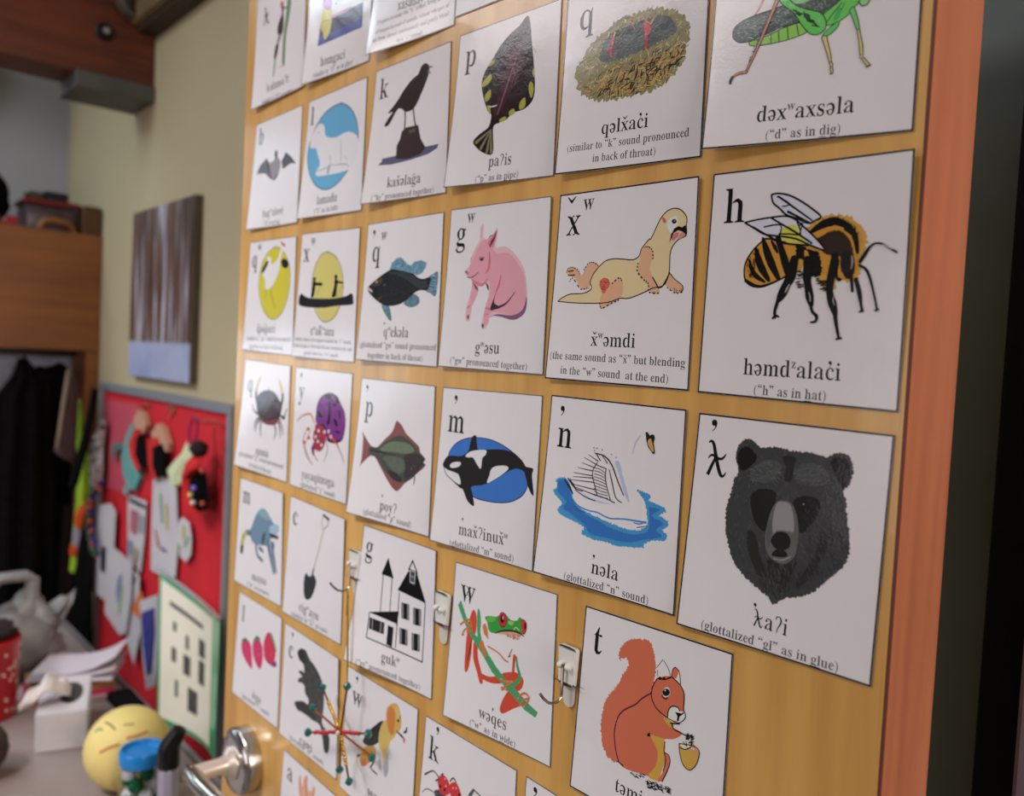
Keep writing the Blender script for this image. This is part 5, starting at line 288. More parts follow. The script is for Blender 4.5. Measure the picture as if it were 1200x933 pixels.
"racc":{"c":[[-0.70351,0.0008,1.38218],[-0.57271,0.00246,1.38105],[-0.56949,0.0008,1.23663],[-0.71213,0.00126,1.23703]],"a":[[0,294,1,4,[405,694,479,575,573,427,717,324,868,306,1023,384,1131,445,1274,445,1270,526,1119,600,1024,709,967,775,803,791,637,825,483,801]],[0,295,1,4,[636,397,761,324,935,345,1025,419,857,432,726,419]],[0,296,1,0,[792,664,892,608,863,760,782,795]],[1,297,1,[109,90,58],[985,735,1064,881,1168,1074]],[1,298,1,[64,57,38],[1086,714,1156,879,1233,1059]],[1,299,1,[60,47,53],[616,830,670,949,821,999]],[1,300,1,[53,46],[724,845,830,868]],[1,301,1,[70,84,84],[361,702,217,797,179,1008]],[1,302,1,[76],[286,745,246,776]],[1,302,1,[76],[210,847,207,886]],[1,303,1,[76,69],[428,708,344,711]],[0,304,1,0,[1011,512,1091,470,1274,445,1258,537,1140,596,1028,582]],[0,305,1,0,[1016,593,1159,583,1273,587,1242,629,1081,643]],[0,306,1,0,[1081,643,1242,629,1146,711]],[1,307,1,[77,38],[1135,722,1126,850]]],"t":[["L","m",116,323,411,314],["W","mayus",536,1317,974,1297],["C","(“m” as in man)",403,1439,1054,1425]],"l":"blue-grey raccoon picture"},
"shovel":{"c":[[-0.55518,0.0008,1.3801],[-0.42127,0.00221,1.37481],[-0.4215,0.0008,1.23127],[-0.56351,0.00217,1.23255]],"a":[[0,308,1,0,[536,842,611,870,700,813,775,864,781,920,706,1080,611,1153,525,1141,486,1021,495,900]],[1,309,1,[39,27],[671,855,714,732]],[1,310,1,[23,20],[715,739,908,221]],[1,311,1,[19,19],[909,226,974,111]],[1,312,1,[12],[881,232,846,166,884,66]],[1,312,1,[12],[900,228,989,169,1006,104]],[1,313,1,[27,35],[874,64,1010,90]]],"t":[["L","c",94,330,229,317],["W","cig^wayu",405,1334,883,1303],["C","(similar to “ts” in cats)",229,1456,1099,1434]],"l":"upright shovel picture"},
"house":{"c":[[-0.3831,0.0008,1.37518],[-0.25021,0.00195,1.37446],[-0.24795,0.0008,1.22829],[-0.389,0.01634,1.22795]],"a":[[1,314,0,[14],[468,437,483,827]],[1,314,0,[14],[637,445,646,786]],[0,314,0,0,[539,248,436,444,665,442]],[1,314,0,[13],[785,559,788,1126]],[1,314,0,[13],[1236,555,1226,1145]],[1,314,0,[13],[306,1148,1226,1145]],[1,314,0,[14],[303,890,306,1148]],[0,314,0,0,[915,311,751,539,1248,555,1069,286]],[0,314,0,0,[988,172,913,294,945,295,1092,301,1078,275]],[0,315,0,0,[991,206,944,278,1059,279]],[0,316,0,0,[944,282,1059,279,1050,426,948,422]],[0,315,0,0,[954,290,1048,287,1039,411,959,409]],[0,317,0,0,[964,295,1036,293,1032,402,967,400]],[1,318,0,[8],[998,294,996,402]],[1,318,0,[8],[966,347,1034,346]],[0,314,0,0,[285,882,779,753,780,881]],[1,314,0,[14],[794,758,775,888]],[0,319,0,0,[318,929,576,922,582,1044,329,1050]],[1,320,0,[11],[370,930,383,1049]],[1,320,0,[11],[517,928,522,1041]],[1,321,0,[8],[541,927,549,1042]],[0,322,0,0,[638,933,733,931,732,1136,640,1131]],[0,323,0,0,[833,644,968,635,984,793,851,804]],[0,324,0,0,[874,642,930,637,947,796,891,801]],[0,320,0,0,[850,650,863,647,880,796,866,796]],[0,320,0,0,[942,642,955,641,970,787,956,788]],[0,323,0,0,[1038,646,1171,632,1182,799,1053,814]],[0,324,0,0,[1078,642,1134,636,1146,803,1092,810]],[0,320,0,0,[1055,651,1068,648,1081,807,1068,807]],[0,320,0,0,[1145,640,1158,639,1169,794,1156,795]],[0,323,0,0,[833,905,964,894,980,1052,852,1064]],[0,324,0,0,[873,901,928,897,944,1055,890,1060]],[0,320,0,0,[850,910,863,907,880,1056,867,1056]],[0,320,0,0,[938,901,951,900,966,1045,953,1047]],[0,323,0,0,[1037,903,1168,887,1180,1054,1052,1071]],[0,324,0,0,[1077,898,1132,891,1145,1059,1091,1066]],[0,320,0,0,[1054,908,1067,904,1080,1063,1067,1063]],[0,320,0,0,[1143,895,1156,893,1167,1048,1154,1050]]],"t":[["L","g",80,321,286,315],["W","guk^w",579,1324,875,1313],["C","(“gy” pronounced together)",195,1467,1213,1437]],"l":"black and white house picture"},
"berry":{"c":[[-0.69356,0.0008,1.22653],[-0.56503,0.00131,1.22399],[-0.56652,0.0008,1.08135],[-0.70654,0.00103,1.08192]],"a":[[0,325,1,0,[211,654,372,590,505,650,573,919,497,935,305,864,200,770]],[0,325,1,0,[563,548,717,471,846,546,881,712,817,861,657,814,555,691]],[0,326,1,0,[890,450,978,312,1114,294,1230,437,1243,567,1157,698,954,688,890,557]],[1,327,1,[34,51,23],[211,658,300,605,397,608]],[1,328,1,[33,55,22],[583,542,667,471,766,466]],[1,329,1,[26,48,32],[1048,313,1169,367,1254,474]],[0,330,1,0,[1022,697,1154,670,1260,606,1286,671,1191,708]],[2,[331],40,23,14,59,60,[235,663,1122,366,1214,606,379,872]]],"t":[["L","l",140,378,228,373],["W","legu",623,1322,895,1290],["C","(glottalized “l” sound)",321,1433,1151,1404]],"l":"three pink berries picture"},
"beaver":{"c":[[-0.55667,0.0008,1.22054],[-0.42128,0.00284,1.21656],[-0.41858,0.0008,1.07748],[-0.56194,0.0008,1.07791]],"a":[[0,332,1,3,[370,261,463,189,584,177,687,248,856,305,1001,404,1063,564,1063,725,1039,919,1141,969,1217,1029,1215,1166,1177,1233,1101,1238,1048,1076,980,965,811,975,673,971,534,978,440,990,348,930,453,866,591,825,685,825,693,751,606,713,590,636,525,612,416,635,449,568,518,531,418,500,512,458,561,469,538,370,418,340]],[0,333,1,0,[428,348,381,269,474,202,565,231,598,337,526,350]],[0,334,1,0,[1047,1054,1078,995,1201,1058,1196,1197,1112,1210]],[2,[335,334],110,52,13,53,25,[574,346,810,310,1013,468,1036,874,807,918,674,687]],[0,336,1,0,[377,930,592,836,804,873,898,929,718,953,485,961]]],"t":[["L","c",127,398,262,374],["A","’",220,91],["W","cawi",517,1380,827,1316],["C","(glottalized “ts” sound)",250,1439,1100,1430]],"l":"black beaver picture"},
"pais":{"c":[[-0.25128,0.0008,1.86119],[-0.11619,0.0008,1.85657],[-0.11501,0.0008,1.71289],[-0.25565,0.00903,1.71913]],"a":[[0,337,1,0,[963,41,1007,111,1044,297,1098,560,1111,726,1075,809,981,855,850,866,766,915,687,928,620,942,602,987,627,1195,524,1192,411,1132,342,1060,428,997,540,947,562,840,510,800,432,661,390,525,426,420,514,334,623,223,758,144,870,101]],[0,338,1,0,[965,71,1011,290,1054,552,1022,696,890,811,673,902,562,840,547,616,573,432,765,223,872,125]],[0,339,1,5,[860,243,914,345,908,525,808,660,688,827,599,861,610,752,701,518,776,332]],[1,340,1,[7,18,18,9],[849,377,792,504,718,676,645,851]],[2,[341],22,32,7,116,20,[813,477,882,490,894,614,805,629]],[0,342,1,0,[550,333,481,367,471,389,547,372]],[0,342,1,0,[509,459,413,513,399,559,467,555,529,510]],[0,342,1,0,[516,603,454,648,467,706,520,691,538,646]],[0,342,1,0,[491,750,537,828,552,822,535,760]],[0,342,1,0,[1049,626,1032,683,1072,771,1099,709,1083,647]],[0,342,1,0,[994,751,932,787,933,847,1001,831]],[0,342,1,0,[858,829,803,844,808,887,873,869]],[0,342,1,0,[751,882,678,903,699,928,766,915]],[0,342,1,0,[1084,513,1070,555,1095,597,1098,560]],[1,343,1,[7,14,7],[529,763,588,768,630,763]],[1,344,1,[9,33],[578,976,391,1073]],[1,344,1,[9,33],[578,976,459,1137]],[1,344,1,[9,32],[578,976,545,1179]],[1,344,1,[9,32],[578,976,603,1185]],[1,345,1,[4,22],[1070,340,1099,383]]],"t":[["L","p",111,334,271,348],["W","paʔis",577,1320,875,1320],["C","(“p” as in _pipe)",420,1457,972,1450]],"l":"dark pointed flatfish with yellow stripes picture"}}

CW, CH, GRID = 139.0, 146.9, 12
def smooth_closed(p, n=3):
    out = []; N = len(p)
    for i in range(N):
        a, b, c, d = p[i-1], p[i], p[(i+1) % N], p[(i+2) % N]
        for k in range(n):
            t = k/n
            out.append(tuple(.5*((2*b[j])+(-a[j]+c[j])*t+(2*a[j]-5*b[j]+4*c[j]-d[j])*t*t+(-a[j]+3*b[j]-3*c[j]+d[j])*t**3) for j in (0, 1)))
    return out
def smooth_open(p, n=3):
    if len(p) < 3: return p
    q = [p[0]]+p+[p[-1]]; out = []
    for i in range(1, len(q)-2):
        a, b, c, d = q[i-1:i+3]
        for k in range(n):
            t = k/n
            out.append(tuple(.5*((2*b[j])+(-a[j]+c[j])*t+(2*a[j]-5*b[j]+4*c[j]-d[j])*t*t+(-a[j]+3*b[j]-3*c[j]+d[j])*t**3) for j in (0, 1)))
    return out+[p[-1]]
def fuzz(p, amp, rnd):
    out = []
    N = len(p)
    for i in range(N):
        a, b = p[i], p[(i+1) % N]; L = math.dist(a, b); k = max(1, int(L/(amp*.75)))
        nx, ny = ((b[1]-a[1])/L, -(b[0]-a[0])/L) if L > 1e-9 else (0, 0)
        for j in range(k):
            t = j/k; h = (rnd.random()-.5)*2*amp
            out.append((a[0]+(b[0]-a[0])*t+nx*h, a[1]+(b[1]-a[1])*t+ny*h))
    return out
def inside(p, x, y):
    r = False
    for i in range(len(p)):
        a, b = p[i-1], p[i]
        if (a[1] > y) != (b[1] > y) and x < a[0]+(y-a[1])*(b[0]-a[0])/(b[1]-a[1]): r = not r
    return r
class Ink:
    """collects flat coloured shapes in millimetres, layer by layer"""
    def __init__(s): s.v = []; s.f = []; s.c = []; s.z = .012
    def layer(s): s.z += .008
    def poly(s, loops, col):
        base = len(s.v); flat = [q for l in loops for q in l]
        s.v += [(x, y, s.z) for x, y in flat]
        for t in tessellate_polygon([[Vector((x, y, 0)) for x, y in l] for l in loops]):
            s.f.append(tuple(base+i for i in t)); s.c.append(col)
    def stroke(s, p, w, col, caps=True):
        n = len(p); ws = w if isinstance(w, list) else [w]
        W = []
        for i in range(n):
            t = i/(n-1)*(len(ws)-1) if n > 1 else 0; k = min(int(t), len(ws)-1); k2 = min(k+1, len(ws)-1); W.append((ws[k]+(ws[k2]-ws[k])*(t-k))/2)
        L = []; Rr = []
        for i in range(n):
            a, b = p[max(i-1, 0)], p[min(i+1, n-1)]; d = math.dist(a, b) or 1e-6
            nx, ny = -(b[1]-a[1])/d, (b[0]-a[0])/d
            L.append((p[i][0]+nx*W[i], p[i][1]+ny*W[i])); Rr.append((p[i][0]-nx*W[i], p[i][1]-ny*W[i]))
        base = len(s.v); s.v += [(x, y, s.z) for x, y in L]+[(x, y, s.z) for x, y in Rr]
        for i in range(n-1):
            s.f.append((base+i, base+i+1, base+n+i+1, base+n+i)); s.c.append(col)
        if caps:
            s.layer_tmp = s.z; s.z += .002
            for i in (0, n-1):
                q = [(p[i][0]+W[i]*math.cos(k*math.pi/4), p[i][1]+W[i]*math.sin(k*math.pi/4)) for k in range(8)]
                s.poly([q], col)
            s.z = s.layer_tmp
    def art(s, prims, pal, seed=1, k=.1):
        rnd = random.Random(seed)
        for pr in prims:
            if pr[0] == 0:
                p = [(pr[4][i]*k, pr[4][i+1]*k) for i in range(0, len(pr[4]), 2)]
                if pr[2]: p = smooth_closed(p)
                if pr[3]: p = fuzz(p, pr[3]*.1, rnd)
                s.poly([p], pal[pr[1]])
            elif pr[0] == 1:
                p = [(pr[4][i]*k, pr[4][i+1]*k) for i in range(0, len(pr[4]), 2)]
                if pr[2]: p = smooth_open(p)
                s.stroke(p, [w*k for w in pr[3]], pal[pr[1]])
            elif pr[0] == 4:
                p = smooth_open([(pr[4][i]*k, pr[4][i+1]*k) for i in range(0, len(pr[4]), 2)], 5)
                for i in range(0, len(p)-1, 2): s.stroke(p[i:i+2], [w*k for w in pr[3]], pal[pr[1]], False)
            elif pr[0] == 2:
                p = [(pr[7][i]*k, pr[7][i+1]*k) for i in range(0, len(pr[7]), 2)]
                x0, x1 = min(q[0] for q in p), max(q[0] for q in p); y0, y1 = min(q[1] for q in p), max(q[1] for q in p)
                m = 0; g = 0
                while m < pr[2] and g < pr[2]*20:
                    g += 1; x, y = rnd.uniform(x0, x1), rnd.uniform(y0, y1)
                    if not inside(p, x, y): continue
                    m += 1; a = R(pr[5]+rnd.uniform(-pr[6], pr[6])); l = pr[3]*k*rnd.uniform(.5, 1.2)/2; w = pr[4]*k
                    dx, dy = math.cos(a)*l, math.sin(a)*l; bx, by = -dy*.18*rnd.uniform(-1, 1), dx*.18*rnd.uniform(-1, 1)
                    s.z += .0001
                    s.stroke([(x-dx, y-dy), (x+bx, y+by), (x+dx, y+dy)], [w*.5, w, w*.25], pal[rnd.choice(pr[1])], False)
            s.layer()
    def advance(s, t):
        r = 0; i = 0
        while i < len(t):
            if t[i] == '_': i += 1
            elif t[i] == '^': r += GLYPHS[t[i+1]][0]*.55; i += 2
            else: r += GLYPHS[t[i]][0]; i += 1
        return r/1000
    def text(s, t, x, y, em, sx=1.0, ang=0.0, col=(.012, .011, .012)):
        ca, sa = math.cos(ang), math.sin(ang); cx = 0; i = 0; lastw = 0
        while i < len(t):
            ch = t[i]; sc = 1; dy = 0
            if ch == '_':
                i += 1; ch = t[i]; w = GLYPHS[ch][0]; k = em*sx/1000; a = (x+cx*k*ca+.13*em*-sa, y+cx*k*sa+.13*em*ca)
                s.stroke([a, (a[0]+w*k*ca, a[1]+w*k*sa)], .05*em, col, False)
            if ch == '^': i += 1; ch = t[i]; sc = .55; dy = 360
            w, cs = GLYPHS[ch]
            ox = cx if ch not in '’ˇ˜' else cx-lastw/2
            for grp in glyph_groups(ch):
                loops = []
                for c in grp:
                    l = []
                    for gx, gy in c:
                        X = (ox+gx*sc)*em*sx/1000; Y = -(gy*sc+dy)*em/1000
                        l.append((x+X*ca-Y*sa, y+X*sa+Y*ca))
                    loops.append(l)
                s.poly(loops, col)
            if w: cx += w*sc; lastw = w*sc
            i += 1
    def build(s, name, surf, m, parent, origin, cuts=True):
        """surf(x_mm, y_mm) -> (point, normal)"""
        bm = bmesh.new(); cl = bm.loops.layers.float_color.new('ink')
        vs = [bm.verts.new(v) for v in s.v]
        for f, c in zip(s.f, s.c):
            try: fc = bm.faces.new([vs[i] for i in f])
            except ValueError: continue
            for lp in fc.loops: lp[cl] = (*c, 1)
        if cuts:
            x0 = min(v[0] for v in s.v); x1 = max(v[0] for v in s.v); y0 = min(v[1] for v in s.v); y1 = max(v[1] for v in s.v)
            dx, dy = CW/GRID, CH/GRID
            for k in range(1, GRID):
                for co, no, lo, hi, q in (((k*dx, 0, 0), (1, 0, 0), x0, x1, k*dx), ((0, k*dy, 0), (0, 1, 0), y0, y1, k*dy)):
                    if lo < q < hi: bmesh.ops.bisect_plane(bm, geom=bm.verts[:]+bm.edges[:]+bm.faces[:], dist=1e-5, plane_co=co, plane_no=no)
            for k in range(1, 2*GRID):
                bmesh.ops.bisect_plane(bm, geom=bm.verts[:]+bm.edges[:]+bm.faces[:], dist=1e-5, plane_co=(k*dx, 0, 0), plane_no=(dy, dx, 0))
        me = bpy.data.meshes.new(name); nr = []
        for v in bm.verts:
            p, n = surf(v.co.x, v.co.y)
            v.co = p + n*(v.co.z*.001) - origin; nr.append(n)
        bm.normal_update()
        for f in bm.faces:
            if f.normal.dot(nr[f.verts[0].index if f.verts[0].index >= 0 else 0]) < 0: f.normal_flip()
        bm.to_mesh(me); bm.free()
        for p in me.polygons: p.use_smooth = True
        me.normals_split_custom_set_from_vertices([tuple(n) for n in nr])
        me.materials.append(m)
        o = bpy.data.objects.new(name, me); C.objects.link(o); o.parent = parent
        return o
_gg = {}
def glyph_groups(ch):
    if ch in _gg: return _gg[ch]
    cs = GLYPHS[ch][1]; A = [abs(sum(c[i-1][0]*c[i][1]-c[i][0]*c[i-1][1] for i in range(len(c)))) for c in cs]
    outer = []; holes = []
    for i, c in enumerate(cs):
        par = [j for j in range(len(cs)) if j != i and A[j] > A[i] and inside(cs[j], *c[0]) and inside(cs[j], *c[len(c)//2])]
        (holes if par and ch != 'λ' else outer).append((i, par))
    g = []
    for i, _ in outer: g.append([cs[i]]+[cs[h] for h, p in holes if i in p])
    _gg[ch] = g
    return g
PALC = [tuple(x/999 for x in c) for c in PAL]

# ------------------------------------------------------------------ room shell
M_wall = mat('cream_wall_paint', (186, 173, 138), .75, noise_amt=.02, scale=3)
M_cool = mat('pale_wall_paint', (178, 184, 190), .75, noise_amt=.02, scale=3)
M_floor = mat('grey_vinyl_floor', (120, 116, 110), .45, noise_amt=.1, scale=20)
M_ceil = mat('ceiling_paint', (205, 200, 186), .8, noise_amt=.03)
M_dark = mat('grey_green_paint', (150, 166, 170), .6, noise_amt=.08, scale=4)
M_black = mat('black_paint', (14, 12, 11), .7, noise_amt=.1)
M_violet = mat('dark_violet_panel', (150, 128, 142), .75, noise_amt=.06)
structure('floor', boxes(((-3.1, -4.1, -.1), (3.1, .6, 0))), M_floor)
structure('ceiling', boxes(((-3.1, -4.1, 2.75), (3.1, .6, 2.85))), M_ceil)
structure('wall_back', boxes(((-3.1, .3, 0), (-.75, .42, 2.75))), M_wall)
structure('wall_left', boxes(((-3.1, -2.1, 0), (-2.95, .3, .95)), ((-3.1, -2.1, 2.2), (-2.95, .3, 2.75)), ((-3.1, -.7, .95), (-2.95, .3, 2.2)), ((-3.1, -4.1, 0), (-2.95, -1.85, 2.75))), M_cool)
structure('wall_front', boxes(((-3.1, -4.1, 0), (3.1, -4.0, 2.75))), M_wall)
structure('wall_right', boxes(((2.5, -4.0, 0), (2.6, .6, 2.75))), M_wall)
structure('wall_alcove', boxes(((-.75, .42, 0), (2.5, .55, 2.75))), M_dark)
structure('trim_2', boxes(((.112, .36, 0), (.150, .42, 2.75)), bev=.004), M_black)
structure('trim_3', boxes(((.151, .34, 0), (.22, .42, 2.75)), bev=.004), M_violet)
wf = structure('window_1', boxes(((-3.0, -1.85, .95), (-2.93, -1.79, 2.2)), ((-3.0, -.76, .95), (-2.93, -.7, 2.2)), ((-3.0, -1.79, .95), (-2.93, -.76, 1.01)), ((-3.0, -1.79, 2.14), (-2.93, -.76, 2.2))), mat('white_window_frame', (220, 220, 216), .5))

# sloping dark grey wedge high on the end wall
bm = bmesh.new()
extrude_outline(bm, [(-2.93, -.2, 2.33), (-2.93, .02, 2.48), (-2.93, .02, 2.40), (-2.93, -.2, 2.1)], (.05, 0, 0))
structure('trim_4', bm, mat('dark_grey_wedge', (62, 64, 64), .6))

# beam with bearing plate and bolt
M_beam = wood('dark_red_beam', (104, 44, 12), (66, 25, 6), axis=1, scale=5, rough=.45)
beam = structure('trim_1', boxes(((-2.2, -3.9, 2.262), (-2.05, .3, 2.75)), bev=.004), M_beam)
obj('bearing_plate', boxes(((-2.215, .1, 2.222), (-2.035, .298, 2.265)), bev=.003), mat('grey_steel', (92, 92, 88), .5, metal=.4), beam)
bm = bmesh.new(); lathe(bm, [(0, 0), (.024, 0), (.024, .006), (.020, .010), (.011, .010), (.011, .02), (0, .02)], (-2.052, .169, 2.38), (1, 0, 0), 20)
bolt = obj('bolt', bm, mat('black_iron', (34, 34, 34), .5, metal=.6), beam, True)
bm = bmesh.new(); lathe(bm, [(0, 0), (.010, 0), (.009, .004), (0, .005)], (-2.031, .169, 2.38), (1, 0, 0), 6)
obj('bolt_head', bm, mat('worn_steel', (170, 165, 155), .4, metal=.6), bolt)
# tan cased duct that ends against the beam
bm = boxes(((-2.045, .228, 2.415), (-.8, .298, 2.62)), bev=.012)
duct = structure('trim_5', bm, mat('tan_duct_paint', (128, 108, 74), .5))
obj('underside_strip', boxes(((-2.045, .25, 2.402), (-.8, .298, 2.4145))), mat('dark_brown_strip', (58, 44, 30), .6), duct)  # dark brown strip along the underside of the duct
bm = bmesh.new(); lathe(bm, [(0, 0), (.05, 0), (.055, .008), (.055, .05), (.05, .055)], (-2.04, .240, 2.475), (1, 0, 0), 24)
obj('end_collar', bm, mat('grey_collar', (90, 82, 70), .5), duct, True)

# ------------------------------------------------------------------ door
DX0, DX1, DT = -.732, .1816, .0690
M_maple = wood('maple_veneer', (222, 176, 96), (196, 144, 70), axis=2, scale=4.0, rough=.30, coat=.25)
M_edge = wood('red_maple_edge', (204, 120, 74), (178, 96, 54), axis=2, scale=5.0, rough=.35, coat=.2)
door = structure('door_1', boxes(((DX0, 0, .012), (DX1-.003, DT, 2.045)), ((DX1-.0031, 0, .012), (DX1-.0013, .003, 2.045))), M_maple)
obj('edge_band', boxes(((DX1-.0029, .0032, .012), (DX1, DT, 2.045)), bev=.0008), M_edge, door)
obj('edge_line', boxes(((DX1-.0012, .0002, .012), (DX1-.0002, .0031, 2.045))), mat('dark_red_edge_line', (104, 48, 36), .4), door)
M_chrome = mat('brushed_steel', (200, 196, 188), .22, metal=1.0, noise_amt=.06, scale=60)
M_polish = mat('polished_chrome', (205, 205, 205), .08, metal=1.0, noise_amt=.02)
HX, HZ = -.647, 1.012
bm = bmesh.new(); lathe(bm, [(0, 0), (.0435, 0), (.0435, .016), (.0425, .0185), (.041, .0195), (0, .0195)], (HX, 0, HZ), (0, -1, 0), 48)
handle = obj('door_handle', bm, M_chrome, door, True); handle['label'] = 'brushed steel lever handle on a thick round plate'
bm = bmesh.new(); lathe(bm, [(.0408, .0196), (.039, .0215), (.030, .0228), (.018, .0235), (0, .0235)], (HX, 0, HZ), (0, -1, 0), 48)
obj('polished_face', bm, M_polish, handle, True)
M_refl = mat('steel_painted_reflection', (230, 218, 204), .32, metal=.6, noise_amt=.02)  # cream colour paints in the light reflected by the neck flange
bm = bmesh.new(); lathe(bm, [(.0215, .0236), (.0215, .026), (.0165, .030), (.0118, .033), (.0106, .040), (.0106, .072), (.0112, .078), (0, .080)], (HX, 0, HZ), (0, -1, 0), 32)
obj('spindle', bm, M_refl, handle, True)
bm = bmesh.new()
tube(bm, [(HX-.013, -.074, HZ), (HX-.004, -.0755, HZ), (HX+.03, -.077, HZ-.001), (HX+.07, -.075, HZ-.002), (HX+.105, -.071, HZ-.002), (HX+.118, -.065, HZ-.002)], [.0085, .0112, .0108, .0100, .0095, .008], 20)
obj('lever', bm, M_chrome, handle, True)

# ------------------------------------------------------------------ alphabet cards
def card_surface(c):
    P = [Vector((r[0], 0, r[2])) for r in c]; l = [r[1] for r in c]; b = min(.0008, min(l))
    def pos(x, y):
        u, v = x/CW, y/CH; uc, vc = min(1, max(0, u)), min(1, max(0, v))
        p = (P[0]*(1-u)+P[1]*u)*(1-v)+(P[3]*(1-u)+P[2]*u)*v
        h = b+(l[0]-b)*((1-uc)*(1-vc))**1.5+(l[1]-b)*(uc*(1-vc))**1.5+(l[2]-b)*(uc*vc)**1.5+(l[3]-b)*((1-uc)*vc)**1.5
        return Vector((p.x, -h, p.z))
    grid = {}
    def node(i, j):
        if (i, j) not in grid: grid[i, j] = pos(i*CW/GRID, j*CH/GRID)
        return grid[i, j]
    def s(x, y):
        e = .6
        n = (pos(x, y+e)-pos(x, y-e)).cross(pos(x+e, y)-pos(x-e, y)).normalized()
        if n.y > 0: n = -n
        # the sheet is faceted on a fine grid: stay exactly on its facets
        fx, fy = x/CW*GRID, y/CH*GRID
        i, j = min(GRID-1, max(0, int(fx))), min(GRID-1, max(0, int(fy))); a, b = fx-i, fy-j
        if a+b <= 1: p = node(i, j)*(1-a-b)+node(i+1, j)*a+node(i, j+1)*b
        else: p = node(i+1, j+1)*(a+b-1)+node(i+1, j)*(1-b)+node(i, j+1)*(1-a)
        return p, n
    return s
WHITE = (.80, .79, .80)
def make_card(key, d):
    surf = card_surface(d['c'])
    ctr = surf(CW/2, 0)[0]; ctr.y = -.0005
    near = key in ('bee', 'bear', 'otter', 'nest', 'hopper', 'squirrel', 'swan')
    lab = 'white laminated alphabet card with ' + d['l'] if not d['l'].startswith(('only', 'blank', 'four')) else 'white laminated alphabet card, ' + d['l']
    root = thing('alphabet_card', lab, 'card', ctr, 'alphabet cards on the door')
    # the sheet: gridded front, back and rim, with its printed black border
    bm = bmesh.new(); cl = bm.loops.layers.float_color.new('ink')
    n = GRID; F = [[None]*(n+1) for _ in range(n+1)]; B = [[None]*(n+1) for _ in range(n+1)]; NR = {}
    for j in range(n+1):
        for i in range(n+1):
            p, nn = surf(i*CW/n, j*CH/n)
            F[j][i] = bm.verts.new(p-ctr); B[j][i] = bm.verts.new(p-nn*.00045-ctr); NR[F[j][i]] = nn; NR[B[j][i]] = -nn
    def face(q, c):
        f = bm.faces.new(q)
        for lp in f.loops: lp[cl] = (*c, 1)
    for j in range(n):
        for i in range(n):
            a, b, c_, e = F[j][i], F[j][i+1], F[j+1][i+1], F[j+1][i]
            face((a, e, b), WHITE); face((b, e, c_), WHITE)
            a, b, c_, e = B[j][i], B[j][i+1], B[j+1][i+1], B[j+1][i]
            face((a, b, e), WHITE); face((b, c_, e), WHITE)
    for k in range(n):
        for A1, A2, B1, B2 in ((F[0][k], F[0][k+1], B[0][k], B[0][k+1]), (F[n][k+1], F[n][k], B[n][k+1], B[n][k]), (F[k+1][0], F[k][0], B[k+1][0], B[k][0]), (F[k][n], F[k+1][n], B[k][n], B[k+1][n])):
            face((A1, A2, B2, B1), (.6, .6, .62))
    bm.verts.index_update()
    nr = [tuple(NR[v]) for v in bm.verts]
    me = bpy.data.meshes.new('sheet'); bm.to_mesh(me); bm.free()
    for p in me.polygons: p.use_smooth = True
    me.normals_split_custom_set_from_vertices(nr); me.materials.append(LAM)
    o = bpy.data.objects.new('sheet', me); C.objects.link(o); o.parent = root
    ink = Ink()
    w = 1.15 if near else .75; iw = w/2+.08; k = (.015, .014, .015) if near else (.05, .047, .05)
    for a, b in (((0.2, iw), (CW-.2, iw)), ((CW-iw, .2), (CW-iw, CH-.2)), ((CW-.2, CH-iw), (.2, CH-iw)), ((iw, CH-.2), (iw, .2))):
        ink.stroke([a, b], w, k, False); ink.z += .001
    ink.build('border', surf, LAM, root, ctr)
    if d['a']:
        ink = Ink(); ink.art(d['a'], PALC, hash(len(key)*7+ord(key[0])) % 1000)
        o = ink.build('picture', surf, LAM, root, ctr)
    if d['t']:
        head = Ink(); word = Ink()
        for t in d['t']:
            kd, st, x, y = t[0], t[1], t[2]*.1, t[3]*.1-(.8 if t[0] == 'C' else 1.5 if t[0] == 'U' else 0)
            if kd == 'L': head.text(st, x, y, 34)
            elif kd == 'A': head.text(st, x, y+640*34/1000*.98 if st == '’' else y+650*34/1000, 34)
            elif kd == 'S': head.text(st, x, y, 18.5)
            elif kd == 'A2': word.text(st, x, y+640*16/1000, 16)
            elif kd == 'U': word.stroke([(x, y), (t[4]*.1, y+(t[5]-t[3])*.1)], .55, (.02, .02, .02), False)
            else:
                dx, dy = (t[4]-t[2])*.1, (t[5]-t[3])*.1; ang = math.atan2(dy, dx); L = math.hypot(dx, dy); ad = word.advance(st)
                if kd == 'W': em = 16.0; ang = ang if abs(ang) < R(3) else 0
                else:
                    em = 9.2 if L/ad > 7.4 else 6.7; ang = ang if abs(ang) < R(2.2) else 0
                word.text(st, x, y, em, min(1.25, max(.8, L/ad/em)), ang)
        if head.v: head.build('letter', surf, LAM, root, ctr)
        if word.v: word.build('wording', surf, LAM, root, ctr)
    return root
for key, d in CARDS.items(): make_card(key, d)

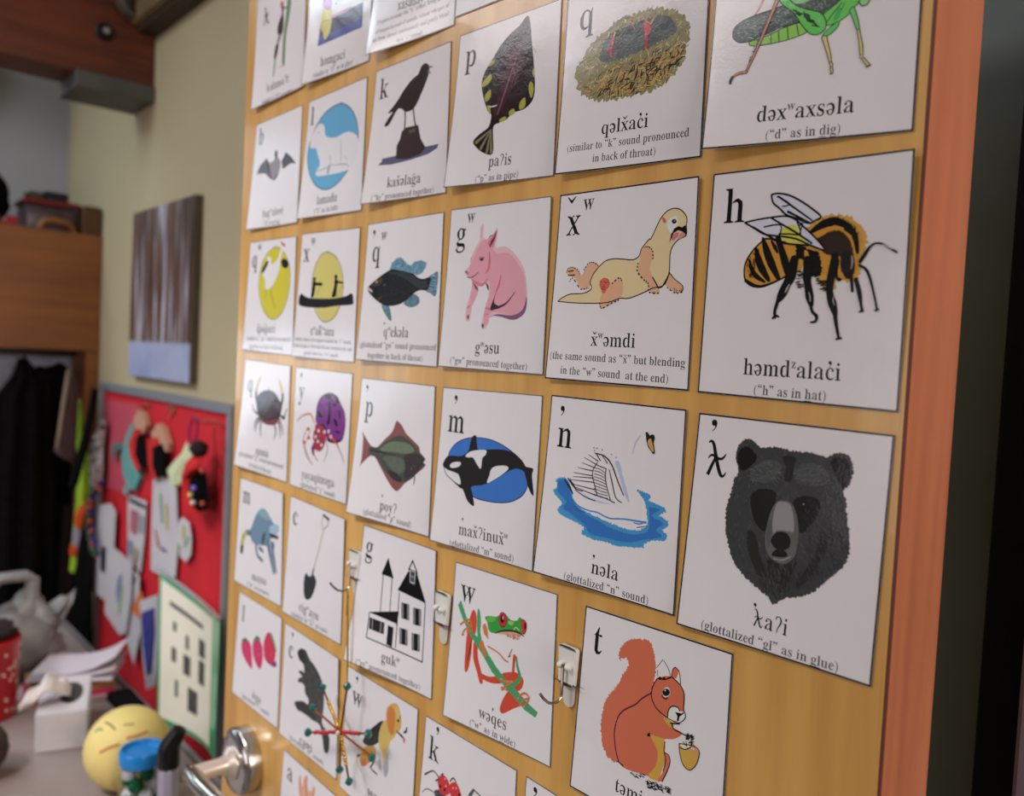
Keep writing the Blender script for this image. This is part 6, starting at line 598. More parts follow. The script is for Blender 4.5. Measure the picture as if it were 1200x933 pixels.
# ------------------------------------------------------------------ adhesive hooks and the star on the door
M_hook = mat('white_hook_plastic', (222, 222, 214), .35, noise_amt=.01)
M_tab = mat('clear_tape_tab', (226, 222, 212), .25, noise_amt=.02, alpha=.75)
M_wire = mat('steel_wire', (150, 142, 126), .2, metal=1.0, noise_amt=.03)
def rounded(w0, w1, h, r, n=5):
    pts = []
    for cx, cz, a0, hw in ((w0/2-r, -r, 0, 1), (-w0/2+r, -r, 90, 1), (-w1/2+r, -h+r, 180, 1), (w1/2-r, -h+r, 270, 1)):
        for k in range(n+1):
            a = R(a0+90*k/n); pts.append((cx+r*math.cos(a), cz+r*math.sin(a)))
    return pts
def make_hook(x, z, label, wire=True):
    """x, z = top centre of the backing plate on the door face"""
    t = thing('adhesive_hook', label, 'hook', (x, 0, z), 'adhesive hooks on the door')
    bm = bmesh.new(); extrude_outline(bm, [(x+a, -.0006, z+b) for a, b in rounded(.0135, .0125, .0495, .006)], (0, -.0012, 0))
    obj('tape_tab', bm, M_tab, t)
    bm = bmesh.new(); extrude_outline(bm, [(x+a, -.0018, z+b) for a, b in rounded(.0205, .0172, .0310, .0022)], (0, -.0042, 0))
    bmesh.ops.bevel(bm, geom=bm.edges[:], offset=.0005, segments=1, affect='EDGES')
    pl = obj('plate', bm, M_hook, t, True)
    for sx in (-1, 1):
        bm = bmesh.new(); ball(bm, (x+sx*.0042, -.0080, z-.0148), .0030, 14, (1, 1.25, 1))
        obj('peg', bm, M_hook, pl, True)
    if wire:
        bm = bmesh.new()
        pts = [(x-.004, -.0088, z-.0146), (x+.004, -.0088, z-.0146)]
        tube(bm, pts, .0011, 8)
        pts = [(x, -.0085, z-.0142), (x, -.0098, z-.0165), (x, -.0098, z-.0375), (x, -.0104, z-.0400), (x, -.0135, z-.0425), (x, -.0185, z-.0430), (x, -.0240, z-.0410), (x, -.0295, z-.0365), (x, -.0335, z-.0318)]
        tube(bm, pts, .0012, 8)
        obj('wire_hook', bm, M_wire, t, True)
    return t
make_hook(-0.0660, 1.3354, 'white adhesive hook with a bare wire hook, between the frog and squirrel cards')
make_hook(-0.2330, 1.3379, 'white adhesive hook without a wire, between the house and frog cards', False)
make_hook(-0.3932, 1.3453, 'white adhesive hook half hidden by the house card, holding the star on its ribbon')

M_stick = mat('copper_foil_stick', (150, 84, 40), .25, metal=.8, noise_amt=.1, scale=200)
M_gold = mat('gold_bead', (225, 176, 60), .15, metal=.9, noise_amt=.04)
M_redb = mat('red_glass_bead', (190, 22, 34), .1, noise_amt=.05, coat=.6)
M_teal = mat('teal_glass_bead', (8, 104, 96), .06, noise_amt=.1, coat=1.0)
M_clear = mat('pale_glass_bead', (215, 205, 190), .05, noise_amt=.05, coat=1.0)
SC_ = Vector((-0.3784, -0.0220, 1.1536))
star = thing('star_ornament', 'beaded star with teal tips hanging from a gold ribbon over the beaver and dog cards', 'ornament', SC_)
star_tips = [Vector(p) for p in ((-0.3717, -0.0200, 1.2052), (-0.4453, -0.0240, 1.1287), (-0.3209, -0.0240, 1.1739), (-0.4177, -0.0340, 1.1688), (-0.4239, -0.0200, 1.1865), (-0.3836, -0.0180, 1.1092), (-0.3537, -0.0240, 1.1104), (-0.3334, -0.0100, 1.1401))]
for i, p in enumerate(star_tips):
    d = p-SC_
    bm = bmesh.new(); tube(bm, [SC_+d*.02, SC_+d*.93], .0012, 8)
    arm = obj('arm', bm, M_stick, star, True)
    bm = bmesh.new(); ball(bm, p, .0041, 10, (1, 1, 1.1)); lathe(bm, [(.0042, -.0008), (.0048, 0), (.0042, .0008)], p, d, 10)
    tip = obj('tip_bead', bm, M_teal, star); tip['label'] = 'teal faceted glass bead'
    lo, hi, mt = [(0, 0, None), (.1, .78, M_redb), (.1, .7, M_redb), (.0, .0, None), (.12, .72, M_gold), (0, 0, None), (.1, .66, M_gold), (0, 0, None)][i]
    if mt:
        L = d.length; k = lo*L; bm = bmesh.new()
        while k < hi*L:
            ball(bm, SC_+d*(k/L)+Vector((random.Random(k).uniform(-.0006, .0006), 0, random.Random(k+1).uniform(-.0006, .0006))), .0022, 8); k += .0034
        obj('bead_row', bm, mt, arm, True)
bm = bmesh.new(); ball(bm, SC_+Vector((0, -.003, 0)), .0026, 10)
obj('centre_bead', bm, M_clear, star, True)
bm = bmesh.new()
top = Vector((-0.3881, -0.0140, 1.3029))
for s_ in (-1, 1):
    tube(bm, [star_tips[0]+Vector((0, 0, .002)), star_tips[0].lerp(top, .5)+Vector((s_*.0012, 0, 0)), top+Vector((s_*.0008, -.0004, 0))], .0006, 6)
obj('gold_ribbon', bm, mat('gold_thread', (196, 158, 70), .3, metal=.7), star, True)
bm = bmesh.new(); tube(bm, [top+Vector((0, 0, -.004)), top+Vector((0, 0, -.026))], .0013, 8)
obj('gold_clasp', bm, M_gold, star, True)

# ------------------------------------------------------------------ things on the back wall
def wall_pts(y, pts): return [Vector((p[0], y, p[2])) for p in pts]
# canvas picture of a bare winter forest
mc = bpy.data.materials.new('winter_forest_print'); mc.use_nodes = True
nt = mc.node_tree; bs = nt.nodes['Principled BSDF']; tc = nt.nodes.new('ShaderNodeTexCoord'); mp = nt.nodes.new('ShaderNodeMapping'); mp.inputs['Scale'].default_value = (26, 1, 1.3)
nz = nt.nodes.new('ShaderNodeTexNoise'); nz.inputs['Scale'].default_value = 2.6; nz.inputs['Detail'].default_value = 6
rp = nt.nodes.new('ShaderNodeValToRGB'); e = rp.color_ramp.elements; e[0].position = .40; e[0].color = (.018, .012, .012, 1); e[1].position = .64; e[1].color = (.62, .58, .66, 1)
q = e.new(.49); q.color = (.16, .080, .045, 1); q = e.new(.57); q.color = (.18, .16, .17, 1)
sp = nt.nodes.new('ShaderNodeSeparateXYZ'); r2 = nt.nodes.new('ShaderNodeValToRGB'); r2.color_ramp.elements[0].position = .20; r2.color_ramp.elements[1].position = .22
r2.color_ramp.elements[0].color = (1, 1, 1, 1); r2.color_ramp.elements[1].color = (0, 0, 0, 1)
m2 = nt.nodes.new('ShaderNodeMixRGB'); n3 = nt.nodes.new('ShaderNodeTexNoise'); n3.inputs['Scale'].default_value = 9
r3 = nt.nodes.new('ShaderNodeValToRGB'); r3.color_ramp.elements[0].color = (.22, .27, .46, 1); r3.color_ramp.elements[1].color = (.52, .56, .74, 1)
nt.links.new(tc.outputs['Object'], mp.inputs[0]); nt.links.new(mp.outputs[0], nz.inputs['Vector']); nt.links.new(nz.outputs[0], rp.inputs[0])
nt.links.new(tc.outputs['Generated'], sp.inputs[0]); nt.links.new(sp.outputs[2], r2.inputs[0]); nt.links.new(tc.outputs['Object'], n3.inputs['Vector']); nt.links.new(n3.outputs[0], r3.inputs[0])
nt.links.new(r2.outputs[0], m2.inputs[0]); nt.links.new(rp.outputs[0], m2.inputs[1]); nt.links.new(r3.outputs[0], m2.inputs[2]); nt.links.new(m2.outputs[0], bs.inputs['Base Color']); bs.inputs['Roughness'].default_value = .45
a_, b_, c_ = (-2.135, 0.280, 1.915), (-1.663, 0.280, 1.923), (-2.139, 0.280, 1.464)
cv = thing('canvas_picture', 'winter forest canvas print on the cream wall above the red notice board', 'picture', (a_[0], .285, a_[2]))
bm = boxes(((a_[0], .2815, c_[2]), (b_[0], .2995, a_[2]+.012)), bev=.002)
obj('canvas_block', bm, mat('dark_canvas_side', (96, 86, 66), .7), cv)
bm = boxes(((a_[0]+.002, .279, c_[2]+.002), (b_[0]-.002, .2812, a_[2]+.010)))
obj('forest_print', bm, mc, cv)

# red notice board
bl, br, bb = (-2.406, 0.280, 1.435), (-1.407, 0.280, 1.427), 0.40
BX0, BX1, BZ1 = bl[0], br[0]+.004, .5*(bl[2]+br[2])
board = thing('notice_board', 'large red notice board in a grey frame on the back wall', 'notice board', (BX0, .29, bb))
M_red = mat('red_board_cloth', (214, 32, 46), .8, noise_amt=.10, scale=5, col2=(196, 24, 38))
obj('red_panel', boxes(((BX0+.01, .288, bb), (BX1-.01, .2992, BZ1-.005))), M_red, board)
M_frame = mat('grey_aluminium_frame', (150, 152, 160), .4, metal=.35, noise_amt=.03)
obj('frame', boxes(((BX0, .277, BZ1-.022), (BX1, .2995, BZ1)), ((BX0, .277, bb), (BX0+.022, .2995, BZ1-.022)), ((BX1-.022, .277, bb), (BX1, .2995, BZ1-.022)), ((BX0, .277, bb-.02), (BX1, .2995, bb)), bev=.002), M_frame, board)

def pinned(name, label, cat, pts, y, thick, m, group=None, parts=(), bend=0.0):
    """flat thing pinned to the board: outline of 3-D points, real thickness towards the room; parts = (name, material, outline)"""
    P = wall_pts(y, pts); o3 = sum(P, Vector())/len(P)
    t = None
    bm = bmesh.new(); extrude_outline(bm, P, (0, -thick, 0))
    if parts:
        t = thing(name, label, cat, (o3.x, y, o3.z), group); obj('backing' if cat != 'paper' else 'sheet', bm, m, t)
        for i, (pn, pm, pp) in enumerate(parts):
            b2 = bmesh.new(); extrude_outline(b2, wall_pts(y-thick-.0004-.0006*i, pp), (0, -.0035 if cat != 'paper' else -.0005, 0)); obj(pn, b2, pm, t)
        return t
    return tag(obj(name, bm, m), label, cat, group)
M_paper = mat('white_paper', (206, 202, 204), .8, noise_amt=.03, scale=10)
M_pinkp = mat('pink_paper', (196, 74, 92), .7, noise_amt=.04)
M_blk = mat('black_felt', (10, 9, 10), .95, noise_amt=.2, spec=.1)
M_rfelt = mat('red_felt', (206, 36, 36), .9, noise_amt=.08)
M_tan = mat('tan_felt', (196, 150, 122), .9, noise_amt=.05)
M_tq = mat('turquoise_felt', (106, 168, 164), .9, noise_amt=.10, scale=20)
M_dkhair = mat('dark_brown_fur', (44, 24, 20), .95, noise_amt=.2)
M_inkb = mat('blue_ink', (60, 70, 150), .7); M_inkk = mat('dark_ink', (50, 50, 56), .7); M_inkr = mat('red_ink', (190, 60, 60), .7); M_inkg = mat('green_ink', (90, 160, 100), .7); M_inky = mat('yellow_ink', (205, 190, 90), .7)
def W_(s): return [tuple(map(float, s))]
pinned('paper_sheet', 'sheet of pink paper on the upper left of the red board', 'paper', [(-2.372, 0.287, 1.379), (-2.056, 0.287, 1.386), (-2.039, 0.287, 1.127), (-2.373, 0.287, 1.107)], .287, .0008, M_pinkp)
pinned('turtle_ornament', 'turquoise felt turtle ornament with dark flippers on the red board', 'ornament', [(-2.081, 0.285, 1.328), (-2.043, 0.285, 1.320), (-2.053, 0.285, 1.270), (-2.006, 0.285, 1.233), (-1.994, 0.285, 1.186), (-2.027, 0.285, 1.148), (-2.087, 0.285, 1.144), (-2.136, 0.285, 1.177), (-2.157, 0.285, 1.229), (-2.123, 0.285, 1.287)], .285, .012, M_tq, None,
       (('flipper', mat('grey_green_felt', (88, 120, 116), .9), [(-2.153, 0.285, 1.269), (-2.233, 0.285, 1.256), (-2.237, 0.285, 1.219), (-2.204, 0.285, 1.213), (-2.198, 0.285, 1.239), (-2.135, 0.285, 1.251)]), ('tail', M_tq, [(-2.110, 0.285, 1.146), (-2.071, 0.285, 1.142), (-2.085, 0.285, 1.125), (-2.116, 0.285, 1.125)])))
def doll(label, head, red, black):
    return pinned('felt_doll', label, 'doll', head, .283, .014, M_tan, 'felt dolls on the red board', (('shawl', M_rfelt, red), ('skirt', M_blk, black)))
doll('left felt doll in red and black beside the turquoise turtle', [(-2.006, 0.283, 1.375), (-1.962, 0.283, 1.365), (-1.939, 0.283, 1.339), (-1.958, 0.283, 1.314), (-2.014, 0.283, 1.313), (-2.046, 0.283, 1.343)], [(-2.022, 0.283, 1.322), (-1.972, 0.283, 1.322), (-2.011, 0.283, 1.280), (-1.978, 0.283, 1.236), (-1.956, 0.283, 1.220), (-1.990, 0.283, 1.206), (-2.052, 0.283, 1.242), (-2.070, 0.283, 1.273)], [(-1.999, 0.283, 1.300), (-1.957, 0.283, 1.311), (-1.912, 0.283, 1.267), (-1.908, 0.283, 1.222), (-1.956, 0.283, 1.220), (-2.009, 0.283, 1.251)])
doll('right felt doll in red and black with a pointed tan hood', [(-1.847, 0.283, 1.351), (-1.808, 0.283, 1.342), (-1.767, 0.283, 1.306), (-1.771, 0.283, 1.284), (-1.875, 0.283, 1.303), (-1.897, 0.283, 1.320)], [(-1.915, 0.283, 1.304), (-1.837, 0.283, 1.314), (-1.823, 0.283, 1.300), (-1.873, 0.283, 1.281), (-1.855, 0.283, 1.229), (-1.828, 0.283, 1.210), (-1.866, 0.283, 1.200), (-1.903, 0.283, 1.245)], [(-1.861, 0.283, 1.287), (-1.804, 0.283, 1.302), (-1.770, 0.283, 1.271), (-1.772, 0.283, 1.226), (-1.828, 0.283, 1.210), (-1.863, 0.283, 1.239)])
bm = bmesh.new(); drape(bm, [((-1.655, 0.276, 1.325), (-1.627, 0.276, 1.321)), ((-1.675, 0.276, 1.295), (-1.613, 0.276, 1.290)), ((-1.749, 0.276, 1.258), (-1.611, 0.276, 1.269)), ((-1.778, 0.276, 1.239), (-1.631, 0.276, 1.246)), ((-1.758, 0.276, 1.224), (-1.663, 0.276, 1.220)), ((-1.722, 0.276, 1.221), (-1.685, 0.276, 1.213))], (0, -1, 0), .012, 2, .15, 14)
tag(obj('felt_sock', bm, mat('pale_green_felt', (214, 222, 176), .9, noise_amt=.06), None, True), 'pale green stuffed sock hanging on the red board', 'ornament')
d3 = thing('felt_doll', 'dark-haired felt doll with red shoulders and shiny sequins, right side of the red board', 'doll', (-1.588, 0.280, 1.253), 'felt dolls on the red board')
bm = bmesh.new(); drape(bm, [((-1.555, 0.255, 1.277), (-1.483, 0.255, 1.283)), ((-1.574, 0.255, 1.246), (-1.466, 0.255, 1.258)), ((-1.581, 0.255, 1.205), (-1.452, 0.255, 1.213)), ((-1.574, 0.255, 1.181), (-1.455, 0.255, 1.193))], (0, -1, 0), .02, 1.5, .1, 14); obj('body', bm, M_blk, d3, True)
bm = bmesh.new(); drape(bm, [((-1.513, 0.240, 1.311), (-1.457, 0.240, 1.312)), ((-1.548, 0.240, 1.287), (-1.465, 0.240, 1.286)), ((-1.561, 0.240, 1.257), (-1.524, 0.240, 1.258)), ((-1.547, 0.240, 1.221), (-1.515, 0.240, 1.216)), ((-1.528, 0.240, 1.186), (-1.481, 0.240, 1.182))], (0, -1, 0), .015, 1.5, .1, 12); obj('shawl', bm, M_rfelt, d3, True)
bm = bmesh.new(); ball(bm, (-1.483, 0.240, 1.326), .026, 16, (1, .7, .75), .25, 30); obj('hair', bm, M_dkhair, d3, True)
for (p, cc) in (((-1.459, 0.222, 1.241), (120, 110, 235)), ((-1.477, 0.222, 1.223), (225, 215, 120)), ((-1.461, 0.222, 1.208), (240, 230, 225)), ((-1.432, 0.232, 1.210), (190, 70, 40)), ((-1.438, 0.232, 1.282), (190, 70, 40))):
    bm = bmesh.new(); ball(bm, p, .0065, 10); obj('sequin', bm, mat('sequin_%d_%d' % (cc[0], cc[1]), cc, .15, metal=.3, noise_amt=.01, coat=1), d3, True)  # sequins, bright colours and enlarged size stand in for their blurred glints
bm = bmesh.new(); tube(bm, [(-1.657, 0.283, 1.318), (-1.665, 0.283, 1.349), (-1.651, 0.283, 1.377), (-1.629, 0.283, 1.388), (-1.612, 0.283, 1.377), (-1.615, 0.283, 1.347), (-1.634, 0.283, 1.320)], .0022, 8)
tag(obj('cord_loop', bm, mat('purple_cord', (150, 50, 130), .8), None, True), 'purple cord loop above the pale green sock', 'cord')
def string(pts, label, colr, rad=.0022, step=.02):
    t = thing('bead_string', label, 'beads', pts[0], 'bead strings on the red board')
    bm = bmesh.new(); tube(bm, pts, rad*.5, 6); obj('thread', bm, mat('brown_thread', (120, 60, 40), .8), t, True)
    bm = bmesh.new(); rnd = random.Random(len(label))
    for a, b in zip(pts, pts[1:]):
        a, b = Vector(a), Vector(b); L = (b-a).length; k = 0
        while k < L: ball(bm, a.lerp(b, k/L), rad*rnd.uniform(1, 1.7), 8); k += step
    obj('beads', bm, mat('beads_%d' % colr[0], colr, .3, noise_amt=.1), t, True)
string([(-1.621, 0.284, 1.386), (-1.577, 0.284, 1.380), (-1.515, 0.284, 1.385), (-1.456, 0.284, 1.382)], 'tan bead string along the top right of the red board', (196, 120, 96))
string([(-1.461, 0.284, 1.382), (-1.450, 0.284, 1.321), (-1.453, 0.284, 1.238)], 'brown bead string hanging down the right edge of the red board', (165, 96, 40), .002, .03)
string([(-1.514, 0.284, 1.367), (-1.497, 0.284, 1.285), (-1.502, 0.284, 1.175)], 'brown bead string hanging in the middle of the right side of the red board', (160, 90, 44), .002, .03)
string([(-2.023, 0.284, 1.374), (-1.982, 0.284, 1.391), (-1.947, 0.284, 1.387)], 'short bead string over the left felt doll', (150, 90, 60), .003, .012)
string([(-1.815, 0.284, 1.394), (-1.785, 0.284, 1.405), (-1.772, 0.284, 1.393), (-1.801, 0.284, 1.369)], 'short bead string over the right felt doll', (196, 130, 100), .003, .012)

def scrib(name, mats, x, w, z, h, y, n, seed):
    pass
def paper_with(label, pts, y, marks, th=.001):
    return pinned('paper_sheet', label, 'paper', pts, y, th, M_paper, None, marks)
paper_with('long white drawing with faint coloured lines under the right felt doll', [(-1.891, 0.278, 1.210), (-1.721, 0.278, 1.220), (-1.695, 0.278, 1.057), (-1.705, 0.278, 0.976), (-1.790, 0.278, 0.957), (-1.888, 0.278, 0.953), (-1.894, 0.278, 1.086)], .278,
    (('drawing', M_inkg, [(-1.834, 0.278, 1.164), (-1.822, 0.278, 1.170), (-1.803, 0.278, 1.097), (-1.815, 0.278, 1.091)]), ('drawing', M_inkr, [(-1.865, 0.278, 1.068), (-1.852, 0.278, 1.066), (-1.822, 0.278, 1.031), (-1.835, 0.278, 1.024)]), ('drawing', M_inkb, [(-1.810, 0.278, 1.033), (-1.771, 0.278, 1.030), (-1.771, 0.278, 1.023), (-1.815, 0.278, 1.025)]), ('drawing', M_inky, [(-1.788, 0.278, 1.149), (-1.776, 0.278, 1.151), (-1.764, 0.278, 1.087), (-1.776, 0.278, 1.084)])))
paper_with('oval white paper cutout with green and yellow marks on the red board', [(-1.667, 0.276, 1.135), (-1.621, 0.276, 1.130), (-1.601, 0.276, 1.096), (-1.603, 0.276, 1.054), (-1.634, 0.276, 1.029), (-1.675, 0.276, 1.035), (-1.697, 0.276, 1.078), (-1.694, 0.276, 1.117)], .276,
    (('green_mark', M_inkg, [(-1.623, 0.276, 1.096), (-1.612, 0.276, 1.094), (-1.638, 0.276, 1.064), (-1.649, 0.276, 1.066)]), ('green_mark', M_inkg, [(-1.690, 0.276, 1.066), (-1.672, 0.276, 1.061), (-1.665, 0.276, 1.050), (-1.683, 0.276, 1.053)]), ('yellow_mark', M_inky, [(-1.659, 0.276, 1.117), (-1.642, 0.276, 1.116), (-1.645, 0.276, 1.080), (-1.656, 0.276, 1.081)])))
paper_with('newspaper clipping with a dark heading on the red board', [(-2.107, 0.280, 1.124), (-1.945, 0.280, 1.128), (-1.950, 0.280, 1.033), (-1.976, 0.280, 0.923), (-2.089, 0.280, 0.940)], .28,
    (('heading', M_inkk, [(-2.091, 0.280, 1.117), (-1.951, 0.280, 1.118), (-1.950, 0.280, 1.106), (-2.089, 0.280, 1.105)]), ('red_photo', mat('faded_red_photo', (186, 110, 120), .7), [(-2.072, 0.280, 1.086), (-2.006, 0.280, 1.090), (-2.014, 0.280, 1.021), (-2.074, 0.280, 1.024)]), ('blue_photo', mat('faded_blue_photo', (140, 160, 186), .7), [(-2.087, 0.280, 0.997), (-2.042, 0.280, 0.999), (-2.045, 0.280, 0.957), (-2.091, 0.280, 0.957)]), ('text_column', mat('grey_text', (166, 160, 170), .7), [(-1.998, 0.280, 1.086), (-1.955, 0.280, 1.086), (-1.965, 0.280, 1.035), (-2.001, 0.280, 1.038)]), ('brown_photo', mat('faded_brown_photo', (186, 170, 150), .7), [(-2.033, 0.280, 0.988), (-1.989, 0.280, 0.987), (-2.006, 0.280, 0.936), (-2.044, 0.280, 0.942)])))
paper_with('blank white paper behind the lanyards at the left edge of the red board', [(-2.358, 0.272, 1.052), (-2.237, 0.272, 1.077), (-2.185, 0.272, 1.060), (-2.192, 0.272, 0.957), (-2.242, 0.272, 0.776), (-2.424, 0.272, 0.774)], .272, (('dark_mark', M_inkk, [(-2.310, 0.272, 0.933), (-2.266, 0.272, 0.937), (-2.267, 0.272, 0.858), (-2.321, 0.272, 0.857)]),))
paper_with('white paper with a blue-green sketch, lower left of the red board', [(-2.216, 0.262, 0.964), (-1.993, 0.262, 0.951), (-1.991, 0.262, 0.855), (-2.026, 0.262, 0.745), (-2.086, 0.262, 0.723), (-2.229, 0.262, 0.750), (-2.224, 0.262, 0.875)], .262,
    (('blue_sketch', mat('pale_blue_ink', (140, 150, 190), .7), [(-2.109, 0.262, 0.886), (-2.072, 0.262, 0.904), (-2.074, 0.262, 0.847), (-2.110, 0.262, 0.806), (-2.129, 0.262, 0.836)]), ('green_sketch', mat('pale_green_ink', (150, 190, 140), .7), [(-2.077, 0.262, 0.874), (-2.061, 0.262, 0.868), (-2.077, 0.262, 0.790), (-2.099, 0.262, 0.779)])))
paper_with('white paper with dark marks tucked beside the blue-green sketch', [(-2.025, 0.270, 0.933), (-1.951, 0.270, 0.921), (-1.951, 0.270, 0.852), (-1.930, 0.270, 0.775), (-1.978, 0.270, 0.668), (-2.042, 0.270, 0.714), (-2.047, 0.270, 0.840)], .27, (('dark_mark', mat('grey_pencil', (130, 130, 134), .7), [(-2.009, 0.270, 0.917), (-1.971, 0.270, 0.912), (-1.991, 0.270, 0.888), (-2.021, 0.270, 0.886)]),))
pinned('orange_card', 'small orange paper scrap beside the blue and white packet', 'paper', [(-1.903, 0.258, 0.897), (-1.881, 0.258, 0.884), (-1.889, 0.258, 0.817), (-1.975, 0.258, 0.824)], .258, .001, mat('orange_paper', (226, 116, 44), .7))
pinned('paper_packet', 'blue and white paper packet hanging left of the green-edged chart', 'packet', [(-1.891, 0.255, 0.872), (-1.756, 0.255, 0.922), (-1.736, 0.255, 0.833), (-1.748, 0.255, 0.690), (-1.816, 0.255, 0.656), (-1.859, 0.255, 0.752)], .255, .004, mat('packet_white', (206, 204, 210), .6), None,
    (('blue_print', mat('packet_blue', (62, 66, 150), .6, noise_amt=.2, scale=40), [(-1.861, 0.255, 0.848), (-1.772, 0.255, 0.884), (-1.760, 0.255, 0.826), (-1.776, 0.255, 0.719), (-1.807, 0.255, 0.700), (-1.840, 0.255, 0.767)]),))

# curved laminated chart with green border
chart = thing('wall_chart', 'curved laminated chart with a green border leaning before the red board', 'chart', (-1.443, 0.220, 0.843))
CT = [Vector(p) for p in ((-1.784, 0.265, 0.969), (-1.335, 0.240, 0.966), (-1.173, 0.170, 0.749), (-1.522, 0.180, 0.698))]
def chart_surf(x, y):
    u, v = x/300, y/300
    p = (CT[0]*(1-u)+CT[1]*u)*(1-v)+(CT[3]*(1-u)+CT[2]*u)*v
    p = p+Vector((0, .028*math.sin(math.pi*u), -.020*math.sin(math.pi*u)*(1-.6*v)))
    return p, Vector((.25*math.cos(math.pi*u)+.1, -1, 0)).normalized()
def slab(surf, x0, x1, y0, y1, n, lift, th):
    bm = bmesh.new(); F = []; B = []
    for j in range(n+1):
        F.append([]); B.append([])
        for i in range(n+1):
            p, nn = surf(x0+(x1-x0)*i/n, y0+(y1-y0)*j/n); F[j].append(bm.verts.new(p+nn*lift)); B[j].append(bm.verts.new(p+nn*(lift-th)))
    for j in range(n):
        for i in range(n):
            bm.faces.new((F[j][i], F[j][i+1], F[j+1][i+1], F[j+1][i])); bm.faces.new((B[j][i], B[j+1][i], B[j+1][i+1], B[j][i+1]))
    for k in range(n):
        bm.faces.new((F[0][k], B[0][k], B[0][k+1], F[0][k+1])); bm.faces.new((F[n][k], F[n][k+1], B[n][k+1], B[n][k])); bm.faces.new((F[k][0], F[k+1][0], B[k+1][0], B[k][0])); bm.faces.new((F[k][n], B[k][n], B[k+1][n], F[k+1][n]))
    return bm
obj('green_border', slab(chart_surf, 0, 300, 0, 300, 14, 0, .002), mat('green_card', (66, 160, 108), .3, noise_amt=.03, coat=.5), chart, True)
obj('cream_sheet', slab(chart_surf, 8, 240, 10, 290, 14, .001, .0008), mat('cream_card', (236, 230, 208), .4, noise_amt=.02, coat=.3), chart, True)
M_pict = mat('grey_print', (84, 82, 80), .6, noise_amt=.25, scale=90)
obj('heading_print', slab(chart_surf, 40, 180, 44, 54, 8, .0018, .0006), M_pict, chart)
for (x, y, w, h) in ((52, 84, 12, 20), (100, 96, 12, 30), (160, 80, 34, 40), (48, 140, 16, 30), (92, 140, 28, 42), (160, 128, 34, 52), (62, 204, 10, 34), (112, 204, 44, 48)):
    obj('printed_picture', slab(chart_surf, x, x+w, y, y+h, 3, .0018, .0006), M_pict, chart)
bm = bmesh.new()
for k in range(2):
    tube(bm, [chart_surf(300*t/10, -6-6*k)[0]+Vector((0, -.01*k, .004)) for t in range(11)], .004, 8)
obj('clear_sleeve_edge', bm, mat('clear_plastic_edge', (200, 206, 206), .08, noise_amt=.02, alpha=.55, coat=1), chart, True)

# ------------------------------------------------------------------ coat cabinet at the end wall
M_ply = wood('plywood_brown', (150, 92, 42), (128, 74, 30), axis=1, scale=4, rough=.5)
M_plyd = mat('dark_plywood_end', (96, 66, 34), .6)
cab = thing('coat_cabinet', 'tall plywood coat cabinet against the end wall', 'cabinet', (-2.7, 0, 0))
CZ0, CZ1 = 1.525, 1.893
obj('front_panel', boxes(((-2.52, -.6, CZ0), (-2.50, .298, CZ1)), bev=.002), M_ply, cab)
obj('top_board', boxes(((-2.945, -.6, CZ1-.02), (-2.521, .298, CZ1))), M_ply, cab)
obj('side_panel', boxes(((-2.945, .278, 0), (-2.521, .298, CZ1-.021))), M_ply, cab)
obj('stile', boxes(((-2.52, .262, 0), (-2.50, .298, CZ0-.001)), bev=.002), M_ply, cab)
obj('back_panel', boxes(((-2.76, -.6, 0), (-2.745, .277, CZ1-.021))), mat('pale_blue_grey_board', (196, 200, 216), .7, noise_amt=.12, scale=30), cab)
obj('end_block', boxes(((-2.60, .245, CZ1+.0005), (-2.505, .294, CZ1+.09)), bev=.003), M_plyd, cab)
obj('hanging_rail', boxes(((-2.70, -.6, 1.50), (-2.68, .277, 1.52))), mat('dark_rail', (60, 50, 44), .4, metal=.5), cab)

# things on top of the cabinet
bm = bmesh.new(); ball(bm, (-2.66, -.005, CZ1+.085), .1, 20, (.9, .72, .98), .2, 12)
for v in bm.verts: v.co.z = max(v.co.z, CZ1+.001)
tag(obj('black_bag', bm, M_blk, None, True), 'black cloth bag on top of the coat cabinet beside the red-rimmed tub', 'bag')
bm = boxes(((-2.56, -.03, CZ1+.001), (-2.52, .018, CZ1+.028)), ((-2.56, .040, CZ1+.001), (-2.52, .064, CZ1+.030)), ((-2.56, .018, CZ1+.001), (-2.53, .040, CZ1+.012)))
tag(obj('red_tray', bm, mat('red_plastic', (170, 20, 22), .4)), 'small red plastic tray in front of the black bag', 'tray')
tub = thing('storage_tub', 'clear plastic tub with a dark red rim on top of the coat cabinet', 'tub', (-2.62, .16, CZ1))
bm = bmesh.new()
for z0, z1, g in ((CZ1+.001, CZ1+.078, .0),):
    bmA = [(-2.70+.01, .088+.01), (-2.545, .088+.01), (-2.545, .238), (-2.69, .238)]
obj('tub_body', boxes(((-2.69, .092, CZ1+.001), (-2.55, .236, CZ1+.080)), bev=.012), mat('cloudy_plastic', (96, 80, 86), .3, noise_amt=.25, scale=20), tub, True)
obj('rim', boxes(((-2.70, .086, CZ1+.080), (-2.54, .244, CZ1+.096)), bev=.005), mat('dark_red_plastic', (120, 22, 30), .4), tub)
bm = bmesh.new(); ball(bm, (-2.62, .13, CZ1+.112), .026, 12, (1, 1.3, .6), .4, 20); tag(obj('cloth_bundle', bm, mat('brown_grey_cloth', (84, 74, 62), .9), None, True), 'brown cloth bundle on the tub at its left end', 'bundle')
tag(obj('dark_box', boxes(((-2.69, .155, CZ1+.0965), (-2.60, .222, CZ1+.132)), bev=.003), mat('dark_green_black', (24, 26, 24), .6)), 'small black box on the tub at its right end', 'box')
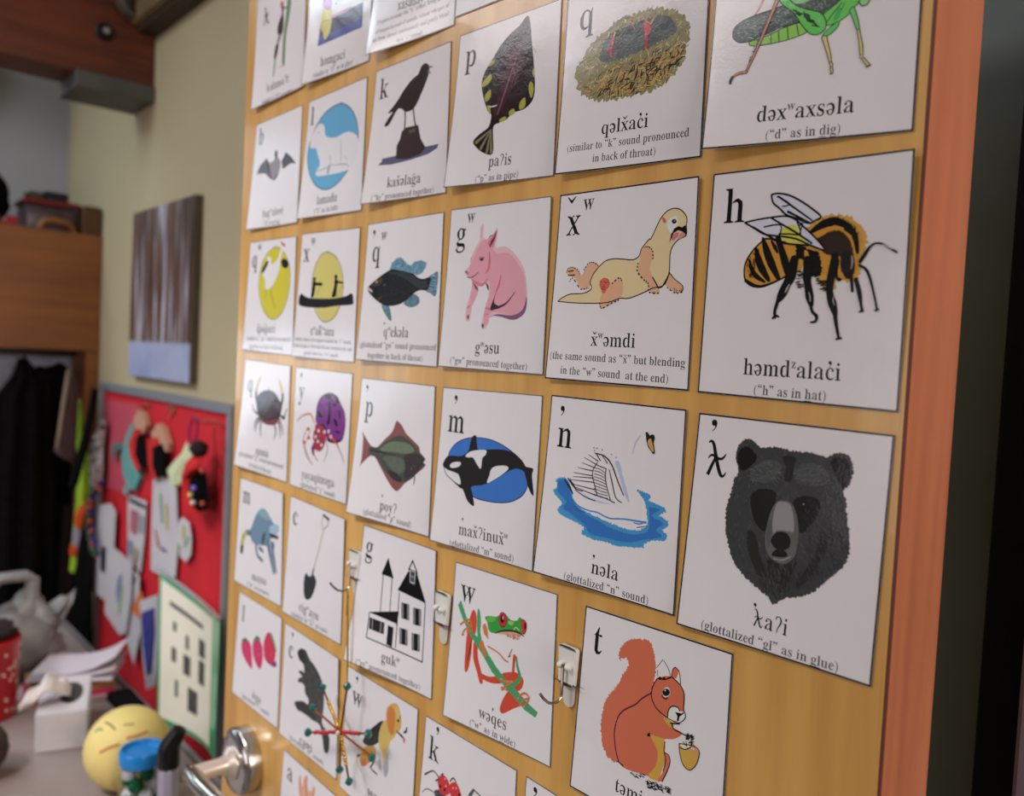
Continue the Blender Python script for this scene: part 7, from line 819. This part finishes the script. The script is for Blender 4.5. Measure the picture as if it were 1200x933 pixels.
bm = bmesh.new(); tube(bm, [(-2.535, .125, CZ1+.006), (-2.53, .14, CZ1+.03), (-2.53, .165, CZ1+.034), (-2.53, .205, CZ1+.030), (-2.535, .225, CZ1+.008)], .009, 10)
tag(obj('wooden_handle', bm, mat('orange_wood', (160, 104, 50), .5), None, True), 'curved wooden handle lying before the tub', 'handle')

# coats
M_coat = mat('black_coat_cloth', (13, 12, 13), .9, noise_amt=.25, scale=30, spec=.15)
M_coat2 = mat('near_black_coat_cloth', (20, 18, 20), .9, noise_amt=.25, scale=30, spec=.15)
G_ = 'coats in the coat cabinet'
def coat(name, label, rows, depth, m, folds=3, seed=1, parts=()):
    t = thing(name, label, 'coat', rows[0][0], G_)
    bm = bmesh.new(); drape(bm, rows, (1, 0, 0), depth, folds, .22, 24, seed); obj('body', bm, m, t, True)
    for pn, pm, rr, dd in parts:
        bm = bmesh.new(); drape(bm, rr, (1, 0, 0), dd, 1.5, .12, 12, seed+3); obj(pn, bm, pm, t, True)
    return t
coat('black_coat', 'black coat with a raised hood filling the left of the coat cabinet', [((-2.580, 0.088, 1.497), (-2.580, 0.102, 1.503)), ((-2.580, 0.070, 1.438), (-2.580, 0.131, 1.467)), ((-2.580, 0.017, 1.358), (-2.580, 0.180, 1.441)), ((-2.580, -0.012, 1.122), (-2.580, 0.201, 1.165)), ((-2.580, -0.017, 0.805), (-2.580, 0.214, 0.829)), ((-2.580, -0.012, 0.510), (-2.580, 0.217, 0.489))], .05, M_coat, 3, 1)
coat('black_coat', 'black coat with square shoulders in the middle of the coat cabinet', [((-2.660, 0.157, 1.470), (-2.660, 0.222, 1.484)), ((-2.660, 0.138, 1.436), (-2.660, 0.248, 1.467)), ((-2.660, 0.139, 1.158), (-2.660, 0.267, 1.095)), ((-2.660, 0.151, 0.820), (-2.660, 0.275, 0.746)), ((-2.660, 0.158, 0.534), (-2.660, 0.277, 0.481))], .035, M_coat2, 2.5, 2)
coat('grey_brown_coat', 'grey-brown coat sleeve with a tan seam hanging beside the black coats', [((-2.420, 0.191, 1.469), (-2.420, 0.210, 1.449)), ((-2.420, 0.178, 1.396), (-2.420, 0.222, 1.370)), ((-2.420, 0.167, 1.291), (-2.420, 0.219, 1.264)), ((-2.420, 0.157, 1.218), (-2.420, 0.212, 1.185))], .025, mat('brown_grey_sleeve', (96, 72, 72), .9, noise_amt=.1), 1, 6,
     (('sleeve_trim', mat('tan_trim', (140, 122, 100), .9), [((-2.398, 0.181, 1.470), (-2.398, 0.192, 1.476)), ((-2.398, 0.169, 1.371), (-2.398, 0.181, 1.366)), ((-2.398, 0.156, 1.242), (-2.398, 0.165, 1.231))], .012),))
coat('dark_red_coat', 'dark wine-red coat hem showing between the black coats', [((-2.615, 0.232, 1.018), (-2.615, 0.263, 1.027)), ((-2.615, 0.226, 0.877), (-2.615, 0.267, 0.872)), ((-2.615, 0.219, 0.707), (-2.615, 0.266, 0.700)), ((-2.615, 0.219, 0.506), (-2.615, 0.265, 0.497))], .02, mat('wine_cloth', (52, 32, 38), .9), 2, 3)
hv = coat('safety_vest', 'yellow-green safety vest with orange and silver bands in the coat cabinet', [((-2.475, 0.225, 1.372), (-2.475, 0.240, 1.372)), ((-2.475, 0.227, 1.312), (-2.475, 0.252, 1.285)), ((-2.475, 0.235, 1.177), (-2.475, 0.267, 1.176)), ((-2.475, 0.234, 1.041), (-2.475, 0.273, 1.052)), ((-2.475, 0.227, 0.905), (-2.475, 0.267, 0.901)), ((-2.475, 0.221, 0.829), (-2.475, 0.249, 0.826))], .04, mat('safety_yellow', (170, 205, 50), .8, noise_amt=.05), 2, 4,
     (('orange_band', mat('safety_orange', (230, 84, 30), .8), [((-2.430, 0.237, 1.043), (-2.430, 0.261, 1.068)), ((-2.430, 0.221, 1.006), (-2.430, 0.253, 1.014)), ((-2.430, 0.224, 0.979), (-2.430, 0.249, 0.971))], .012), ('silver_band', mat('silver_tape', (176, 168, 186), .5), [((-2.430, 0.222, 0.979), (-2.430, 0.249, 0.971)), ((-2.430, 0.216, 0.926), (-2.430, 0.240, 0.913))], .012), ('orange_band', mat('safety_orange', (230, 84, 30), .8), [((-2.430, 0.213, 0.926), (-2.430, 0.238, 0.913)), ((-2.430, 0.209, 0.895), (-2.430, 0.231, 0.887))], .012)))
hv['category'] = 'vest'
bm = bmesh.new(); drape(bm, [((-2.355, 0.242, 1.422), (-2.355, 0.262, 1.419)), ((-2.355, 0.232, 1.349), (-2.355, 0.252, 1.338)), ((-2.355, 0.215, 1.258), (-2.355, 0.235, 1.244)), ((-2.355, 0.192, 1.168), (-2.355, 0.216, 1.151)), ((-2.355, 0.184, 1.116), (-2.355, 0.207, 1.115))], (1, 0, 0), .02, 1, .1, 10)
tag(obj('black_strap', bm, M_coat, None, True), 'wide black strap hanging beside the cabinet stile', 'strap')
bm = bmesh.new(); drape(bm, [((-2.400, 0.238, 0.999), (-2.400, 0.260, 1.008)), ((-2.400, 0.224, 0.894), (-2.400, 0.265, 0.889)), ((-2.400, 0.215, 0.761), (-2.400, 0.272, 0.739)), ((-2.400, 0.215, 0.573), (-2.400, 0.276, 0.560))], (1, 0, 0), .05, 1.5, .15, 14)
tag(obj('black_garment', bm, M_coat, None, True), 'black garment hanging low, right of the safety vest', 'garment')
# scarf and lanyards in front of the cabinet stile
bm = bmesh.new(); drape(bm, [((-2.324, 0.268, 1.325), (-2.298, 0.268, 1.324)), ((-2.364, 0.268, 1.269), (-2.310, 0.268, 1.269)), ((-2.425, 0.268, 1.236), (-2.316, 0.268, 1.237)), ((-2.400, 0.268, 1.171), (-2.310, 0.268, 1.175)), ((-2.383, 0.268, 1.093), (-2.329, 0.268, 1.094))], (0, -1, 0), .02, 2, .3, 10)
tag(obj('patterned_scarf', bm, mat('grey_white_pattern_cloth', (186, 176, 172), .9, scale=60, col2=(70, 60, 62)), None, True), 'grey and white patterned scarf hanging left of the red board', 'scarf')
lan = thing('beaded_lanyard', 'blue and orange beaded lanyard hanging left of the red board', 'lanyard', (-2.328, 0.250, 1.037))
LP = [(-2.266, 0.250, 1.138), (-2.352, 0.250, 1.091), (-2.374, 0.250, 1.030), (-2.349, 0.250, 0.968), (-2.299, 0.250, 0.925), (-2.289, 0.250, 0.914)]
bm = bmesh.new(); tube(bm, LP, .002, 6); obj('cord', bm, M_blk, lan, True)
for off, (nm, cc) in enumerate((('blue_beads', (40, 40, 130)), ('orange_beads', (200, 70, 34)), ('green_beads', (40, 90, 60)))):
    bm = bmesh.new(); rnd = random.Random(off)
    for a, b in zip(LP, LP[1:]):
        for k in range(4):
            p = Vector(a).lerp(Vector(b), (k+off/3)/4); ball(bm, p+Vector((rnd.uniform(-.012, .02), -.004*off, rnd.uniform(-.005, .005))), .008, 8)
    obj(nm, bm, mat(nm, cc, .4), lan, True)

# ------------------------------------------------------------------ desk and what stands on it
DZ = .74
desk = thing('desk', 'grey-mauve topped desk below the red notice board', 'desk', (-1.7, -.15, 0))
obj('worktop', boxes(((-2.42, -.48, DZ-.03), (-.80, .145, DZ)), bev=.003), mat('mauve_grey_laminate', (150, 136, 130), .45, noise_amt=.03, scale=12), desk)
obj('edge_strip', boxes(((-2.42, .146, DZ-.03), (-.80, .157, DZ+.004))), mat('grey_edge_strip', (120, 116, 116), .4), desk)
for x, y in ((-2.36, -.42), (-.86, -.42), (-2.36, .08), (-.86, .08)):
    obj('leg', boxes(((x-.025, y-.025, 0), (x+.025, y+.025, DZ-.031))), mat('dark_steel_leg', (50, 50, 52), .4, metal=.5), desk)
tag(obj('black_wallet', boxes(((-1.60, .092, DZ+.0005), (-1.49, .143, DZ+.02)), bev=.004), M_blk), 'black wallet at the back edge of the desk behind the yellow ball', 'wallet')

# tissue box and tissue
TB = [Vector(p) for p in ((-1.413, -0.092, 0.740), (-1.386, -0.004, 0.740))]
tx = (TB[1]-TB[0]); tx.z = 0; tw = tx.length; tx.normalize(); ty = Vector((-tx.y, tx.x, 0))
if ty.x > 0: ty = -ty
def tb(a, b, c): return TB[0]+tx*a+ty*b+Vector((0, 0, c+.0005))
tbox = thing('tissue_box', 'white cardboard tissue box on the desk behind the yellow ball', 'box', TB[0])
TH, TD = .078, .19
bm = bmesh.new()
vs = [bm.verts.new(tb(a, b, c)) for c in (0, TH) for a, b in ((0, 0), (tw, 0), (tw, TD), (0, TD))]
for q in ((0, 1, 5, 4), (1, 2, 6, 5), (2, 3, 7, 6), (3, 0, 4, 7), (4, 5, 6, 7), (3, 2, 1, 0)): bm.faces.new([vs[i] for i in q])
bmesh.ops.bevel(bm, geom=bm.edges[:], offset=.002, segments=2, affect='EDGES')
obj('carton', bm, mat('white_carton', (214, 210, 212), .6, noise_amt=.04, scale=30), tbox)
bm = bmesh.new(); extrude_outline(bm, [tb(tw*.62+tw*.24*math.cos(k*math.pi/10), TD*.52+TD*.30*math.sin(k*math.pi/10), TH+.0002) for k in range(20)], (0, 0, .0006))
obj('slot', bm, mat('dark_slot', (70, 68, 66), .8), tbox)
bm = bmesh.new(); rnd = random.Random(4)
rows = []
for k in range(9):
    t = k/8; c0 = tb(tw*(.62-.95*t), TD*(.42-.25*t), TH+.008+.030*math.sin(math.pi*min(1, t*1.1))*(1-.2*t)); w = .028+.012*math.sin(t*5)
    rows.append((c0+ty*w*1.1+Vector((0, 0, .008*math.sin(k*2.1))), c0-ty*w+Vector((0, 0, .006*math.cos(k*1.7)))))
drape(bm, rows, (0, 0, 1), .016, 2.5, .5, 16, 5, .2)
tag(obj('paper_tissue', bm, mat('white_tissue', (226, 218, 212), .9, noise_amt=.03), None, True), 'crumpled white tissue pulled out of the tissue box', 'tissue')

# paper pile, envelope and books behind the tissue box
def pile(name, label, cat, c, sx, sy, z0, h, rot, m, group=None, curl=0.0):
    bm = bmesh.new(); n = 10; ca, sa = math.cos(R(rot)), math.sin(R(rot))
    F = []; B = []
    for j in range(n+1):
        F.append([]); B.append([])
        for i in range(n+1):
            a, b = (i/n-.5)*sx, (j/n-.5)*sy; zz = z0+curl*(max(0, a/sx+.1)**2)*2.2
            p = Vector((c[0]+a*ca-b*sa, c[1]+a*sa+b*ca, zz)); B[j].append(bm.verts.new(p)); F[j].append(bm.verts.new(p+Vector((0, 0, h))))
    for j in range(n):
        for i in range(n): bm.faces.new((F[j][i], F[j][i+1], F[j+1][i+1], F[j+1][i])); bm.faces.new((B[j][i], B[j+1][i], B[j+1][i+1], B[j][i+1]))
    for k in range(n):
        bm.faces.new((F[0][k], B[0][k], B[0][k+1], F[0][k+1])); bm.faces.new((F[n][k], F[n][k+1], B[n][k+1], B[n][k])); bm.faces.new((F[k][0], F[k+1][0], B[k+1][0], B[k][0])); bm.faces.new((F[k][n], B[k][n], B[k+1][n], F[k+1][n]))
    return tag(obj(name, bm, m), label, cat, group)
pile('notebook', 'pink-edged white notebook lowest in the pile behind the tissue box', 'notebook', (-1.68, .03, 0), .20, .12, DZ+.0005, .012, 74, mat('pink_notebook', (214, 180, 184), .6))
pile('magenta_notebook', 'thin magenta notebook on the white notebook behind the tissue box', 'notebook', (-1.69, .035, 0), .18, .14, DZ+.013, .006, 80, mat('magenta_cover', (196, 44, 90), .5))
pile('brown_envelope', 'brown envelope under the loose white papers', 'envelope', (-1.70, .04, 0), .17, .13, DZ+.0195, .016, 84, mat('kraft_paper', (176, 136, 84), .7))
pile('red_booklet', 'red booklet on the brown envelope under the white papers', 'booklet', (-1.70, .06, 0), .12, .10, DZ+.036, .007, 80, mat('red_cover', (206, 40, 30), .5))
for i, (dx, dy, rt, cu) in enumerate(((0, 0, 70, .0), (-.012, .012, 70, .02), (-.025, .02, 70, .05))):
    pile('paper_sheet', ['lowest loose white sheet fanned out beside the grey plastic bag', 'middle loose white sheet fanned out beside the grey plastic bag', 'topmost loose white sheet, its corner curling up by the grey plastic bag'][i], 'paper', (-1.70+dx*.7, .055+dy*.7, 0), .18, .13, DZ+.0445+.004*i, .0022, 60, mat('loose_paper', (214, 204, 210), .7, noise_amt=.03), 'loose papers on the desk', cu)

# grey plastic shopping bag
bag = thing('plastic_bag', 'crumpled grey plastic shopping bag on the left of the desk', 'bag', (-1.88, -.03, DZ))
M_bag = mat('grey_film', (150, 146, 142), .35, noise_amt=.16, scale=7, bump=.6, alpha=.86)
bm = bmesh.new()
ball(bm, (-1.88, -.055, DZ+.080), .095, 40, (1.0, 1.0, .85), .35, 1.7); ball(bm, (-1.91, -.005, DZ+.10), .08, 36, (.9, .80, 1.0), .4, 2.1); ball(bm, (-1.885, -.03, DZ+.05), .085, 36, (.9, 1.1, .62), .4, 2.3)
for v in bm.verts: v.co.z = max(v.co.z, DZ+.001)
obj('bag_body', bm, M_bag, bag, True)
bm = bmesh.new()
drape(bm, [(Vector((-1.93, .070, DZ+.165)), Vector((-1.91, .100, DZ+.185))), (Vector((-1.94, .02, DZ+.13)), Vector((-1.91, .09, DZ+.145))), (Vector((-1.95, -.02, DZ+.07)), Vector((-1.90, .055, DZ+.08)))], (1, 0, 0), .03, 2, .4, 14, 3)
obj('bag_ear', bm, M_bag, bag, True)
bm = bmesh.new()
pts = [(-1.90, -.115, DZ+.13), (-1.90, -.11, DZ+.20), (-1.90, -.07, DZ+.235), (-1.90, -.015, DZ+.235), (-1.90, -.0, DZ+.205+.02), (-1.90, -.005, DZ+.14)]
tube(bm, pts, [.016, .014, .013, .013, .015, .02], 8)
for v in bm.verts: v.co.x = -1.90+(v.co.x+1.90)*1.8
obj('bag_handle', bm, M_bag, bag, True)

# red tin
TC = (-1.655, -.138)
tin = thing('red_tin', 'red tin with white star specks at the left edge of the desk', 'tin', (TC[0], TC[1], DZ))
bm = bmesh.new(); lathe(bm, [(0, 0), (.056, 0), (.058, .004), (.066, .165), (.068, .168), (.066, .172), (0, .172)], (TC[0], TC[1], DZ+.0006), n=36); obj('tin_body', bm, mat('red_enamel', (176, 24, 30), .35, noise_amt=.06), tin, True)
bm = bmesh.new(); rnd = random.Random(8)
for k in range(70):
    a = rnd.uniform(0, 6.28); z = rnd.uniform(.01, .16); r = .0587+.0083*z/.165*1.0; c = Vector((TC[0]+math.cos(a)*r, TC[1]+math.sin(a)*r, DZ+z)); nrm = Vector((math.cos(a), math.sin(a), 0)); lathe(bm, [(0, .0006), (.0042, .0005), (.0042, -.002)], c, nrm, 5)
o = obj('star_specks', bm, mat('cream_specks', (222, 190, 170), .5), tin); o['kind'] = 'stuff'
bm = bmesh.new(); ball(bm, (TC[0], TC[1], DZ+.186), .058, 20, (1, 1, .42), .25, 14)
for v in bm.verts: v.co.z = max(v.co.z, DZ+.1735)
tag(obj('brown_cloth', bm, mat('dark_brown_cloth', (44, 30, 28), .9), None, True), 'dark brown cloth heaped on top of the red tin', 'cloth')
bm = bmesh.new(); ball(bm, (-1.375, -.195, DZ+.052), .052, 24, (1, 1, 1), .05, 5)
tag(obj('brown_ball', bm, mat('dark_brown_cover', (70, 50, 44), .8), None, True), 'dark brown round shape at the lower left corner of the desk', 'ball')

# yellow ball with a drawn face
BC = Vector((-1.185, .012, DZ+.0735)); BR = .0735
yb = thing('yellow_ball', 'pale yellow ball with a drawn sleepy face, behind the blue-lidded jar', 'ball', BC)
bm = bmesh.new(); ball(bm, BC, BR, 40); obj('ball_skin', bm, mat('pale_yellow_foam', (232, 212, 132), .6, noise_amt=.04, scale=6), yb, True)
def on_ball(px, py, k=1.004):
    d = (Vector(CAM_FWD)+Vector(CAM_RIGHT)*((px-600)/FOCAL_PX)-Vector(CAM_UP)*((py-466.5)/FOCAL_PX)).normalized()
    o = Vector(CAM_LOC); b = d.dot(BC-o); c = (BC-o).length_squared-(BR*k)**2; h = b*b-c
    return o+d*(b-math.sqrt(max(h, 0)))
FACE = [('eye', (60, 50, 40), [(0.115, -0.558, 0.822), (0.269, -0.503, 0.822), (0.479, -0.444, 0.757)], 0.0012), ('eye', (70, 60, 45), [(0.505, -0.258, 0.824), (0.538, -0.15, 0.829), (0.577, -0.042, 0.816)], 0.0009), ('cheek', (226, 150, 100), [(0.753, -0.266, 0.602), (0.786, -0.041, 0.617), (0.739, 0.212, 0.639)], 0.0022), ('mouth', (222, 140, 90), [(0.53, -0.792, 0.304), (0.656, -0.62, 0.431), (0.758, -0.42, 0.499)], 0.0022), ('green_mark', (130, 180, 120), [(0.074, -0.774, 0.629), (0.123, -0.693, 0.711), (0.241, -0.666, 0.706)], 0.0018)]
for nm, cc, pts, w in FACE:
    bm = bmesh.new(); tube(bm, [BC+Vector(p)*(BR+.0004) for p in pts], w, 8)
    obj(nm, bm, mat(nm+'_ink', cc, .7), yb, True)

# jar of pompoms
JC = Vector((-1.0534, -0.0040, 0.7405))
jar = thing('pompom_jar', 'clear jar with a bright blue lid in front of the yellow ball', 'jar', JC)
mg = bpy.data.materials.new('clear_jar_plastic'); mg.use_nodes = True; b = mg.node_tree.nodes['Principled BSDF']
b.inputs['Base Color'].default_value = (.95, .97, .96, 1); b.inputs['Roughness'].default_value = .05; b.inputs['Transmission Weight'].default_value = 1; b.inputs['IOR'].default_value = 1.12
bm = bmesh.new(); lathe(bm, [(0, 0), (.034, 0), (.037, .004), (.037, .091), (.031, .103), (.031, .117), (.0295, .117), (.0295, .102), (.0355, .090), (.0355, .005), (0, .003)], JC, n=40); obj('jar_body', bm, mg, jar, True)
M_lid = mat('bright_blue_lid', (20, 132, 205), .3, noise_amt=.02, coat=.4)
bm = bmesh.new(); lathe(bm, [(.0315, .107), (.0365, .105), (.0372, .108), (.0372, .125), (.0355, .129), (.032, .1295), (.0305, .127), (.0295, .1225), (0, .1215)], JC, n=48); obj('lid', bm, M_lid, jar, True)
M_pg = mat('green_pompom', (16, 110, 66), .95, noise_amt=.3, scale=120, bump=1); M_pw = mat('white_pompom', (222, 222, 228), .95, noise_amt=.08, scale=120, bump=1)
rnd = random.Random(12); k = 0
for lay in range(5):
    for j in range(4):
        a = j*math.pi/2+lay*.8; p = JC+Vector((math.cos(a)*.0215, math.sin(a)*.0215, .0165+lay*.0185)); g = rnd.random() < .55
        bm = bmesh.new(); ball(bm, p, .0118, 12, (1, 1, 1), .25, 60)
        tag(obj('pompom', bm, M_pg if g else M_pw, None, True), 'green pompom inside the blue-lidded jar' if g else 'white pompom inside the blue-lidded jar', 'pompom', 'green pompoms in the jar' if g else 'white pompoms in the jar')

# silver bottle with slanted black cap
PB = Vector((-0.9056, -0.0127, 0.7405))
bt = thing('glue_bottle', 'slim silver bottle with a slanted black cap, between jar and door handle', 'bottle', PB)
bm = bmesh.new(); lathe(bm, [(0, 0), (.0145, 0), (.0152, .002), (.0152, .155), (.0140, .158), (0, .158)], PB, n=32); obj('bottle_body', bm, mat('silver_lilac_plastic', (176, 172, 190), .3, metal=.35, noise_amt=.03), bt, True)
bm = bmesh.new()
cap = PB+Vector((0, 0, .158)); dr = Vector((0.6615, 0.7483, 0.0500))
tube(bm, [cap, cap+Vector((0, 0, .002)), cap+Vector((0, 0, .030)), cap+Vector((0, 0, .036))+dr*.002, cap+Vector((0, 0, .044))+dr*.007, cap+Vector((0, 0, .054))+dr*.013, cap+Vector((0, 0, .060))+dr*.016, cap+Vector((0, 0, .063))+dr*.0175], [.0158, .0166, .0164, .0150, .0135, .0125, .0105, .005], 28)
obj('cap', bm, mat('black_cap_plastic', (14, 14, 15), .35, noise_amt=.02), bt, True)
